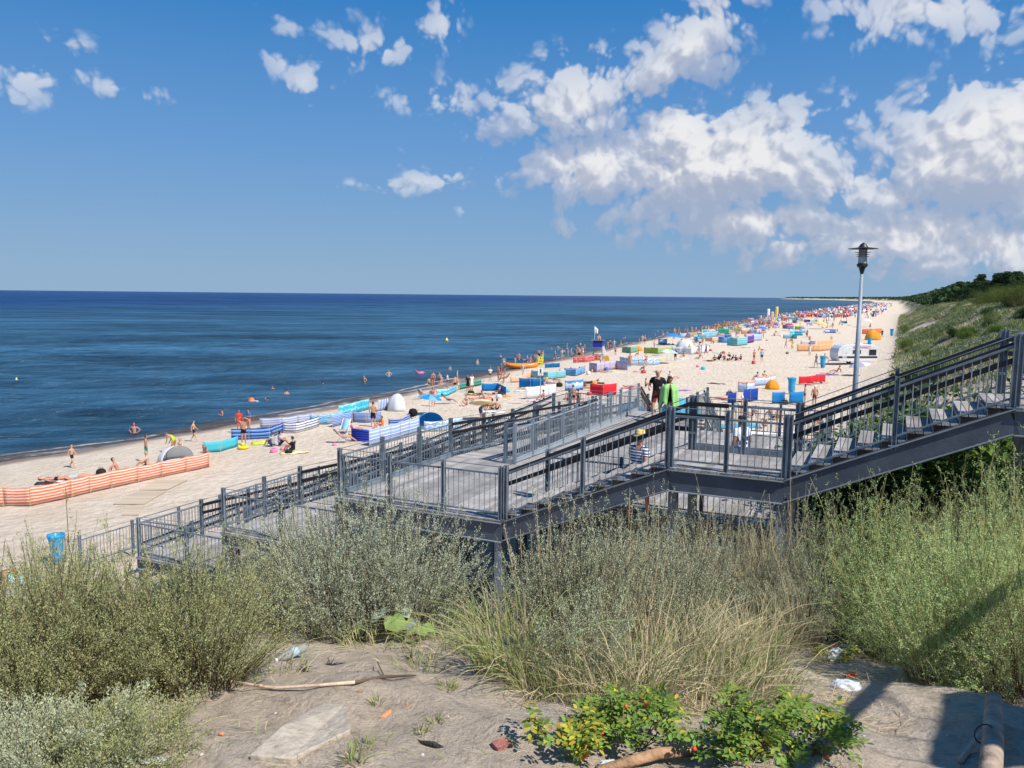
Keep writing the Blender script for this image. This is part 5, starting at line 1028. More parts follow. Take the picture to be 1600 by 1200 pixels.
WM = {
 'orange': uvmat('orange_stripes', [(0, (.78, .20, .10)), (.38, (.80, .48, .35)), (.52, (.85, .77, .68)), (.8, (.82, .38, .25))], 6, wob=.4), 'turq': uvmat('turquoise_cloth', [(0, (.10, .58, .68))]), 'bluenavy': uvmat('blue_navy_stripes', [(0, (.10, .28, .62)), (.35, (.30, .52, .82)), (.6, (.03, .06, .28))], 3),
 'whitenavy': uvmat('white_navy_stripes', [(0, (.80, .82, .86)), (.68, (.05, .06, .16))], 4), 'fadedwhite': uvmat('faded_stripes', [(0, (.62, .66, .78)), (.6, (.30, .34, .55))], 4), 'bluepattern': uvmat('light_blue_pattern', [(0, (.10, .40, .68)), (.3, (.35, .62, .80)), (.55, (.16, .50, .75)), (.8, (.62, .75, .84))], 2.5, wob=1.2),
 'navypattern': uvmat('navy_fine_stripes', [(0, (.10, .18, .48)), (.5, (.45, .55, .78))], 7), 'wave': uvmat('aqua_waves', [(0, (.06, .55, .75)), (.5, (.45, .78, .88)), (.7, (.10, .62, .80))], 2, wob=1.6), 'chevron': uvmat('blue_white_bands', [(0, (.82, .83, .86)), (.5, (.08, .18, .55))], 5, vert=True),
 'peri': uvmat('periwinkle_stripes', [(0, (.38, .50, .82)), (.4, (.62, .72, .92)), (.62, (.75, .82, .94)), (.8, (.30, .42, .78))], 4.5), 'navystr': uvmat('navy_white_stripes', [(0, (.06, .12, .42)), (.62, (.45, .55, .80))], 4), 'blue': uvmat('plain_blue', [(0, (.02, .26, .62))]), 'green': uvmat('dark_green_stripes', [(0, (.05, .22, .18)), (.6, (.10, .38, .30))], 2),
 'orstripe': uvmat('peach_stripes', [(0, (.80, .45, .25)), (.5, (.84, .66, .50))], 5), 'teal': uvmat('teal_stripes', [(0, (.16, .52, .60)), (.6, (.35, .66, .72))], 4), 'bluestr': uvmat('bright_blue_stripes', [(0, (.04, .30, .68)), (.6, (.40, .65, .88))], 4.5), 'white': uvmat('white_fine_stripes', [(0, (.80, .81, .84)), (.8, (.55, .60, .78))], 6), 'skyblue': uvmat('sky_print', [(0, (.08, .28, .66)), (.45, (.35, .60, .86)), (.7, (.75, .80, .86))], 1, wob=.5),
 'red': uvmat('plain_red', [(0, (.72, .03, .05))]), 'redpat': uvmat('red_pattern', [(0, (.65, .08, .08)), (.4, (.82, .70, .62)), (.6, (.70, .10, .12))], 3, wob=2), 'lilac': uvmat('lilac_fine', [(0, (.50, .42, .60)), (.5, (.66, .60, .72))], 9, vert=True), 'bluewhite': uvmat('blue_white_print', [(0, (.78, .80, .84)), (.55, (.30, .52, .78))], 2.5, wob=2), 'greenpat': uvmat('green_print', [(0, (.16, .42, .28)), (.5, (.34, .56, .36))], 3, wob=2.5),
 'lime': uvmat('lime_cloth', [(0, (.42, .55, .12))]), 'emerald': uvmat('emerald_cloth', [(0, (.03, .50, .30))]), 'purple': uvmat('purple_cloth', [(0, (.12, .06, .34)), (.6, (.2, .12, .45))], 2), 'navy': uvmat('plain_navy', [(0, (.02, .07, .38))]), 'peach': uvmat('peach_cloth', [(0, (.78, .46, .26))]), 'flower': uvmat('flower_print', [(0, (.70, .32, .25)), (.22, (.45, .58, .82)), (.75, (.72, .78, .90))], 1, wob=.35), 'coral': uvmat('coral_cloth', [(0, (.85, .24, .12))]), 'yellow': uvmat('yellow_cloth', [(0, (.82, .62, .12))])}
def sheet(name, P0, P1, parent, m_, nx=6, nz=3, h=.8, sag=.05, bow=.10, thick=.012):
    """one field of cloth hung between two poles"""
    P0 = Vector(P0); P1 = Vector(P1); d = (P1 - P0); L = d.length; dn = Vector((d.x, d.y, 0)).normalized(); nn = Zv.cross(dn)
    V = []; uv = []
    for j in range(nz + 1):
        for i in range(nx + 1):
            a = i / nx; z = j / nz; p = P0.lerp(P1, a); k = 4 * a * (1 - a); V.append(p + Zv * (.03 + z * (h - sag * k) ) + nn * (bow * k * (.4 + .6 * z))); uv.append((a * L + P0.x, z))
    return V, uv, nx, nz
def windbreak(pts, h, m_, label, group='windbreaks on the sand', wpts=None, tilt=.0, bow=.10, polesp=1.3, name='windbreak'):
    g_ = [ground(u, v) for u, v in pts] if wpts is None else [Vector(p) for p in wpts]
    c0 = sum(g_, Vector((0, 0, 0))) / len(g_); t = empty(name, (c0.x, c0.y, min(p.z for p in g_))); tag(t, label, 'windbreak', group)
    fine = []
    for a, b in zip(g_[:-1], g_[1:]):
        k = max(1, round((b - a).length / polesp))
        for i in range(k): fine.append(a.lerp(b, i / k))
    fine.append(g_[-1]); fine = [p + Vector((random.uniform(-.05, .05), random.uniform(-.05, .05), 0)) for p in fine]; V = []; uv = []; F = []; U = 0
    for a, b in zip(fine[:-1], fine[1:]):
        vv, uu, nx, nz = sheet('', a, b, None, None, h=h * random.uniform(.97, 1.03), bow=random.uniform(-.3, 1.2) * bow); bs = len(V)
        V += vv; L = (b - a).length; uv += [((i % (nx + 1)) / nx * L + U, q[1]) for i, q in enumerate(uu)]; U += L
        for j in range(nz):
            for i in range(nx): k = bs + j * (nx + 1) + i; F.append((k, k + 1, k + nx + 2, k + nx + 1))
    off = np.array(t.location); o = link('cloth', np_mesh('cloth', np.array([tuple(v) for v in V]) - off, F, m_, smooth=True, uv=np.array(uv)), t); md = o.modifiers.new('th', 'SOLIDIFY'); md.thickness = .012
    for p in fine:
        mb = MB(); mb.tube([p - Zv * .15, p + Zv * (h + .06)], .014, 6); mb.build('pole', M['tan'], t)
    return t
for (pts, h, m_, lab) in [
 ([(-40, 793), (5, 792), (47, 791), (110, 778), (175, 763), (252, 746), (328, 730), (319, 713)], .80, 'orange', 'long orange and white striped windbreak curving from the left edge'),
 ([(318, 708), (345, 706), (372, 698)], .62, 'turq', 'turquoise windbreak just beyond the end of the orange striped one'),
 ([(361, 688), (390, 687), (422, 685), (443, 676)], .72, 'bluenavy', 'blue and navy striped windbreak behind the man with raised arms'),
 ([(443, 677), (462, 677), (480, 673), (499, 667)], .72, 'whitenavy', 'white and navy striped windbreak curving towards the water'),
 ([(407, 669), (440, 667), (490, 659)], .7, 'fadedwhite', 'faded grey-violet striped windbreak behind the white and navy one'),
 ([(485, 664), (517, 663), (535, 657)], .72, 'bluepattern', 'light blue patterned windbreak nearest the water'), ([(518, 668), (550, 661)], .8, 'navypattern', 'navy finely striped windbreak left of the standing man in black shorts'), ([(551, 660), (573, 661), (596, 659)], .75, 'navypattern', 'navy striped windbreak around the feet of the man in black shorts'),
 ([(529, 652), (555, 646), (577, 640)], .9, 'wave', 'bright aqua windbreak with wave pattern by the water'), ([(590, 643), (606, 640)], .9, 'chevron', 'blue and white banded windbreak joined to the white pop-up tent'),
 ([(576, 697), (612, 688), (654, 675)], 1.0, 'peri', 'pale blue and white striped windbreak just behind the ramp rails'), ([(606, 668), (626, 668), (640, 661)], .62, 'navystr', 'navy striped windbreak behind the pale blue striped one'),
 ([(664, 675), (690, 674), (722, 668)], .7, 'bluewhite', 'white and blue printed windbreak behind the rails by the blue tent'),
 ([(753, 611), (776, 611), (791, 617)], .75, 'blue', 'plain bright blue windbreak with folded corner, by the sunbathers'), ([(682, 621), (700, 619), (714, 611)], .65, 'wave', 'turquoise and white windbreak around the deckchairs near the water'), ([(718, 609), (752, 602)], .6, 'green', 'dark green striped windbreak by the standing group'),
 ([(798, 598), (816, 597), (832, 589)], .7, 'orstripe', 'peach and orange striped windbreak near the boat'), ([(811, 606), (830, 607), (851, 608)], 1.0, 'blue', 'tall plain blue windbreak left of the sign pole'), ([(830, 590), (856, 593), (883, 590)], .85, 'teal', 'teal striped windbreak behind the sign pole'),
 ([(882, 587), (900, 588), (914, 583)], .85, 'bluestr', 'bright blue striped windbreak right of the teal one'), ([(851, 575), (875, 574)], .6, 'blue', 'small blue windbreak close to the boat'), ([(822, 624), (845, 622), (868, 618)], 1.1, 'white', 'white finely striped windbreak behind the far ramp rails'),
 ([(882, 611), (896, 611), (911, 609)], 1.0, 'skyblue', 'windbreak printed with blue sky, left of the red one'), ([(922, 617), (943, 619), (963, 617)], 1.05, 'red', 'plain red windbreak with straight top, largest red one'), ([(895, 567), (915, 566), (938, 562)], .8, 'redpat', 'red and white patterned windbreak below the blue watch tower'),
 ([(921, 580), (932, 582), (944, 579)], 1.1, 'lilac', 'lilac windbreak, left panel of the lilac pair'), ([(944, 579), (962, 577), (980, 579)], 1.1, 'lilac', 'lilac windbreak, right panel of the lilac pair'), ([(968, 568), (984, 571), (1010, 571), (1030, 570)], .95, 'bluewhite', 'white and blue printed windbreak by the person standing in orange'),
 ([(972, 551), (985, 552), (996, 550)], 1.0, 'greenpat', 'green printed windbreak near the waterline beyond the tower'), ([(1006, 552), (1028, 553), (1050, 551)], 1.0, 'lime', 'lime green windbreak in the crowd beyond the tower'), ([(1050, 553), (1080, 554), (1108, 551)], 1.2, 'white', 'white windbreak in the middle of the crowd'),
 ([(1136, 540), (1152, 541), (1168, 539)], 1.6, 'teal', 'large teal windbreak box beyond the dark-clothed group'), ([(1165, 537), (1178, 535)], 1.5, 'purple', 'dark purple windbreak end of the teal box'), ([(1122, 525), (1139, 525)], 1.8, 'emerald', 'bright emerald windbreak near the waterline'), ([(1100, 528), (1121, 526)], 1.3, 'bluepattern', 'pale blue windbreak left of the emerald one'), ([(1166, 533), (1190, 532)], 1.4, 'peri', 'pale violet-blue windbreak beyond the purple one'),
 ([(1245, 549), (1262, 549), (1280, 549), (1300, 547)], 1.2, 'peach', 'peach windbreak left of the white caravan'), ([(1276, 543), (1300, 541)], 1.2, 'peach', 'second peach windbreak behind, by the caravan roof'), ([(1247, 601), (1268, 600), (1289, 597)], .85, 'red', 'crimson windbreak with peaked top beyond the landing'),
 ([(1152, 612), (1166, 613), (1180, 611)], .95, 'flower', 'white and blue windbreak with red flower border'), ([(1178, 603), (1195, 602), (1212, 599)], .9, 'flower', 'second flower-bordered windbreak behind, beside the orange shelter'), ([(1205, 631), (1226, 631)], 1.0, 'blue', 'small square blue windbreak seen above the landing rail'), ([(1233, 631), (1255, 630)], 1.0, 'blue', 'wider blue windbreak beside the woman in black bikini'),
 ([(1136, 630), (1150, 630)], .9, 'navy', 'navy windbreak left of the two standing women'), ([(1160, 629), (1185, 626)], 1.1, 'navy', 'royal blue windbreak right of the two standing women'), ([(1347, 522), (1362, 522), (1377, 521)], 1.3, 'coral', 'coral orange windbreak right of the lamp post')]:
    windbreak(pts, h, WM[m_], lab)
# tents ------------------------------------------------------------------
def pop_tent(u, v, r, h, rz, m1, m2, label, name='beach_tent', sweep=200, cat='tent'):
    g_ = ground(u, v); t = empty(name, g_, R(rz)); tag(t, label, cat, 'beach tents'); nu, nv = 22, 10; V = []; F = []; mi = []
    for j in range(nv + 1):
        ph = (math.pi / 2) * j / nv
        for i in range(nu + 1):
            a = R(-sweep / 2 + sweep * i / nu) ; rr_ = r * math.cos(ph * .97) * (1 + .03 * math.cos(i * math.pi / 2.75)); V.append((math.sin(a) * rr_, math.cos(a) * rr_ * .85, h * math.sin(ph) ** .9))
    for j in range(nv):
        for i in range(nu): k = j * (nu + 1) + i; F.append((k, k + 1, k + nu + 2, k + nu + 1)); mi.append(0 if j < nv * .62 else 1)
    o = link('canopy', np_mesh('canopy', V, F, [m1, m2], mi, smooth=True), t); md = o.modifiers.new('th', 'SOLIDIFY'); md.thickness = .012
    mb = ML(); mb.box((0, .1, .012), r * 1.5, r * 1.1, .02); mb.build('ground_sheet', m1, t)
    for a in (-sweep / 2, 0, sweep / 2):
        mb = ML(); mb.tube([(math.sin(R(a)) * r * math.cos(p) * 1.01, math.cos(R(a)) * r * .86 * math.cos(p), h * math.sin(p) ** .9 + .01) for p in np.linspace(0, 1.5, 9)], .008, 5); mb.build('rod', M['grass'] if 0 else M['darkmetal'], t)
    return t
tb = mat('tent_blue', (.03, .33, .66), .6, .2, trans=.3); tb2 = mat('tent_light_blue', (.25, .55, .78), .5, .2, trans=.35); tw = mat('tent_white', (.78, .79, .79), .6, .2, trans=.25); tt_ = mat('tent_turquoise', (.12, .50, .66), .6, .2, 0, .2, 4, trans=.3); to = mat('tent_orange', (.88, .42, .04), .6, .2, trans=.4)
pop_tent(672, 669, 1.0, 1.1, 25, tb, tb2, 'round blue pop-up tent with paler top behind the rails'); pop_tent(623, 641, 1.05, 1.35, 120, tw, tw, 'white pop-up tent at the water side, tallest of the near tents'); pop_tent(276, 721, 1.0, .85, 60, tw, tw, 'white shelter behind the orange striped windbreak')
pop_tent(1206, 608, .72, .9, 200, to, to, 'orange half-open shelter beyond the landing'); pop_tent(985, 655, 1.1, 1.25, 200, tb, tt_, 'bright blue tent seen through the far ramp rails'); pop_tent(1063, 655, 1.5, 1.55, 160, tt_, tt_, 'turquoise tent right behind the green towel'); pop_tent(1363, 531, 1.8, 2.0, 200, to, mat('tent_yellow', (.85, .6, .15), .6, trans=.4), 'orange and yellow shelter right of the lamp post')
pop_tent(1070, 551, 1.6, 2.2, 180, tw, tw, 'pale dome tent in the middle of the crowd'); pop_tent(996, 548, .9, .8, 150, to, to, 'small orange shelter near the waterline')
def parasol(u, v, r, h, tilt, m1, m2, label, dirn=0, group='parasols'):
    g_ = ground(u, v); t = empty('parasol', g_, R(dirn)); tag(t, label, 'parasol', group); tv = Vector((math.sin(R(tilt)), 0, math.cos(R(tilt)))); top = Vector((0, 0, h * .62)) + tv * h * .38
    mb = ML(); mb.tube([(0, 0, -.1), (0, 0, h * .62), tuple(top)], .017, 6); mb.build('pole', M['white'], t)
    X_ = Vector((tv.z, 0, -tv.x)); Y_ = Vector((0, 1, 0)); mb = ML(); K = 16; rings = [(0, 0), (.35, -.05), (.7, -.15), (1.0, -.32)]; vs = [top]
    for (q, zz) in rings[1:]:
        for k in range(K): a = 2 * math.pi * k / K; dip = -.03 if k % 2 else 0; vs.append(top + (X_ * math.cos(a) + Y_ * math.sin(a)) * q * r + tv * (zz + dip * q) * r)
    b0_ = len(mb.v); mb.v += vs
    for k in range(K):
        k2 = (k + 1) % K; mb.f.append([0, 1 + k, 1 + k2]); mb.mi.append((k // 2) % 2)
        for j in range(2): mb.f.append([1 + j * K + k, 1 + (j + 1) * K + k, 1 + (j + 1) * K + k2, 1 + j * K + k2]); mb.mi.append((k // 2) % 2)
    o = mb.build('canopy', [m1, m2], t); md = o.modifiers.new('th', 'SOLIDIFY'); md.thickness = .008
    return t
cream = mat('cream_canopy', (.82, .74, .50), .7, trans=.35); tc1 = mat('blue_canopy', (.05, .30, .65), .7, trans=.3); wc = mat('white_canopy', (.8, .78, .76), .7, trans=.3); gc = mat('mint_canopy', (.45, .68, .60), .7, trans=.3); lc = mat('lilac_canopy', (.62, .52, .70), .7, trans=.3); yc = mat('yellow_canopy', (.80, .70, .25), .7, trans=.3); rc = mat('red_canopy', (.70, .06, .06), .7, trans=.3)
parasol(752, 656, .95, 1.55, 18, cream, cream, 'cream parasol tilted over a group behind the rails', 90); parasol(1344, 587, 1.25, 1.6, 12, wc, lc, 'white scalloped parasol in front of the caravan', 180); parasol(1042, 568, 1.4, 2.0, 5, gc, wc, 'pale green parasol beyond the couple on the deck'); parasol(671, 648, .95, 1.6, 8, tb2, tb, 'light blue parasol just behind the round blue tent'); parasol(664, 640, .1, .2, 0, tb2, tb, 'x') if 0 else None
parasol(1051, 539, 1.9, 2.3, 6, tc1, tc1, 'bright blue parasol near the waterline in the crowd'); parasol(1352, 511, 2.2, 2.6, 4, wc, wc, 'pale parasol above the royal blue awning by the lamp post'); parasol(1281, 514, 2.4, 2.2, 8, yc, yc, 'yellow parasol far out on the open sand'); parasol(1310, 492, 2.4, 2.3, 0, wc, tc1, 'pale blue parasol in the far crowd by the lamp post'); parasol(1176, 512, 1.6, 2.2, 4, rc, wc, 'red and white parasol far off near the water')
# deckchairs, loungers, mats
def deckchair(u, v, rz, col, label, ln=1.0):
    g_ = ground(u, v); t = empty('deckchair', g_, R(rz)); tag(t, label, 'beach chair', 'beach chairs')
    cm = mat('chair_cloth', col, .8, trans=.2)
    for s in (-.27, .27):
        mb = ML(); mb.tube([(s, -.55, .95), (s, .0, .30), (s, .22, .34)], .012, 6); mb.tube([(s, .25, .02), (s, .0, .46), (s, -.32, .02)], .012, 6); mb.tube([(s, -.25, .52), (s, .18, .50)], .014, 6); mb.build('frame', M['galv'], t)
    V = []; uv = []
    prof = [(-.54, .94), (-.36, .70), (-.20, .48), (-.05, .31), (.12, .30), (.26, .35)]
    for y, z in prof:
        for x in (-.26, .26): V.append((x, y, z)); uv.append((x, y))
    F = [(2 * i, 2 * i + 1, 2 * i + 3, 2 * i + 2) for i in range(len(prof) - 1)]
    o = link('fabric', np_mesh('fabric', V, F, cm, smooth=True, uv=uv), t); md = o.modifiers.new('th', 'SOLIDIFY'); md.thickness = .012
    return g_
def towel_at(u, v, rz, col, label, w=.8, l=1.7, name='beach_towel'):
    g_ = ground(u, v); t = ML(); K = 10; V = []
    for j in range(K + 1):
        for i in range(5):
            x = (i / 4 - .5) * w; y = (j / K - .5) * l; c_, s_ = math.cos(R(rz)), math.sin(R(rz)); X_ = x * c_ - y * s_; Y_ = x * s_ + y * c_; V.append((X_, Y_, Hs(g_.x + X_, g_.y + Y_) - g_.z + .03 + random.uniform(0, .025)))
    F = [(j * 5 + i, j * 5 + i + 1, j * 5 + i + 6, j * 5 + i + 5) for j in range(K) for i in range(4)]
    o = link(name, np_mesh(name, V, F, mat('towel', col, .95, .1, 0, .1, 6), smooth=True)); o.location = g_; md = o.modifiers.new('th', 'SOLIDIFY'); md.thickness = .015; tag(o, label, 'towel', 'towels on the sand'); return g_
# ------------------------------------------------------------------ named people on the beach
def G(u, v): return ground(u, v)
def SW(u, v):   # in the water: the waterline point of the body
    d = ray(u, v); k = -CAMZ / d.z; return Vector((d.x * k, d.y * k, 0))
def bather(u, v, depth, pose, rz, label, **k): return person(SW(u, v), pose, rz, label, sink=depth, group='people in the water', **k)
T1 = (('trunks', 'black'),); 
for a in [
 (113, 731, 'walk', -95, 'fair-haired child in dark trunks running along the sand on the left', 1, 'blond', T1, .72), (229, 722, 'stand', -60, 'boy in turquoise-green shorts behind the orange striped windbreak', 2, 'brown', (('shorts', 'green'),), .88),
 (271, 708, 'bend', 70, 'grey-haired person in black and yellow striped swimsuit bending by the white shelter', 0, 'grey', (('swimsuit', (.45, .5, .04)),), .95), (303, 690, 'walk', -80, 'boy in dark trunks walking out of the water on the left', 1, 'brown', T1, .80),
 (381, 695, 'shade', 180, 'man in black briefs with both arms raised to his head', 4, 'dark', T1, 1.0), (374, 676, 'stand', 200, 'person in red top standing behind the man with raised arms', 5, 'red', (('shirt', 'red'), ('trunks', 'red')), .92), (389, 674, 'fold', 150, 'person in blue top standing right behind the man with raised arms', 4, 'dark', (('shirt', 'blue'), ('trunks', 'orange')), .9),
 (583, 667, 'stand', 170 - 170, 'man in black shorts standing with his back turned, among blue windbreaks', 0, 'brown', (('shorts', 'black'),), 1.03),
 (677, 635, 'hips', 180, 'woman in dark red bikini standing with a pink cloth', 4, 'blond', (('bikini', 'maroon'),), .96), (677, 604, 'stand', 200, 'leftmost of the four bathers standing at the water edge', 4, 'dark', (('bikini', 'maroon'),), .98), (687, 605, 'fold', 160, 'second bather from the left in the water-edge group', 1, 'brown', (('bikini', 'navy'),), .95),
 (699, 607, 'stand', 90, 'person in white T-shirt in the water-edge group', 2, 'dark', (('shirt', 'white'), ('trunks', 'navy')), .96), (711, 612, 'stand', 20, 'bare-backed person at the end of the turquoise windbreak', 1, 'brown', T1, .96), (731, 613, 'stand', 160, 'person in dark clothes standing by the dark green windbreak', 2, 'dark', (('shirt', 'black'), ('shorts', 'black')), 1.0), (737, 611, 'stand', 210, 'person in white clothes beside the one in dark clothes', 0, 'dark', (('shirt', 'white'), ('shorts', 'white')), .98),
 (779, 596, 'stand', 120, 'person in straw hat by the beach shelter near the boat', 4, 'blond', (('bikini', 'pink'),), .95), (766, 595, 'fold', 180, 'person in white top with yellow bag near the boat', 0, 'dark', (('shirt', 'white'), ('trunks', 'navy')), .9), (817, 588, 'walk', -150, 'woman walking in front of the orange boat', 3, 'brown', (('bikini', 'turquoise'),), .95), (787, 599, 'bend', 100, 'person bending over beside the peach windbreak', 5, 'brown', (('bikini', 'orange'),), .9),
 (842, 562, 'stand', 0, 'man in dark shorts facing the sea above the boat', 4, 'dark', (('shorts', 'black'),), 1.0), (867, 563, 'walk', -60, 'woman in dark bikini wading behind the sign', 1, 'brown', (('bikini', 'black'),), .97), (881, 561, 'walk', 60, 'woman in black swimsuit wading right of the sign', 0, 'dark', (('swimsuit', 'black'),), .95), (899, 560, 'stand', 120, 'slim bather at the water edge left of the man in black shorts', 2, 'dark', (('bikini', 'navy'),), .95), (905, 561, 'stand', 160, 'man in black shorts at the water edge before the watch tower', 1, 'brown', (('shorts', 'black'),), 1.03), (911, 557, 'fold', 60, 'bather partly behind the man in black shorts at the water edge', 3, 'blond', (('bikini', 'white'),), .9),
 (984, 573, 'stand', 180, 'tanned person in orange standing by the white and blue windbreak', 5, 'dark', (('bikini', 'orange'),), 1.0), (752, 657, 'bend', -60, 'person in dark shorts bending under the cream parasol', 0, 'dark', (('shorts', 'navy'), ), 1.0),
 (888, 640, 'stand', 20, 'leftmost of three bare-backed people behind the far ramp rails', 1, 'dark', T1, 1.0), (895, 637, 'stand', -15, 'middle and tallest of three bare-backed people behind the ramp rails', 4, 'brown', T1, 1.08), (903, 640, 'stand', 10, 'rightmost of three bare-backed people behind the far ramp rails', 5, 'dark', (('swimsuit', 'black'),), .95),
 (1009, 572, 'stand', 200, 'person standing at the right end of the white and blue windbreak', 1, 'brown', (('bikini', 'red'),), 1.0), (1055, 564, 'stand', 160, 'person in dark clothes standing by the pale green parasol', 2, 'dark', (('shirt', 'black'), ('shorts', 'black')), 1.0), (1077, 553, 'stand', 180, 'person in yellow standing before the white windbreak', 1, 'blond', (('shirt', 'yellow'), ('trunks', 'orange')), .95), (1092, 555, 'hips', 170, 'tall person in grey standing right of the pale dome tent', 0, 'brown', (('shirt', 'grey'), ('shorts', 'grey')), 1.05), (1103, 555, 'walk', 100, 'person in navy walking right of the one in grey', 2, 'dark', (('shirt', 'navy'), ('shorts', 'navy')), 1.0),
 (1178, 565, 'fold', 190, 'person in red shorts standing on open sand beside the one in light blue', 4, 'dark', (('shorts', 'red'),), .97), (1190, 565, 'stand', 0, 'person in light blue shirt and dark shorts standing on open sand', 1, 'dark', (('shirt', 'lightblue'), ('shorts', 'black')), 1.03), (1228, 544, 'walk', 80, 'left of two bathers walking across the sand near the peach windbreak', 4, 'brown', (('bikini', 'pink'),), .97), (1238, 544, 'walk', 60, 'right of two bathers walking across the sand near the peach windbreak', 1, 'blond', (('bikini', 'red'),), .97),
 (1265, 556, 'stand', 150, 'person in white standing before the peach windbreak', 1, 'brown', (('shirt', 'white'), ('shorts', 'white')), 1.0), (1275, 574, 'walk', 120, 'person in grey-blue clothes walking left of the caravan', 0, 'grey', (('shirt', 'grey'), ('shorts', 'grey')), 1.03), (1257, 633, 'stand', -110, 'woman in black bikini standing beside the wide blue windbreak', 0, 'dark', (('bikini', 'black'),), 1.0), (1272, 636, 'stand', 0, 'broad man in dark trunks with white cap, back turned, behind the corner post', 2, 'white', (('trunks', 'maroon'),), 1.03),
 (1147, 655, 'bend', -40, 'dark-haired woman in grey skirt bending, left of two by the royal blue windbreak', 3, 'dark', (('dress', 'grey'),), 1.0), (1159, 655, 'stand', 60, 'woman with white cap standing, right of two by the royal blue windbreak', 1, 'white', (('bikini', 'black'),), 1.0), (5, 948, 'bend', -95, 'brown-haired person bending down at the left edge of the picture', 2, 'brown', (('swimsuit', 'black'),), .95),
 (1366, 531, 'stand', 180, 'person standing by the orange and yellow shelter', 2, 'dark', (('trunks', 'black'),), 1.0), (1378, 527, 'stand', 180, 'person in black at the right end of the coral windbreak', 5, 'dark', (('shirt', 'black'), ('shorts', 'black')), 1.02), (1301, 513, 'stand', 180, 'lone dark figure standing on the open far sand', 5, 'dark', (('swimsuit', 'black'),), 1.05), (1261, 527, 'stand', 20, 'dark figure standing against the pale round windbreak far off', 5, 'dark', (('shirt', 'black'), ('shorts', 'black')), 1.0)]:
    u, v, ps, rz, lab, sk, ha, wr, sc = a; person(G(u, v), ps, rz, lab, sk, ha, wr, sc, 1.12 if 'man' in lab.split() else 1.0)
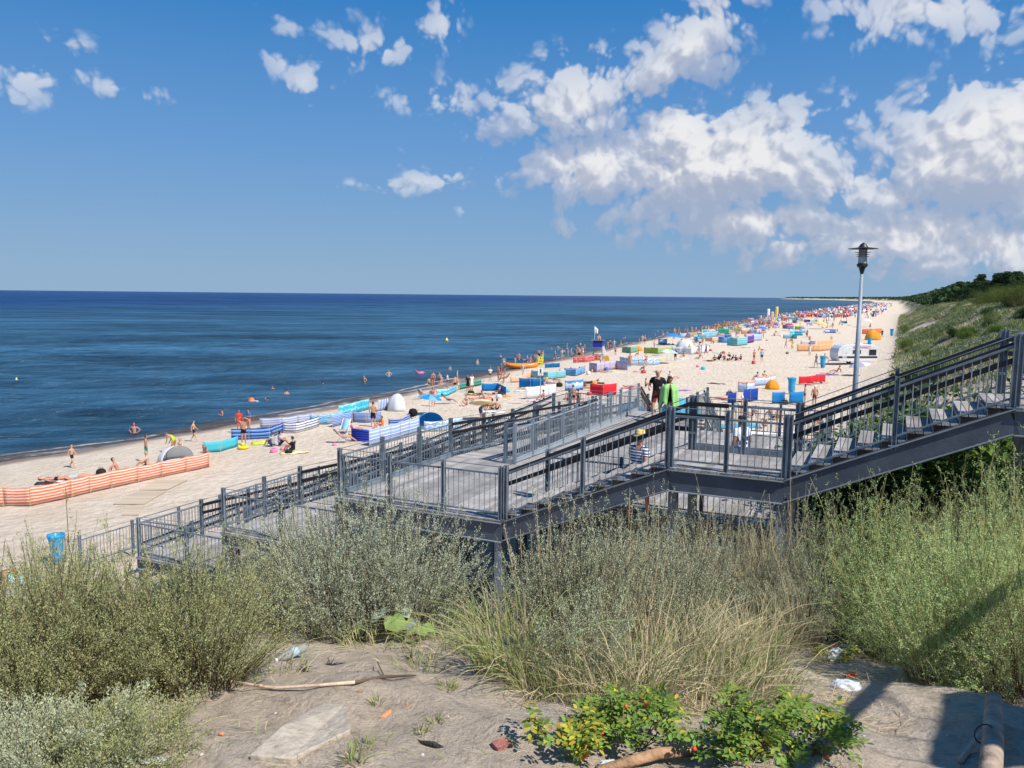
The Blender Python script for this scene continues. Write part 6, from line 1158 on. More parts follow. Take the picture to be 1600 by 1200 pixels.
for a in [
 (283, 708, 'sit', 160, 'bare-shouldered person sitting beside the white shelter', 3, 'blond', T1), (88, 752, 'lie', -68, 'sunbather lying with arms behind head, left of the pair behind the orange windbreak', 4, 'brown', (('bikini', 'black'),)), (118, 749, 'lie', -66, 'sunbather with blue patterned swimsuit lying, right of the pair behind the orange windbreak', 4, 'grey', (('swimsuit', 'lightblue'),)),
 (186, 741, 'sitback', -75, 'black-haired person sitting up reading behind the orange windbreak', 4, 'dark', (('bikini', 'black'),)), (231, 732, 'sit', 100, 'pale person whose head shows above the orange windbreak', 3, 'blond', T1), (427, 698, 'sit', 60, 'sitting person in grey-blue top, left of the pair by the blue windbreak', 0, 'brown', (('shirt', 'grey'), ('shorts', 'navy'))), (436, 697, 'sit', -60, 'dark-haired person in striped violet top sitting, right of the pair', 2, 'dark', (('shirt', (.42, .36, .6)), ('shorts', 'black'))),
 (459, 706, 'sit', 75, 'woman in black top with hair bun sitting on a yellow mat', 0, 'dark', (('shirt', 'black'), ('trunks', 'black'))), (552, 675, 'sitback', -70, 'person in violet swimsuit sitting among blue windbreaks', 4, 'red', (('swimsuit', 'purple'),)), (563, 681, 'lie', -70, 'sunbather lying by the royal blue air mattress', 1, 'blond', (('bikini', 'pink'),)), (598, 670, 'sit', 120, 'person with coral towel sitting left of the navy striped windbreak', 4, 'brown', (('shirt', 'orange'),)),
 (729, 634, 'sit', 150, 'person in blue cap sitting between deckchair and cream parasol', 1, 'blue', (('swimsuit', 'purple'),)), (745, 625, 'lie', -70, 'left of the sunburnt sunbathers lying before the plain blue windbreak', 4, 'brown', (('bikini', 'pink'),)), (757, 625, 'sitback', -60, 'sunburnt sunbather half sitting before the plain blue windbreak', 4, 'dark', (('bikini', 'pink'),)), (770, 617, 'lie', -80, 'sunbather lying right against the plain blue windbreak', 1, 'dark', T1), (770, 641, 'sit', 40, 'left of two people sitting with their backs turned near the cream parasol', 4, 'dark', (('bikini', 'black'),)), (776, 641, 'sit', -20, 'right of two people sitting with their backs turned, in black trunks', 1, 'dark', T1),
 (708, 606, 'sit', 90, 'person sitting on the sand by the turquoise and white windbreak', 4, 'brown', (('bikini', 'red'),)), (850, 625, 'sit', 90, 'person sitting hunched before the white finely striped windbreak', 4, 'dark', (('bikini', 'black'),)), (822, 609, 'lie', 80, 'pale sunbathers lying before the tall plain blue windbreak', 3, 'blond', (('bikini', 'white'),)), (853, 599, 'sit', 160, 'person in yellow top sitting behind the sign pole', 1, 'dark', (('shirt', 'yellow'),)), (862, 598, 'lie', -80, 'sunbather lying right of the one in yellow', 3, 'brown', (('bikini', 'white'),)),
 (892, 586, 'sit', 170, 'head and shoulders of a person behind the bright blue striped windbreak, left one', 4, 'dark', (('bikini', 'red'),)), (905, 585, 'sit', 190, 'head and shoulders of a person behind the bright blue striped windbreak, right one', 5, 'dark', T1), (946, 582, 'lie', -80, 'sunbather with knees up in the gap of the lilac pair', 4, 'brown', (('bikini', 'pink'),)), (912, 604, 'lie', -75, 'sunbather on dark blanket left of the red windbreak', 5, 'dark', T1), (925, 598, 'prone', 80, 'sunbather lying on dark cloth behind the red windbreak', 5, 'dark', (('bikini', 'black'),)),
 (986, 606, 'lie', -95, 'sunbather lying on a red towel left of the deck couple', 4, 'blond', (('bikini', 'black'),)), (1008, 605, 'sit', -100, 'bare-chested person sitting alone left of the deck couple', 4, 'brown', T1), (1050, 592, 'sitback', -80, 'person in white reclining on the sand behind the deck couple', 1, 'brown', (('shirt', 'white'),)), (1069, 558, 'sit', 120, 'person sitting between the parasol and the white windbreak', 4, 'dark', (('bikini', 'red'),)),
 (1288, 562, 'sit', -90, 'person sitting high beside the blue bag stand left of the caravan', 4, 'brown', (('bikini', 'black'),)), (1308, 582, 'sitback', 60, 'dark-haired person sitting before the caravan near the white parasol', 5, 'dark', (('bikini', 'black'),)), (1293, 585, 'lie', 80, 'sunbather lying on dark towel before the caravan', 3, 'dark', (('bikini', 'purple'),)), (1184, 594, 'sit', 30, 'person in grey top sitting, left of two above the flower windbreaks', 2, 'dark', (('shirt', 'grey'),)), (1194, 592, 'sit', -30, 'person in pale yellow top sitting, right of two above the flower windbreaks', 1, 'dark', (('shirt', (.7, .62, .4)),)),
 (1175, 652, 'sitback', 100, 'sunburnt person sitting behind the landing rails, left one', 4, 'brown', T1), (1195, 668, 'sit', 140, 'brown-haired person sitting nearest behind the landing rails', 1, 'brown', (('bikini', 'black'),)), (1205, 655, 'sitback', -60, 'tanned person sitting behind the landing rails with knees up', 5, 'dark', T1), (1214, 656, 'sit', 200, 'tanned person sitting behind the landing rails, right one', 4, 'dark', (('bikini', 'yellow'),)), (1262, 602, 'lie', 85, 'sunbather lying before the crimson windbreak', 4, 'grey', (('bikini', 'purple'),)), (1281, 600, 'lie', -85, 'sunbather stretched out at the right end of the crimson windbreak', 1, 'blond', (('trunks', 'navy'),)),
 (1285, 668, 'sit', 90, 'person on a towel seen through the corner of the upper rails', 1, 'brown', (('bikini', 'white'),))]:
    u, v, ps, rz, lab, sk, ha, wr = a; p = G(u, v); person((p.x, p.y, p.z + .02), ps, rz, lab, sk, ha, wr, 1.0)
for i, (u, v, ps, rz, cl) in enumerate([(1108, 565, 'lie', 80, 'black'), (1117, 564, 'sit', 120, 'red'), (1124, 563, 'sit', 40, 'black'), (1131, 563, 'sit', 180, 'black'), (1137, 564, 'sit', 200, 'white'), (1143, 563, 'sitback', 100, 'black'), (1149, 564, 'sit', -60, 'purple'), (1158, 563, 'sit', 90, 'black'), (1126, 560, 'sit', 10, 'black'), (1139, 560, 'sit', -20, 'black')]):
    person(G(u, v), ps, rz, ['leftmost of the dark group, lying on the open sand', 'person in red sitting at the left of the dark group', 'person in black sitting left of the middle of the dark group', 'person in black sitting in the middle front of the dark group', 'person in white sitting in the dark group', 'person in black leaning back in the dark group', 'person in purple at the right of the dark group', 'rightmost of the dark group, sitting apart', 'person in black at the back of the dark group, left', 'person in black at the back of the dark group, right'][i], i, 'dark', (('shirt', cl), ('shorts', 'black')), 1.0, group='group in dark clothes sitting on the open sand')
# in the water
for a in [
 (210, 678, .92, 'hips', 180, 'sunburnt man with hands on hips standing in shallow water at the left', 4, 'red'), (347, 649, 1.15, 'phone', 120, 'person chest-deep in the water left of the orange ball', 4, 'dark'), (426, 610, 1.2, 'phone', 160, 'bather shoulder-deep, upper left of three swimmers', 4, 'brown'), (448, 618, 1.12, 'stand', 0, 'pale-backed bather right of three swimmers', 3, 'dark'), (418, 626, 1.42, 'shade', 90, 'swimmer with only head and arm showing near the orange ball', 2, 'dark'), (505, 600, 1.42, 'stand', 40, 'lone swimmer whose head shows farther out', 1, 'dark'),
 (806, 562, .75, 'hips', 120, 'left of three waders above the boat', 5, 'dark'), (811, 561, .7, 'fold', 200, 'middle of three waders above the boat', 4, 'dark'), (821, 564, .85, 'bend', 90, 'stooping right one of three waders above the boat', 4, 'brown'), (862, 547, 1.0, 'phone', 90, 'waist-deep bather, left of three heads above the sign', 4, 'brown'), (875, 545, 1.3, 'stand', 90, 'shoulder-deep bather, middle of three heads above the sign', 1, 'brown'), (886, 546, 1.25, 'stand', 0, 'shoulder-deep bather, right of three heads above the sign', 4, 'brown'), (901, 541, 1.2, 'stand', 0, 'bather in the water left behind the watch tower', 4, 'dark'), (907, 540, 1.0, 'phone', 20, 'taller bather in the water left behind the watch tower', 1, 'brown'), (0, 660, .6, 'stand', 0, 'x', 0, 'dark')][:-1]:
    u, v, dp, ps, rz, lab, sk, ha = a; bather(u, v, dp, ps, rz, lab, skin=sk, hair=ha)
p = SW(656, 584); person(p + Vector((0, 0, .10)), 'float', -70, 'bather lying in a pink swim ring on the water', 4, 'dark', (('bikini', 'pink'),), 1.0, group='people in the water')
def torus(name, p, R1, r1, m_, label, cat, group=None, rz=0, tilt=0):
    mb = ML(); K = 20; k8 = 8; V = []
    for i in range(K):
        a = 2 * math.pi * i / K
        for j in range(k8): b = 2 * math.pi * j / k8; q = R1 + r1 * math.cos(b); V.append((q * math.cos(a), q * math.sin(a), r1 * math.sin(b) + r1))
    F = [(i * k8 + j, i * k8 + (j + 1) % k8, ((i + 1) % K) * k8 + (j + 1) % k8, ((i + 1) % K) * k8 + j) for i in range(K) for j in range(k8)]
    o = link(name, np_mesh(name, V, F, m_, smooth=True)); o.location = p; o.rotation_euler = (R(tilt), 0, R(rz)); tag(o, label, cat, group); return o
torus('swim_ring', p + Vector((0, 0, -.04)), .38, .14, mat('pink_vinyl', (.85, .12, .35), .3, .5), 'pink inflatable swim ring carrying a bather', 'swim ring')
dk = torus('duck_ring', G(380, 701), .24, .10, mat('yellow_vinyl', (.86, .66, .03), .3, .5), 'yellow duck swim ring lying by the feet of the man with raised arms', 'swim ring')
mb = ML(); mb.lathe([(0, .12), (.09, .16), (.11, .25), (.09, .33), (0, .37)], (0, -.02, 0), 12); mb.build('duck_head', bpy.data.materials['yellow_vinyl'], dk, smooth=True); mb = ML(); mb.lathe([(.04, -.05), (.03, .0), (0, .05)], (.13, -.02, .25), 8); mb.build('beak', mat('orange_vinyl', (.85, .25, .02), .35, .5), dk, smooth=True)
def ball(name, p, r, col, label, cat, group=None):
    mb = ML(); mb.lathe([(r * math.sin(a), -r * math.cos(a)) for a in np.linspace(0.001, math.pi - .001, 13)], (0, 0, 0), 20); t = mb.build(name, mat(name + '_vinyl', col, .3, .5), None, smooth=True); t.location = p; tag(t, label, cat, group); return t
o = ball('beach_ball', SW(393, 628) + Vector((0, 0, .12)), .30, (.85, .16, .03), 'orange ball floating near the swimmers', 'ball'); mb = ML(); mb.lathe([(.31, -.02), (.318, 0), (.31, .02)], (0, 0, 0), 20); mb.build('seam', M['white'], o); mb = ML(); mb.tube([(.29, 0, -.02), (.5, .02, -.05), (.62, 0, -.06)], .05, 8); mb.build('float_tail', M['white'], o, smooth=True)
for u, v, lab in [(26, 596, 'yellow marker buoy far left on the sea'), (698, 533, 'yellow marker buoy in the middle of the sea')]:
    q = SW(u, v); mb = ML(); mb.lathe([(0, -.2), (.28, -.1), (.32, .1), (.12, .35), (.05, .6), (0, .62)], (0, 0, 0), 14); b_ = mb.build('marker_buoy', mat('buoy_yellow', (.85, .68, .04), .4, .4), None, smooth=True); b_.location = q; b_.scale = (1.3 if v < 560 else .75,) * 3; tag(b_, lab, 'buoy', 'marker buoys'); mb = ML(); mb.lathe([(.325, .02), (.33, .08), (.31, .12)], (0, 0, 0), 14); mb.build('band', M['darkmetal'], b_)
# chairs with people
for (u, v, rz, col, lab, plab, sk, wr) in [(536, 692, -70, (.75, .78, .80), 'white reclining chair on open sand left of the air mattress', 'sunburnt man reclining in the white chair on open sand', 4, (('trunks', 'grey'),)), (700, 631, -75, (.06, .06, .08), 'dark reclining chair near the turquoise and white windbreak', 'tanned man reclining in the dark chair', 5, (('trunks', 'navy'),)), (660, 623, -30, (.75, .75, .78), 'white deckchair nearest the water by the windbreak', 'person sitting in the white deckchair nearest the water', 4, (('trunks', 'navy'),)), (789, 596, 60, (.72, .62, .5), 'pale deckchair behind the person bending by the peach windbreak', 'person resting in the pale deckchair near the boat', 4, (('bikini', 'orange'),))]:
    p = deckchair(u, v, rz, col, lab); person((p.x, p.y, p.z), 'lounge', rz, plab, sk, 'dark' if u > 600 else 'grey', wr)
deckchair(538, 678, 170, (.35, .60, .80), 'deckchair hung with a light blue printed towel, behind the white chair')
deckchair(671, 622, 60, (.2, .25, .5), 'empty blue deckchair beside the white one near the water')
for a in [(560, 684, 10, (.02, .05, .42), 'x', .1, .1)][:0]: pass
t = empty('air_mattress', G(566, 690), R(-25)); tag(t, 'royal blue inflatable mattress standing on edge at the end of the pale windbreak', 'air mattress')
mb = ML(); [mb.tube([(-.78, 0, .09 + i * .15), (.78, 0, .09 + i * .15)], .085, 10) for i in range(5)]; mb.build('tubes', mat('blue_vinyl', (.02, .05, .42), .45, .4), t, smooth=True); mb = ML(); mb.box((0, .07, .40), 1.5, .05, .66); mb.build('backing', bpy.data.materials['blue_vinyl'], t)
for a in [(460, 708, -70, (.80, .66, .34), 'pale yellow mat under the woman in black top', .8, 1.6), (405, 693, 20, (.62, .68, .05), 'yellow-green beach towel left of the sitting pair', .9, 1.2), (118, 751, -66, (.78, .78, .78), 'white towel under the right of the two sunbathers behind the orange windbreak', .7, 1.8), (88, 754, -68, (.05, .05, .06), 'dark towel under the left of the two sunbathers behind the orange windbreak', .7, 1.8),
 (845, 627, 80, (.80, .52, .60), 'pink towel before the white finely striped windbreak', .9, 2.4), (986, 607, 85, (.75, .10, .18), 'red towel under the sunbather left of the deck couple', .8, 1.9), (1293, 586, 85, (.16, .08, .25), 'dark violet towel before the caravan', 1.0, 2.4), (1200, 677, 80, (.80, .78, .76), 'white and pink blanket behind the landing rails', 1.5, 4.0), (770, 644, 80, (.82, .82, .80), 'white towel by the two people with backs turned', 1.0, 1.8), (925, 599, 80, (.03, .03, .04), 'black blanket behind the red windbreak', 1.2, 2.6), (1150, 666, 80, (.05, .45, .65), 'light blue blanket under the two standing women', 1.2, 3.2), (20, 905, 80, (.45, .72, .66), 'mint green towel at the left edge', .8, 1.6), (8, 925, 75, (.5, .5, .52), 'grey striped towel at the left edge below the mint one', .8, 1.5), (912, 606, 70, (.6, .12, .1), 'reddish blanket left of the red windbreak', 1.2, 2.2), (822, 611, 80, (.75, .75, .78), 'white towel before the tall plain blue windbreak', .9, 2.2), (600, 672, 60, (.85, .38, .25), 'coral beach towel left of the navy striped windbreak', .9, 1.4)]: towel_at(a[0], a[1], a[2], a[3], a[4], a[5], a[6])
def bag(u, v, col, s, label, group='bags on the sand'):
    t = empty('beach_bag', G(u, v), random.uniform(0, 3)); t.scale = (s,) * 3; tag(t, label, 'bag', group); mb = ML(); mb.lathe([(0, 0), (.22, .0), (.27, .08), (.25, .22), (.17, .30), (.12, .31)], (0, 0, 0), 12); m_ = mat('bag_cloth', col, .8, .2, 0, .15, 10); mb.build('bag', m_, t, smooth=True)
    for s_ in (-.07, .07): mb = ML(); mb.tube([(-.1, s_, .29), (-.06, s_, .42), (.06, s_, .42), (.1, s_, .29)], .012, 6); mb.build('handle', m_, t)
for a in [(428, 707, (.75, .20, .40), .8, 'pink bag left of the woman in black top'), (451, 709, (.02, .02, .02), .8, 'black bag at the knees of the woman in black top'), (443, 703, (.85, .30, .40), .7, 'coral pink bag between the sitting pair and the woman in black'), (523, 696, (.85, .25, .40), .5, 'small pink pouch left of the white reclining chair'), (736, 617, (.02, .02, .02), 1.3, 'large black bag by the dark green windbreak'), (782, 618, (.03, .03, .04), 1.1, 'black bag at the folded corner of the plain blue windbreak'), (874, 604, (.02, .02, .02), 1.3, 'dark bag standing alone on sand beyond the sign pole'), (158, 741, (.02, .02, .02), .9, 'black bag between sunbathers behind the orange windbreak'), (1226, 632, (.02, .02, .03), 1.2, 'black bag between the two blue windbreaks'), (1140, 618, (.02, .02, .02), 1.2, 'black bag at the back of the standing women'), (1230, 553, (.12, .12, .13), 1.0, 'dark bin-like bag alone left of the peach windbreak'), (842, 640, (.02, .02, .02), 1.2, 'black bag heap behind the far ramp rails')]: bag(*a)
t = empty('pushchair', G(644, 660), R(40)); tag(t, 'black hooded pushchair left of the round blue tent', 'pushchair'); bm_ = mat('black_fabric', (.016, .016, .018), .8, .1, 0, .2, 10)
mb = ML(); mb.lathe([(.05, .45), (.28, .50), (.33, .75), (.24, .98), (0, 1.05)], (0, -.12, 0), 12); mb.build('hood', bm_, t, smooth=True); mb = ML(); mb.box((0, .12, .48), .42, .7, .2, Vector((1, 0, 0)), Vector((0, .9, -.3)).normalized(), Vector((0, .3, .9)).normalized()); mb.build('seat', bm_, t, bevel=.05)
for x in (-.24, .24):
    for y in (-.3, .42): mb = ML(); mb.lathe([(.10, -.02), (.13, 0), (.10, .02)], (0, 0, 0), 14); w_ = mb.build('wheel', M['darkmetal'], t, smooth=True); w_.rotation_euler = (0, R(90), 0); w_.location = (x, y, .13)
    mb = ML(); mb.tube([(x, -.3, .13), (x, .1, .5), (x, -.5, 1.0)], .014, 6); mb.tube([(x, .42, .13), (x, 0, .55)], .014, 6); mb.build('frame', M['darkmetal'], t)
# blue rubbish bag stands
def bin_(u, v, label, s=1.0):
    p = G(u, v); t = empty('bag_stand', p, R(20)); t.scale = (s,) * 3; tag(t, label, 'rubbish bin', 'blue rubbish bag stands'); mb = ML(); V = []; K = 20; prof = [(.05, .02), (.13, .04), (.17, .3), (.19, .6), (.22, .85), (.27, .98), (.275, 1.02), (.24, 1.0), (.20, .8)]
    for (r_, z) in prof:
        for k in range(K): a = 2 * math.pi * k / K; q = r_ * (1 + (.10 * math.sin(3 * a + z * 4) + .05 * math.sin(7 * a)) * (1 - abs(z - .98) * .2 if z < .9 else .15)); V.append((q * math.cos(a), q * math.sin(a), z))
    F = [(i * K + k, i * K + (k + 1) % K, (i + 1) * K + (k + 1) % K, (i + 1) * K + k) for i in range(len(prof) - 1) for k in range(K)]
    link('plastic_bag', np_mesh('plastic_bag', V, F, BAGM, smooth=True), t); mb.tube([(.25, .0, -.1), (.25, 0, 1.0)], .02, 6); mb.build('stand_post', M['steel'], t)
    mb = ML(); mb.lathe([(.25, .97), (.27, .99), (.25, 1.01)], (0, 0, 0), 20); mb.build('hoop', M['steel'], t)
BAGM = mat('blue_bag_plastic', (.03, .42, .72), .35, .4, 0, .2, 6, .4, 14, trans=.3)
bin_(90, 882, 'blue plastic rubbish bag on a stand at the foot of the ramp fence'); bin_(1236, 616, 'light blue rubbish bag on a stand left of the woman in black bikini', 1.5); bin_(1285, 575, 'light blue rubbish bag stand left of the caravan', 1.5); bin_(1358, 541, 'blue rubbish bag stand by the lamp post among bathers', 1.6); bin_(1393, 525, 'blue rubbish bag stand at the foot of the dune beyond the lamp', 1.6)
# wooden sand mats
def slat_mat(pts, label):
    g_ = [G(u, v) for u, v in pts]; c0 = sum(g_, Vector((0, 0, 0))) / 4; t = empty('plank_mat', c0); tag(t, label, 'wooden mat', 'wooden mats on the sand'); mb = MB(); K = 13
    for i in range(K):
        a = (i + .5) / K; p = g_[0].lerp(g_[3], a); q = g_[1].lerp(g_[2], a); mb.bar(p + Zv * .04, q + Zv * .04, (g_[3] - g_[0]).length / K * .86, .03)
    mb.build('slats', mat('sandy_planks', (.52, .42, .31), .9, .1, island=.1), t); mb = MB()
    for a in (.15, .85): mb.bar(g_[0].lerp(g_[1], a) + Zv * .01, g_[3].lerp(g_[2], a) + Zv * .01, .05, .03)
    mb.build('batten', M['pinewood'], t)
slat_mat([(177, 789), (225, 789), (261, 768), (217, 768)], 'near plank mat on the sand beyond the ramp fence'); slat_mat([(217, 767), (262, 766), (293, 751), (246, 751)], 'far plank mat on the sand, by the orange windbreak'); slat_mat([(190, 806), (216, 806), (226, 792), (196, 793)], 'broken plank mat piece nearest the ramp fence')
# boat
p = G(815, 576); t = empty('rescue_boat', (p.x, p.y, p.z), math.atan2(.5, 4)); tag(t, 'orange rowing boat with pointed raised bow at the water edge', 'boat'); V = []; nx_, nz_ = 16, 8
for i in range(nx_ + 1):
    s = i / nx_ * 2 - 1; w_ = .72 * (1 - abs(s) ** 2.6) ** .8 + .02; top = .62 + .22 * abs(s) ** 3 + .1 * max(0, s) ** 2
    for j in range(nz_ + 1): a = math.pi * j / nz_; V.append((s * 2.25 * (1 - .06 * math.sin(a)), -math.cos(a) * w_ * (1 if .1 < j / nz_ < .9 else 1), top - math.sin(a) ** .7 * (top - .05 - .2 * abs(s) ** 3)))
F = [(i * (nz_ + 1) + j, (i + 1) * (nz_ + 1) + j, (i + 1) * (nz_ + 1) + j + 1, i * (nz_ + 1) + j + 1) for i in range(nx_) for j in range(nz_)]
o = link('hull', np_mesh('hull', V, F, mat('orange_hull', (.85, .27, .03), .35, .5, 0, .08, 3), smooth=True), t); md = o.modifiers.new('th', 'SOLIDIFY'); md.thickness = .05
for x in (-1.1, 0, 1.1): mb = ML(); mb.box((x, 0, .42), .25, 1.2, .04); mb.build('thwart', mat('thwart', (.7, .42, .2), .6), t)
for s in (-1, 1): mb = ML(); mb.tube([(x, s * (.74 * (1 - abs(x / 2.25) ** 2.6) ** .8 + .02), .63 + .22 * abs(x / 2.25) ** 3 + .1 * max(0, x / 2.25) ** 2) for x in np.linspace(-2.2, 2.2, 15)], .03, 6); mb.build('gunwale', bpy.data.materials['orange_hull'], t)
# watch tower
p = G(934, 563); t = empty('watch_tower', (p.x, p.y, p.z), R(-12)); tag(t, 'lifeguard watch tower with royal blue sides, white ladder and white flag', 'lifeguard tower'); bl = mat('tower_blue', (.02, .03, .28), .5, .3); mb = ML()
for x in (-.6, .6):
    for y in (-.6, .6): mb.tube([(x * 1.25, y * 1.25, 0), (x, y, 3.0)], .05, 6)
for z in (.8, 1.6): 
    for s in (-1, 1): mb.tube([(-.72, s * .7, z), (.72, s * .68, z)], .03, 5); mb.tube([(s * .7, -.7, z), (s * .68, .7, z)], .03, 5)
mb.build('legs', M['steel'], t); mb = ML(); mb.box((0, 0, 1.9), 1.4, 1.4, .06); mb.build('platform', M['wood'], t)
for (x, y, a, b) in ((0, -.68, 1.35, .04), (0, .68, 1.35, .04), (-.68, 0, .04, 1.3), (.68, 0, .04, 1.3)): mb = ML(); mb.box((x, y, 2.42), a, b, .95); mb.build('side_panel', bl, t)
mb = ML(); mb.box((0, 0, 2.96), 1.9, 1.7, .05); mb.build('top_board', M['steel'], t); mb = ML(); mb.tube([(-.6, .6, 1.9), (-.6, .6, 5.0)], .025, 6); mb.build('flag_pole', M['white'], t)
mb = ML(); mb.box((1.05, -.5, 1.05), .5, .05, 2.2, Vector((.96, 0, .27)), Vector((0, 1, 0)), Vector((-.32, 0, .95)).normalized()); mb.build('ladder', M['white'], t); mb = ML(); mb.box((1.35, -.6, .35), .7, .05, .8, Vector((.96, 0, .27)), Vector((0, 1, 0)), Vector((-.32, 0, .95)).normalized()); mb.build('foot_board', mat('ochre_board', (.55, .36, .05), .6), t)
V = [(-.6 + .06 * i, .6 + .05 * math.sin(i * .9), 4.95 - j * .4 - .05 * i * (1 if j == 0 else .4)) for j in range(4) for i in range(9)]; V = [(x_, y_, max(z_, 3.9)) for x_, y_, z_ in V]; F = [(j * 9 + i, j * 9 + i + 1, j * 9 + i + 10, j * 9 + i + 9) for j in range(3) for i in range(8)]; o = link('flag', np_mesh('flag', V, F, M['white']), t); o.modifiers.new('th', 'SOLIDIFY').thickness = .01
person((p.x + .1, p.y, p.z + 2.98), 'sit', 180, 'person sitting on top of the blue watch tower', 1, 'dark', (('trunks', 'navy'), ), 1.0)
# information sign
p = G(844, 634); t = empty('beach_sign', p, R(-4)); tag(t, 'thin pole with yellow plate above a white swimmer sign', 'sign'); mb = ML(); mb.tube([(0, 0, -.2), (0, 0, 4.3)], .028, 8); mb.build('pole', M['galv'], t)
mb = ML(); mb.box((.0, -.04, 3.82), .42, .02, .56); sy = mb.build('yellow_plate', mat('sign_yellow', (.80, .66, .05), .4), t); mb = ML(); mb.box((0, -.053, 3.95), .08, .004, .14); mb.box((0, -.053, 3.72), .24, .004, .05); mb.build('symbol', M['darkmetal'], sy)
mb = ML(); mb.box((.0, -.04, 3.32), .34, .02, .16); mb.build('small_yellow_plate', bpy.data.materials['sign_yellow'], t); mb = ML(); mb.box((0, -.04, 2.84), .44, .02, .66); sw = mb.build('white_plate', M['white'], t)
mb = ML(); mb.lathe([(.0, -.002), (.06, -.002), (.06, .002), (0, .002)], (0, 0, 0), 12); q = mb.build('symbol_head', M['darkmetal'], sw); q.rotation_euler = (R(90), 0, 0); q.location = (0, -.054, 3.02); mb = ML(); mb.box((0, -.054, 2.86), .12, .004, .2); mb.bar((-.04, -.054, 2.78), (-.09, -.054, 2.62), .004, .04); mb.bar((.04, -.054, 2.78), (.09, -.054, 2.62), .004, .04); mb.box((0, -.054, 2.56), .3, .004, .02); mb.build('symbol_body', M['darkmetal'], sw)
# caravan
p = G(1333, 569); t = empty('caravan', p, R(8)); tag(t, 'white and grey caravan with brown stripe and red lettering on the sand', 'caravan'); cw = mat('caravan_shell', (.62, .64, .66), .4, .4, 0, .05, 1.5); prof = [(-2.55, .45), (-2.85, .95), (-2.88, 1.6), (-2.72, 2.15), (-2.3, 2.5), (-1.6, 2.68), (1.3, 2.74), (2.3, 2.62), (2.75, 2.3), (2.9, 1.7), (2.9, 1.05), (2.55, .45)]
mb = ML(); n_ = len(prof); mb.v = [Vector((x, y, z)) for y in (-1.05, 1.05) for x, z in prof]; mb.f = [list(range(n_)), list(range(2 * n_ - 1, n_ - 1, -1))] + [[i, (i + 1) % n_, (i + 1) % n_ + n_, i + n_] for i in range(n_)]; mb.mi = [0] * len(mb.f); mb.build('shell', cw, t, bevel=.07)
mb = ML(); mb.box((0, -1.062, 1.02), 5.5, .012, .26); mb.build('stripe', mat('brown_stripe', (.07, .025, .025), .4), t); wn_ = mat('dark_window', (.025, .028, .032), .12, .6)
for x, z, w_, h_ in ((-.2, 1.72, 1.1, .46), (2.05, 1.66, 1.0, .72)):
    mb = ML(); mb.box((x, -1.066, z), w_ + .1, .02, h_ + .1); f_ = mb.build('window_frame', M['galv'], t); mb = ML(); mb.box((x, -1.08, z), w_, .012, h_); mb.build('pane', wn_, f_)
mb = ML(); mb.box((2.9, 0, 1.72), .04, 1.4, .6); mb.build('end_window', wn_, t); mb = ML(); mb.box((-1.9, -1.062, 1.4), .62, .012, 1.75); d_ = mb.build('door', cw, t); mb = ML(); mb.box((-1.72, -1.08, 1.55), .05, .03, .16); mb.build('handle', M['darkmetal'], d_)
for x in (-.1,):
    for y in (-.95, .95): mb = ML(); mb.lathe([(.16, -.1), (.33, -.09), (.34, .09), (.16, .1)], (0, 0, 0), 18); w_ = mb.build('wheel', M['darkmetal'], t); w_.rotation_euler = (R(90), 0, 0); w_.location = (x, y, .34)
mb = ML(); mb.tube([(-2.6, -.5, .5), (-3.6, 0, .5)], .04, 6); mb.tube([(-2.6, .5, .5), (-3.6, 0, .5)], .04, 6); mb.tube([(-3.6, 0, .5), (-3.6, 0, .05)], .04, 6); mb.build('drawbar', M['steel'], t); mb = ML(); mb.box((.6, 0, 2.76), .9, .7, .08); mb.build('roof_hatch', M['white'], t, bevel=.02)
cu = bpy.data.curves.new('txt', 'FONT'); cu.body = 'RATOWNICY'; cu.size = .42; cu.extrude = .004; co = bpy.data.objects.new('txt', cu); COL.objects.link(co); bpy.context.view_layer.update(); me = bpy.data.meshes.new_from_object(co.evaluated_get(bpy.context.evaluated_depsgraph_get())); bpy.data.objects.remove(co)
me.materials.clear(); me.materials.append(mat('red_letters', (.60, .03, .06), .5)); o = link('lettering', me, t); o.rotation_euler = (R(90), 0, 0); o.location = (-.75, -1.07, 2.17)
mb = ML(); [mb.box((x, -1.066, 2.3), .22, .008, .26) for x in (-1.55, -1.2)]; mb.build('white_stickers', M['white'], t)
# feather flags far off by the water
for u, v, h, m_, lab in [(1198, 507, 5.5, 'white', 'white feather flag standing far off by the water'), (1204, 508, 4.6, 'peach', 'middle feather flag by the water, shortest'), (1211, 507, 6.2, 'yellow', 'yellow feather flag, tallest of three by the water')]:
    p = G(u, v); t = empty('feather_flag', p); tag(t, lab, 'flag', 'feather flags by the water'); mb = ML(); mb.tube([(0, 0, 0), (0, 0, h * .8), (.35, 0, h)], .04, 6); mb.build('pole', M['white'], t); V = [(.04 + (.95 * math.sin(min(1, (i + .6) / 6) * 1.6) if s else 0), .03 * i, h * (.18 + .8 * i / 8)) for i in range(9) for s in (0, 1)]; o = link('cloth', np_mesh('cloth', V, [(2 * i, 2 * i + 1, 2 * i + 3, 2 * i + 2) for i in range(8)], WM[m_], uv=[(0, 0)] * 18), t); o.modifiers.new('th', 'SOLIDIFY').thickness = .015
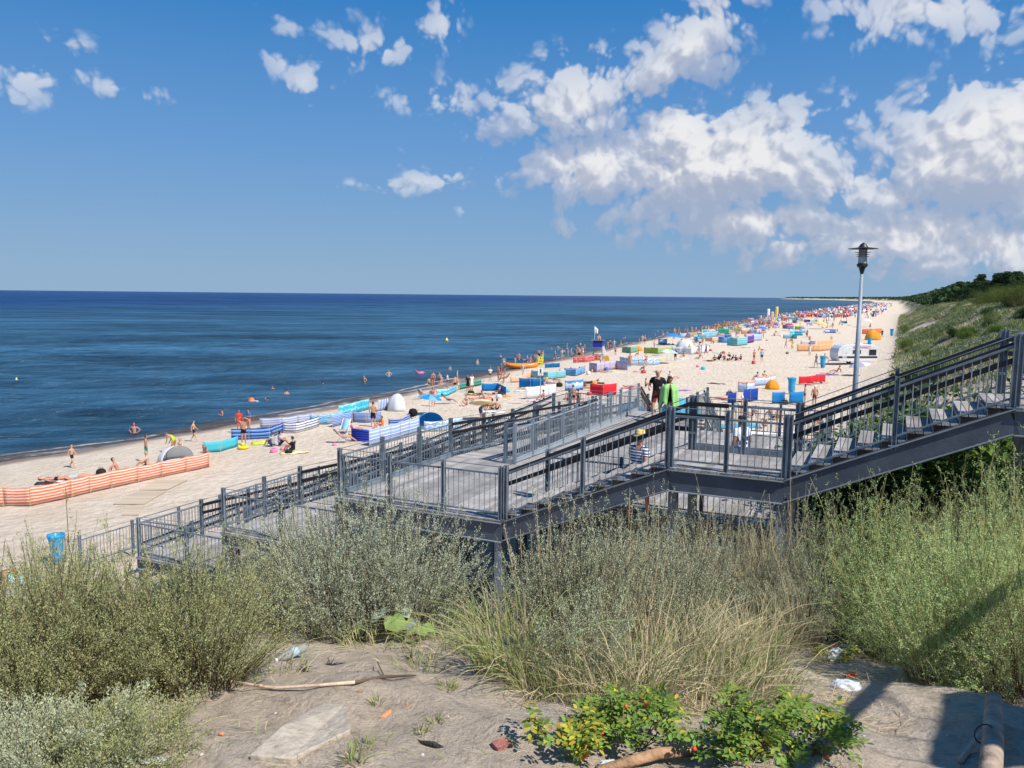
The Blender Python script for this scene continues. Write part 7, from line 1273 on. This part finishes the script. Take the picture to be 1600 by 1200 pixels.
# ------------------------------------------------------------------ far crowd
def npos(n, s):   # s metres inland from the waterline
    d = float(shoreD(n)) + s; x = d * DX + n * NX; y = d * DY + n * NY; return Vector((x, y, Hs(x, y)))
def single(pose, kinds):
    key = ('single', pose, kinds)
    if key not in CACHE:
        b = body(pose); mi = np.zeros(len(b['F']), int)
        for k in kinds: mi[region(k, b['C'], b['bid'], b['bt'], b['J'])] = 1
        mi[region('hair', b['C'], b['bid'], b['bt'], b['J'])] = 2
        me = bpy.data.meshes.new('person'); me.from_pydata(b['V'].tolist(), [], b['F']); [me.materials.append(q) for q in (FSK, M['cloth'], FHR)]; me.polygons.foreach_set('material_index', mi); me.polygons.foreach_set('use_smooth', [True] * len(mi)); me.update(); CACHE[key] = me
    return CACHE[key]
def randskin(name, cs, rough):
    mt = bpy.data.materials.new(name); mt.use_nodes = True; t = mt.node_tree; oi = N(t, 'ShaderNodeObjectInfo'); r_ = N(t, 'ShaderNodeValToRGB'); r_.color_ramp.interpolation = 'CONSTANT'; e = r_.color_ramp.elements
    for i, c_ in enumerate(cs):
        q = e[i] if i < 2 else e.new(i / len(cs)); q.position = i / len(cs); q.color = (*c_, 1)
    t.links.new(oi.outputs['Random'], r_.inputs[0]); t.links.new(r_.outputs[0], t.nodes['Principled BSDF'].inputs['Base Color']); t.nodes['Principled BSDF'].inputs['Roughness'].default_value = rough; return mt
FSK = randskin('bather_skin', SK, .55); FHR = randskin('bather_hair', [HC['dark'], HC['brown'], HC['dark'], HC['blond'], HC['brown'], HC['white']], .6)
colw = ['black', 'navy', 'blue', 'red', 'green', 'pink', 'white', 'orange', 'turquoise', 'purple', 'grey', 'lightblue', 'maroon', 'yellow']
NM = {'lightblue': 'light blue', 'maroon': 'dark red'}
def far_person(p, ps, kinds, c_, label, group, rz, sc=1.0, sink=0):
    o = link('person', single(ps, kinds)); o.location = (p.x, p.y, p.z - sink); o.rotation_euler = (0, 0, R(rz)); o.scale = (sc,) * 3; o.color = (*CC[c_], 1); tag(o, label, 'person', group); return o
PD = {'stand': 'standing', 'walk': 'walking', 'hips': 'hands on hips', 'sit': 'sitting', 'sitback': 'leaning back', 'lie': 'lying', 'fold': 'with folded arms'}
def zone(n): return 'just beyond the tower' if n < 150 else 'level with the caravan' if n < 190 else 'past the caravan' if n < 260 else 'in the dense far crowd' if n < 400 else 'in the farthest crowd'
rs_ = random.Random(5); cnt = 0
for i in range(52):    # along the waterline
    n = 125 + (i / 52) ** 1.25 * 260 + rs_.uniform(-3, 3); ps = rs_.choice(['stand', 'walk', 'hips', 'fold', 'stand']); kd = rs_.choice([('trunks',), ('bikini',), ('shorts',), ('swimsuit',)]); c_ = rs_.choice(colw); s_ = rs_.choice([-7, -4, -2, 0, 1, 2, 3, 4]) + rs_.uniform(-1, 1); p = npos(n, s_); wet = s_ < 0
    p.z = 0.0 if wet else p.z; far_person(p, ps, kd, c_, f"bather in {NM.get(c_, c_)} {PD[ps]} {'in shallow water' if wet else 'at the water edge'}, {zone(n)}", 'bathers along the far waterline', rs_.uniform(0, 360), rs_.choice([1, 1, .95, .75]), .5 - s_ * .04 if wet else 0)
for i in range(84):   # on the sand
    n = 140 + (i / 84) ** 1.1 * 200 + rs_.uniform(-4, 4); s_ = 5 + abs(rs_.gauss(0, 13)) + (rs_.uniform(0, 22) if rs_.random() < .3 else 0); s_ = min(s_, 46)
    ps = rs_.choice(['stand', 'sit', 'sit', 'sitback', 'lie', 'walk', 'hips', 'sit', 'lie']); kd = rs_.choice([('trunks',), ('bikini',), ('shirt', 'shorts'), ('swimsuit',), ('shorts',), ('shirt',)]); c_ = rs_.choice(colw); p = npos(n, s_)
    far_person(p, ps, kd, c_, f"person in {NM.get(c_, c_)} {PD[ps]} {'near the water' if s_ < 18 else 'mid-sand' if s_ < 32 else 'near the dune'}, {zone(n)}", 'people on the far sand', rs_.uniform(0, 360), rs_.choice([1, 1, .95, .8]))
for i in range(44):    # near and middle beach, between the windbreaks and along the water
    n = 66 + (i / 44) * 72 + rs_.uniform(-2, 2); wl = rs_.random() < .5; s_ = rs_.choice([-9, -6, -4, -2, 0, 2, 3]) + rs_.uniform(-1, 1) if wl else rs_.uniform(5, 22); ps = rs_.choice(['stand', 'walk', 'hips', 'fold']) if wl else rs_.choice(['sit', 'sitback', 'lie', 'stand', 'sit']); p = npos(n, s_); wet = s_ < 0; p.z = 0.0 if wet else p.z; kd = rs_.choice([('trunks',), ('bikini',), ('swimsuit',), ('shorts',)]); c_ = rs_.choice(colw)
    far_person(p, ps, kd, c_, f"bather in {NM.get(c_, c_)} {PD[ps]} {'in the shallows' if wet else 'at the water edge' if wl else 'among the windbreaks'}, {'between pop-up tent and boat' if n < 88 else 'between boat and watch tower' if n < 122 else 'by the watch tower'}", 'bathers on the middle beach', rs_.uniform(0, 360), rs_.choice([1, .95, .9, .75]), (.35 - s_ * .05) if wet else 0)
fk = [(k, d) for k, d in [('bluewhite', 'white and blue'), ('bluestr', 'bright blue'), ('red', 'red'), ('peri', 'pale blue'), ('teal', 'teal'), ('orstripe', 'peach striped'), ('white', 'white'), ('navystr', 'navy striped'), ('lilac', 'lilac'), ('lime', 'lime green'), ('wave', 'aqua'), ('coral', 'coral'), ('purple', 'purple'), ('skyblue', 'sky blue')]]
for i in range(120):
    n = 160 + (i / 120) ** 1.15 * 420 + rs_.uniform(-5, 5); s_ = 6 + abs(rs_.gauss(0, 12)) + (rs_.uniform(0, 20) if rs_.random() < .25 else 0); s_ = min(s_, 44); k, nm_ = rs_.choice(fk); a = rs_.uniform(0, 6.3); p = npos(n, s_); L = rs_.uniform(2.5, 4.5)
    q = [p, p + Vector((math.cos(a) * L / 2, math.sin(a) * L / 2, 0)), p + Vector((math.cos(a) * L / 2 + math.cos(a + 1.2) * L / 2, math.sin(a) * L / 2 + math.sin(a + 1.2) * L / 2, 0))]; q = [Vector((z_.x, z_.y, Hs(z_.x, z_.y))) for z_ in q]
    windbreak(None, rs_.uniform(.85, 1.25), WM[k], f"{nm_} windbreak on the {'water side of the sand' if s_ < 18 else 'middle of the sand' if s_ < 32 else 'dune side of the sand'}, {zone(n)}", 'windbreaks in the far crowd', wpts=q, polesp=2.6)
pm_ = [(wc, 'white'), (tc1, 'blue'), (rc, 'red'), (yc, 'yellow'), (gc, 'mint green'), (lc, 'lilac')]
for i in range(16):
    n = 185 + (i / 16) * 360 + rs_.uniform(-8, 8); s_ = rs_.uniform(6, 30); m_, nm_ = pm_[i % 6]; p = npos(n, s_); old = ground; ground = lambda u, v, P=p: P; parasol(0, 0, 1.15, 2.1, rs_.uniform(-15, 15), m_, m_, f"{nm_} parasol among windbreaks, {zone(n)}, " + ('nearer the water' if s_ < 16 else 'nearer the middle of the sand'), rs_.uniform(0, 360), 'parasols in the far crowd'); ground = old
# the crowd beyond, which reads as one mass of specks
V = []; F = []; mi = []; cm_ = [mat('crowd_' + k, CC[k], .8) for k in ('blue', 'red', 'white', 'navy', 'turquoise', 'orange')] + [M['pine'] if 0 else mat('crowd_skin', (.5, .27, .17), .6), mat('crowd_dark', (.04, .035, .035), .7)]
for i in range(2300):
    n = 400 + rs_.random() ** 1.5 * 1500; s_ = rs_.uniform(-5, 34) if rs_.random() < .8 else rs_.uniform(0, 48); p = npos(n, s_); p.z = max(p.z, 0); big = rs_.random() < .25; w_ = rs_.uniform(1, 2.4) if big else .42; h = rs_.uniform(.9, 1.5) if big else rs_.uniform(.8, 1.75); a = rs_.uniform(0, 3.1); c_, sn = math.cos(a) * w_ / 2, math.sin(a) * w_ / 2; dd_ = .14
    b = len(V)
    for (x, y) in ((-c_ - sn * dd_, -sn + c_ * dd_), (c_ - sn * dd_, sn + c_ * dd_), (c_ + sn * dd_, sn - c_ * dd_), (-c_ + sn * dd_, -sn - c_ * dd_)): V.append((p.x + x, p.y + y, p.z)); V.append((p.x + x * .75, p.y + y * .75, p.z + h))
    F += [(b, b + 2, b + 3, b + 1), (b + 2, b + 4, b + 5, b + 3), (b + 4, b + 6, b + 7, b + 5), (b + 6, b, b + 1, b + 7), (b + 1, b + 3, b + 5, b + 7)]; k = rs_.choice([0, 0, 1, 2, 3, 4, 5]) if big else rs_.choice([6, 6, 7, 1, 2, 3]); mi += [k] * 5
VQ = []; FQ = []; MQ = []; off_ = 0; skm_ = [mat('crowd_cloth_' + k, CC[k], .85) for k in ('black', 'red', 'blue', 'white', 'pink')]
for i in range(420):   # the bathers past the three hundred that show largest
    n = 200 + rs_.random() ** 1.1 * 380; s_ = rs_.choice([-4, -1, 1, 3]) + rs_.uniform(-1, 1) if rs_.random() < .4 else min(46, 5 + abs(rs_.gauss(0, 14))); ps = rs_.choice(['stand', 'sit', 'sitback', 'walk', 'hips', 'lie', 'stand']); b = body(ps); p = npos(n, s_); p.z = max(p.z, -.5 if s_ < 0 else 0); a = rs_.uniform(0, 6.3); c_, sn = math.cos(a), math.sin(a); v = b['V']
    key = ('mi', ps)
    if key not in CACHE: mi_ = np.zeros(len(b['F']), int); mi_[region('trunks', b['C'], b['bid'], b['bt'], b['J'])] = 1; mi_[region('hair', b['C'], b['bid'], b['bt'], b['J'])] = 2; f4 = np.array([f if len(f) == 4 else tuple(f) + (f[-1],) for f in b['F']]); CACHE[key] = (mi_, f4)
    mi_, f4 = CACHE[key]; VQ.append(np.stack([v[:, 0] * c_ - v[:, 1] * sn + p.x, v[:, 0] * sn + v[:, 1] * c_ + p.y, v[:, 2] + p.z], 1)); FQ.append(f4 + off_); off_ += len(v); w_ = rs_.randrange(5); MQ.append(np.where(mi_ == 1, 2 + w_, np.where(mi_ == 2, 1, 0)))
o = link('distant_bathers', np_mesh('distant_bathers', np.concatenate(VQ), np.concatenate(FQ), [bpy.data.materials['crowd_skin'], bpy.data.materials['crowd_dark']] + skm_, np.concatenate(MQ))); tag(o, 'distant bathers packed along the water and sand, too many to tell apart', kind='stuff')
o = link('far_crowd', np_mesh('far_crowd', V, F, cm_, mi)); tag(o, 'distant crowd and windbreaks reading as coloured specks along the far beach', kind='stuff')
# towels, rugs and bags strewn among the bathers
TW = [('red', (.6, .08, .08)), ('white', (.78, .78, .76)), ('blue', (.06, .2, .55)), ('pink', (.8, .3, .45)), ('yellow', (.8, .62, .12)), ('turquoise', (.08, .5, .6)), ('dark', (.04, .04, .05)), ('orange', (.8, .3, .08)), ('violet', (.28, .15, .45))]
TM = {}
for i in range(110):
    n = 62 + (i / 110) ** 1.2 * 260 + rs_.uniform(-3, 3); s_ = 7 + abs(rs_.gauss(0, 11)); s_ = min(s_, 34); p = npos(n, s_); k, c_ = rs_.choice(TW); zz = ('near the water' if s_ < 16 else 'mid-sand') + ', ' + ('among the near windbreaks' if n < 110 else 'level with the watch tower' if n < 150 else zone(n))
    if k not in TM:
        V = [(x * .45, y * .9, .03 + .02 * math.sin(x * 7 + y * 5)) for y in np.linspace(-1, 1, 6) for x in (-1, -.4, .3, 1)]; F = [(j * 4 + q, j * 4 + q + 1, j * 4 + q + 5, j * 4 + q + 4) for j in range(5) for q in range(3)]; mt_ = mat('towel_' + k, c_, .95); ml = ML(); ml.lathe([(0, 0), (.2, 0), (.25, .08), (.2, .26), (.1, .32), (0, .32)], (0, 0, 0), 10); ob = ml.build('tmp', mt_, None, smooth=True); TM[k] = (np_mesh('beach_towel', V, F, mt_, smooth=True), ob.data); bpy.data.objects.remove(ob)
    if rs_.random() < .62: o = link('beach_towel', TM[k][0]); o.modifiers.new('th', 'SOLIDIFY').thickness = .02; tag(o, f"{k} towel spread {zz}", 'towel', 'towels strewn over the beach')
    else: o = link('beach_bag', TM[k][1]); o.scale = (1.3, 1.1, rs_.uniform(.9, 1.4)); tag(o, f"{k} round bag standing {zz}", 'bag', 'bags strewn over the beach')
    o.location = p; o.rotation_euler = (0, 0, rs_.uniform(0, 6))
# ------------------------------------------------------------------ things lying on the near sand
def near(u, v): return ground(u, v)
p0, p1, p2 = near(300, 1065), near(430, 1080), near(555, 1072); t = empty('stick', p1); tag(t, 'long pale peeled stick lying across the near sand', 'stick'); mb = MB(); L_ = [p0 + Zv * .06, p0.lerp(p1, .5) + Zv * .03, p1 + Zv * .02, p1.lerp(p2, .5) + Zv * .02, p2 + Zv * .025]; mb.tube(L_, [.006, .009, .010, .010, .011], 8)
mb.build('peeled_wood', mat('peeled_wood', (.62, .46, .32), .7, .2, 0, .2, 20, .3, 60), t, smooth=True); mb = MB(); p3 = near(600, 1062); p4 = near(650, 1062); mb.tube([p2 + Zv * .025, p3 + Zv * .02, p4 + Zv * .03], [.011, .012, .005], 7); mb.tube([p3 + Zv * .02, near(590, 1045) + Zv * .05], [.006, .003], 5); mb.build('dark_bark_end', M['bark'], t, smooth=True)
def rock(u, v, sx, sy, sz, col, label, name='stone', seed=0, sink=.35, flat=False, group=None, rz=None):
    p = near(u, v); bm = bmesh.new(); bmesh.ops.create_icosphere(bm, subdivisions=3 if not flat else 2, radius=1); r_ = random.Random(seed)
    for vtx in bm.verts:
        c_ = vtx.co; k = 1 + .16 * math.sin(3.1 * c_.x + seed) * math.cos(2.7 * c_.y + seed * 2) + r_.uniform(-.04, .04)
        if flat: c_.z = max(-.5, min(.5, c_.z * 1.6)); c_.x = max(-.75, min(.75, c_.x * 1.2)); c_.y = max(-.7, min(.7, c_.y * 1.2))
        vtx.co = Vector((c_.x * sx * k, c_.y * sy * k, c_.z * sz * k))
    me = bpy.data.meshes.new(name); bm.to_mesh(me); bm.free(); me.materials.append(mat(name + '_surface', col, .85, .2, 0, .22, 30, .6, 70)); me.polygons.foreach_set('use_smooth', [not flat] * len(me.polygons)); o = link(name, me); o.location = p + Zv * sz * (1 - sink) * .6; o.rotation_euler = (r_.uniform(-.1, .1), r_.uniform(-.1, .1), r_.uniform(0, 6) if rz is None else R(rz)); tag(o, label, name.replace('_', ' '), group); return o
rock(784, 1165, .062, .045, .05, (.36, .15, .12), 'reddish broken brick half sunk in sand left of the rose leaves', 'brick', 3, flat=True, rz=32, sink=1.1)
rock(603, 1117, .045, .022, .012, (.72, .30, .14), 'flat orange stone in the middle of the near sand', 'orange_stone', 4); rock(346, 1148, .018, .012, .01, (.72, .28, .14), 'small orange stone on the left of the near sand', 'orange_stone', 5); rock(636, 1101, .010, .008, .008, (.65, .28, .08), 'tiny ochre pebble right of the flat orange stone', 'pebble', 6); rock(562, 1082, .02, .012, .014, (.28, .19, .12), 'brown pebble at the dark end of the stick', 'pebble', 7)
for i, (u, v, s) in enumerate([(430, 1115, .01), (250, 1188, .02), (315, 1180, .012), (700, 1120, .009), (500, 1150, .008), (1420, 1120, .01), (1350, 1150, .009), (660, 1180, .012), (1480, 1150, .012)]): rock(u, v, s, s * .8, s * .6, (.55, .52, .48), f"pale pebble on the near sand, {['under the stick', 'left below the bush', 'below the left bush branches', 'left of the brick', 'in the middle', 'right of the roses', 'under the cable shadows', 'near the bark piece', 'by the wooden pole'][i]}", 'pebble', 10 + i, group='pale pebbles')
# half-buried concrete slab
q = [near(390, 1188), near(455, 1194), near(548, 1148), near(540, 1108), near(505, 1106), near(440, 1145)]; c0 = sum(q, Vector((0, 0, 0))) / 6; t = MB(); top = [p + Zv * .03 for p in q]; bot = [p - Zv * .08 for p in q]; t.v = top + bot; t.f = [list(range(6))] + [[i, (i + 1) % 6, (i + 1) % 6 + 6, i + 6] for i in range(6)]; t.mi = [0] * 7
t.v = [p - c0 for p in t.v]; o = t.build('stone_slab', mat('slab', (.40, .345, .275), .9, .15, 0, .18, 14, .8, 30), None, bevel=.006); o.location = c0; tag(o, 'flat pale stone slab half buried in the near sand', 'stone slab')
t = empty('bark_piece', near(676, 1168), R(-25)); tag(t, 'dark charred piece of bark on the near sand', 'piece of bark'); mb = ML(); mb.tube([(-.07, 0, .012), (0, .006, .018), (.075, -.003, .012)], [.010, .014, .009], 7); mb.tube([(-.07, 0, .012), (-.1, .015, .01)], [.007, .003], 5); mb.build('bark', mat('charred', (.06, .05, .045), .9, .1, 0, .4, 30, 1, 60), t)
# short log and round wooden pole
a, b = near(960, 1197), near(1095, 1182); t = empty('log', (a + b) / 2); tag(t, 'short weathered log lying between the rose bushes at the bottom edge', 'log'); mb = MB(); mb.tube([a + Zv * .03 - Vector((.1, .1, 0)), (a + b) / 2 + Zv * .045, b + Zv * .035], [.028, .03, .028], 12); mb.build('wood', mat('log_wood', (.40, .24, .14), .8, .15, 0, .35, 14, .6, 40), t, smooth=True)
a = near(1549, 1190); b = near(1551, 1120); t = empty('wooden_pole', a); tag(t, 'round wooden pole leaning out of the sand at the bottom right', 'wooden pole'); mb = MB(); dn_ = Vector((a.x, a.y, 0)).normalized(); mb.tube([a - dn_ * .8 + Zv * .25, a + Zv * .12, b + Zv * .12], [.055, .055, .05], 16); mb.build('pole_wood', mat('round_pole_wood', (.33, .25, .19), .75, .25, 0, .4, 8, .4, 30), t, smooth=True)
mb = MB(); mb.tube([a + Vector((0, .08, .12)) + Vector((.06 * math.cos(x_), 0, .06 * math.sin(x_))) for x_ in np.linspace(0, 6.28, 14)], .004, 5); mb.build('wire_loop', M['darkmetal'], t)
a = near(1500, 1195); b = near(1552, 1135); t = empty('pale_branch', a); tag(t, 'pale branch lying against the wooden pole', 'branch'); mb = MB(); mb.tube([a + Zv * .02, a.lerp(b, .5) + Zv * .045, b + Zv * .05], [.018, .016, .012], 8); mb.build('wood', mat('pale_branch_wood', (.50, .40, .31), .8, .1, 0, .2, 20), t, smooth=True)
# plastic litter
def crumple(u, v, s, label, m_, name='plastic_bag', h=.55, seed=0):
    p = near(u, v); bm = bmesh.new(); bmesh.ops.create_icosphere(bm, subdivisions=4, radius=1); r_ = random.Random(seed); sd = [(r_.uniform(-1, 1), r_.uniform(-1, 1), r_.uniform(-1, 1), r_.uniform(3, 9), r_.uniform(0, 6)) for _ in range(14)]
    for vtx in bm.verts:
        c_ = vtx.co.copy(); k = 1 + sum(abs(math.sin((c_.x * a + c_.y * b + c_.z * c2) * f + ph)) * .11 - .055 for a, b, c2, f, ph in sd); vtx.co = Vector((c_.x * s * k, c_.y * s * .6 * k, c_.z * s * h * k))
    me = bpy.data.meshes.new(name); bm.to_mesh(me); bm.free(); me.materials.append(m_); o = link(name, me); o.location = p + Zv * s * h * .6; tag(o, label, 'plastic bag', 'plastic litter'); return o
plm = mat('thin_white_plastic', (.80, .83, .87), .25, .5, trans=.35)
crumple(1306, 1030, .085, 'crumpled white plastic bag caught in the twigs, upper of two', plm, seed=1, h=.7); crumple(1322, 1078, .095, 'crumpled white plastic bag on the sand edge, lower of two', plm, seed=2, h=.45); crumple(1416, 1002, .06, 'grey plastic scrap in the shade under the green bush', plm, seed=3, h=.4); crumple(1330, 1058, .045, 'orange-red plastic scrap between the two white bags', mat('orange_plastic', (.80, .16, .04), .4, .4), seed=4, h=.5, name='plastic_scrap')
crumple(240, 1190, .05, 'white plastic scrap at the bottom left of the near sand', plm, seed=6, h=.25, name='plastic_scrap'); crumple(952, 1197, .04, 'white scrap at the bottom edge by the log', plm, seed=8, h=.4, name='plastic_scrap')
t = empty('plastic_bottle', near(455, 1028) + Zv * .035, R(-35)); tag(t, 'clear dusty plastic bottle lying below the grey bushes', 'bottle'); mb = ML(); mb.lathe([(0, -.13), (.03, -.13), (.034, -.12), (.034, .05), (.03, .08), (.012, .12), (.012, .135)], (0, 0, 0), 14); o = mb.build('bottle_body', mat('dusty_plastic', (.42, .42, .38), .15, .6, trans=.3), t, smooth=True); o.rotation_euler = (R(90), 0, 0)
mb = ML(); mb.lathe([(0, .132), (.014, .132), (.014, .15), (0, .15)], (0, 0, 0), 12); o = mb.build('cap', M['white'], t); o.rotation_euler = (R(90), 0, 0); mb = ML(); mb.lathe([(.0345, -.05), (.0348, .0)], (0, 0, 0), 14); o = mb.build('label_band', mat('band_blue', (.35, .5, .56)), t); o.rotation_euler = (R(90), 0, 0)
for i, (u, v) in enumerate([(478, 1048), (520, 1040), (640, 1030), (330, 1010)]):
    p = near(u, v); t = empty('charred_twigs', p, i); tag(t, ['cluster of black burnt twigs below the bottle', 'black burnt twigs right of the bottle', 'burnt twigs left of the broad-leaved pair', 'dark twigs at the foot of the olive bush'][i], 'twigs', 'burnt twigs on the sand'); mb = ML()
    for k in range(9): q = Vector((random.uniform(-.06, .06), random.uniform(-.04, .04), .01)); mb.tube([Vector((0, 0, .008)), q, q + Vector((random.uniform(-.07, .07), random.uniform(-.05, .05), random.uniform(0, .03)))], [.004, .004, .002], 4)
    mb.build('twigs', bpy.data.materials['charred'], t)
# railing of the stair behind the photographer: outside the picture, its shadow falls on the sand
def lift(u, v, s): return near(u, v) + sun_dir * s
t = empty('upper_stair_railing', (4.6, 3.8, 8)); tag(t, 'steel stair railing standing beside the viewpoint, its shadow crosses the sand', 'railing'); a = lift(1387, 1055, 4.2); b = lift(1290, 1160, 4.2); d_ = (b - a); mb = MB(); mb.bar(a - d_ * .15, b + d_ * 2.0, .07, .07); mb.build('handrail', M['steel'], t)
for (u1, v1, u2, v2) in [(1262, 1062, 1470, 1128), (1290, 1110, 1470, 1160), (1250, 1150, 1470, 1195)]:
    a = lift(u1, v1, 4.6); b = lift(u2, v2, 4.6); mb = MB(); K = 14; mb.tube([a.lerp(b, i / K) + Vector((0, 0, .02 * math.sin(i * 1.1) + .015 * math.sin(i * 2.3))) for i in range(K + 1)], .007, 5); mb.build('cable', M['steel'], t)
mb = MB(); a = lift(1480, 1085, 5.0); b = lift(1470, 1200, 5.0); e_ = Vector((1.6, -.3, .2)); mb.v = [a, b, b + e_, a + e_, a + Zv * .04, b + Zv * .04, b + e_ + Zv * .04, a + e_ + Zv * .04]; mb.f = [[0, 1, 2, 3], [4, 5, 6, 7], [0, 1, 5, 4], [1, 2, 6, 5], [2, 3, 7, 6], [3, 0, 4, 7]]; mb.mi = [0] * 6; mb.build('unseen_shade_board', M['wood'], t)  # added board out of view, there only to shade the bottom right sand
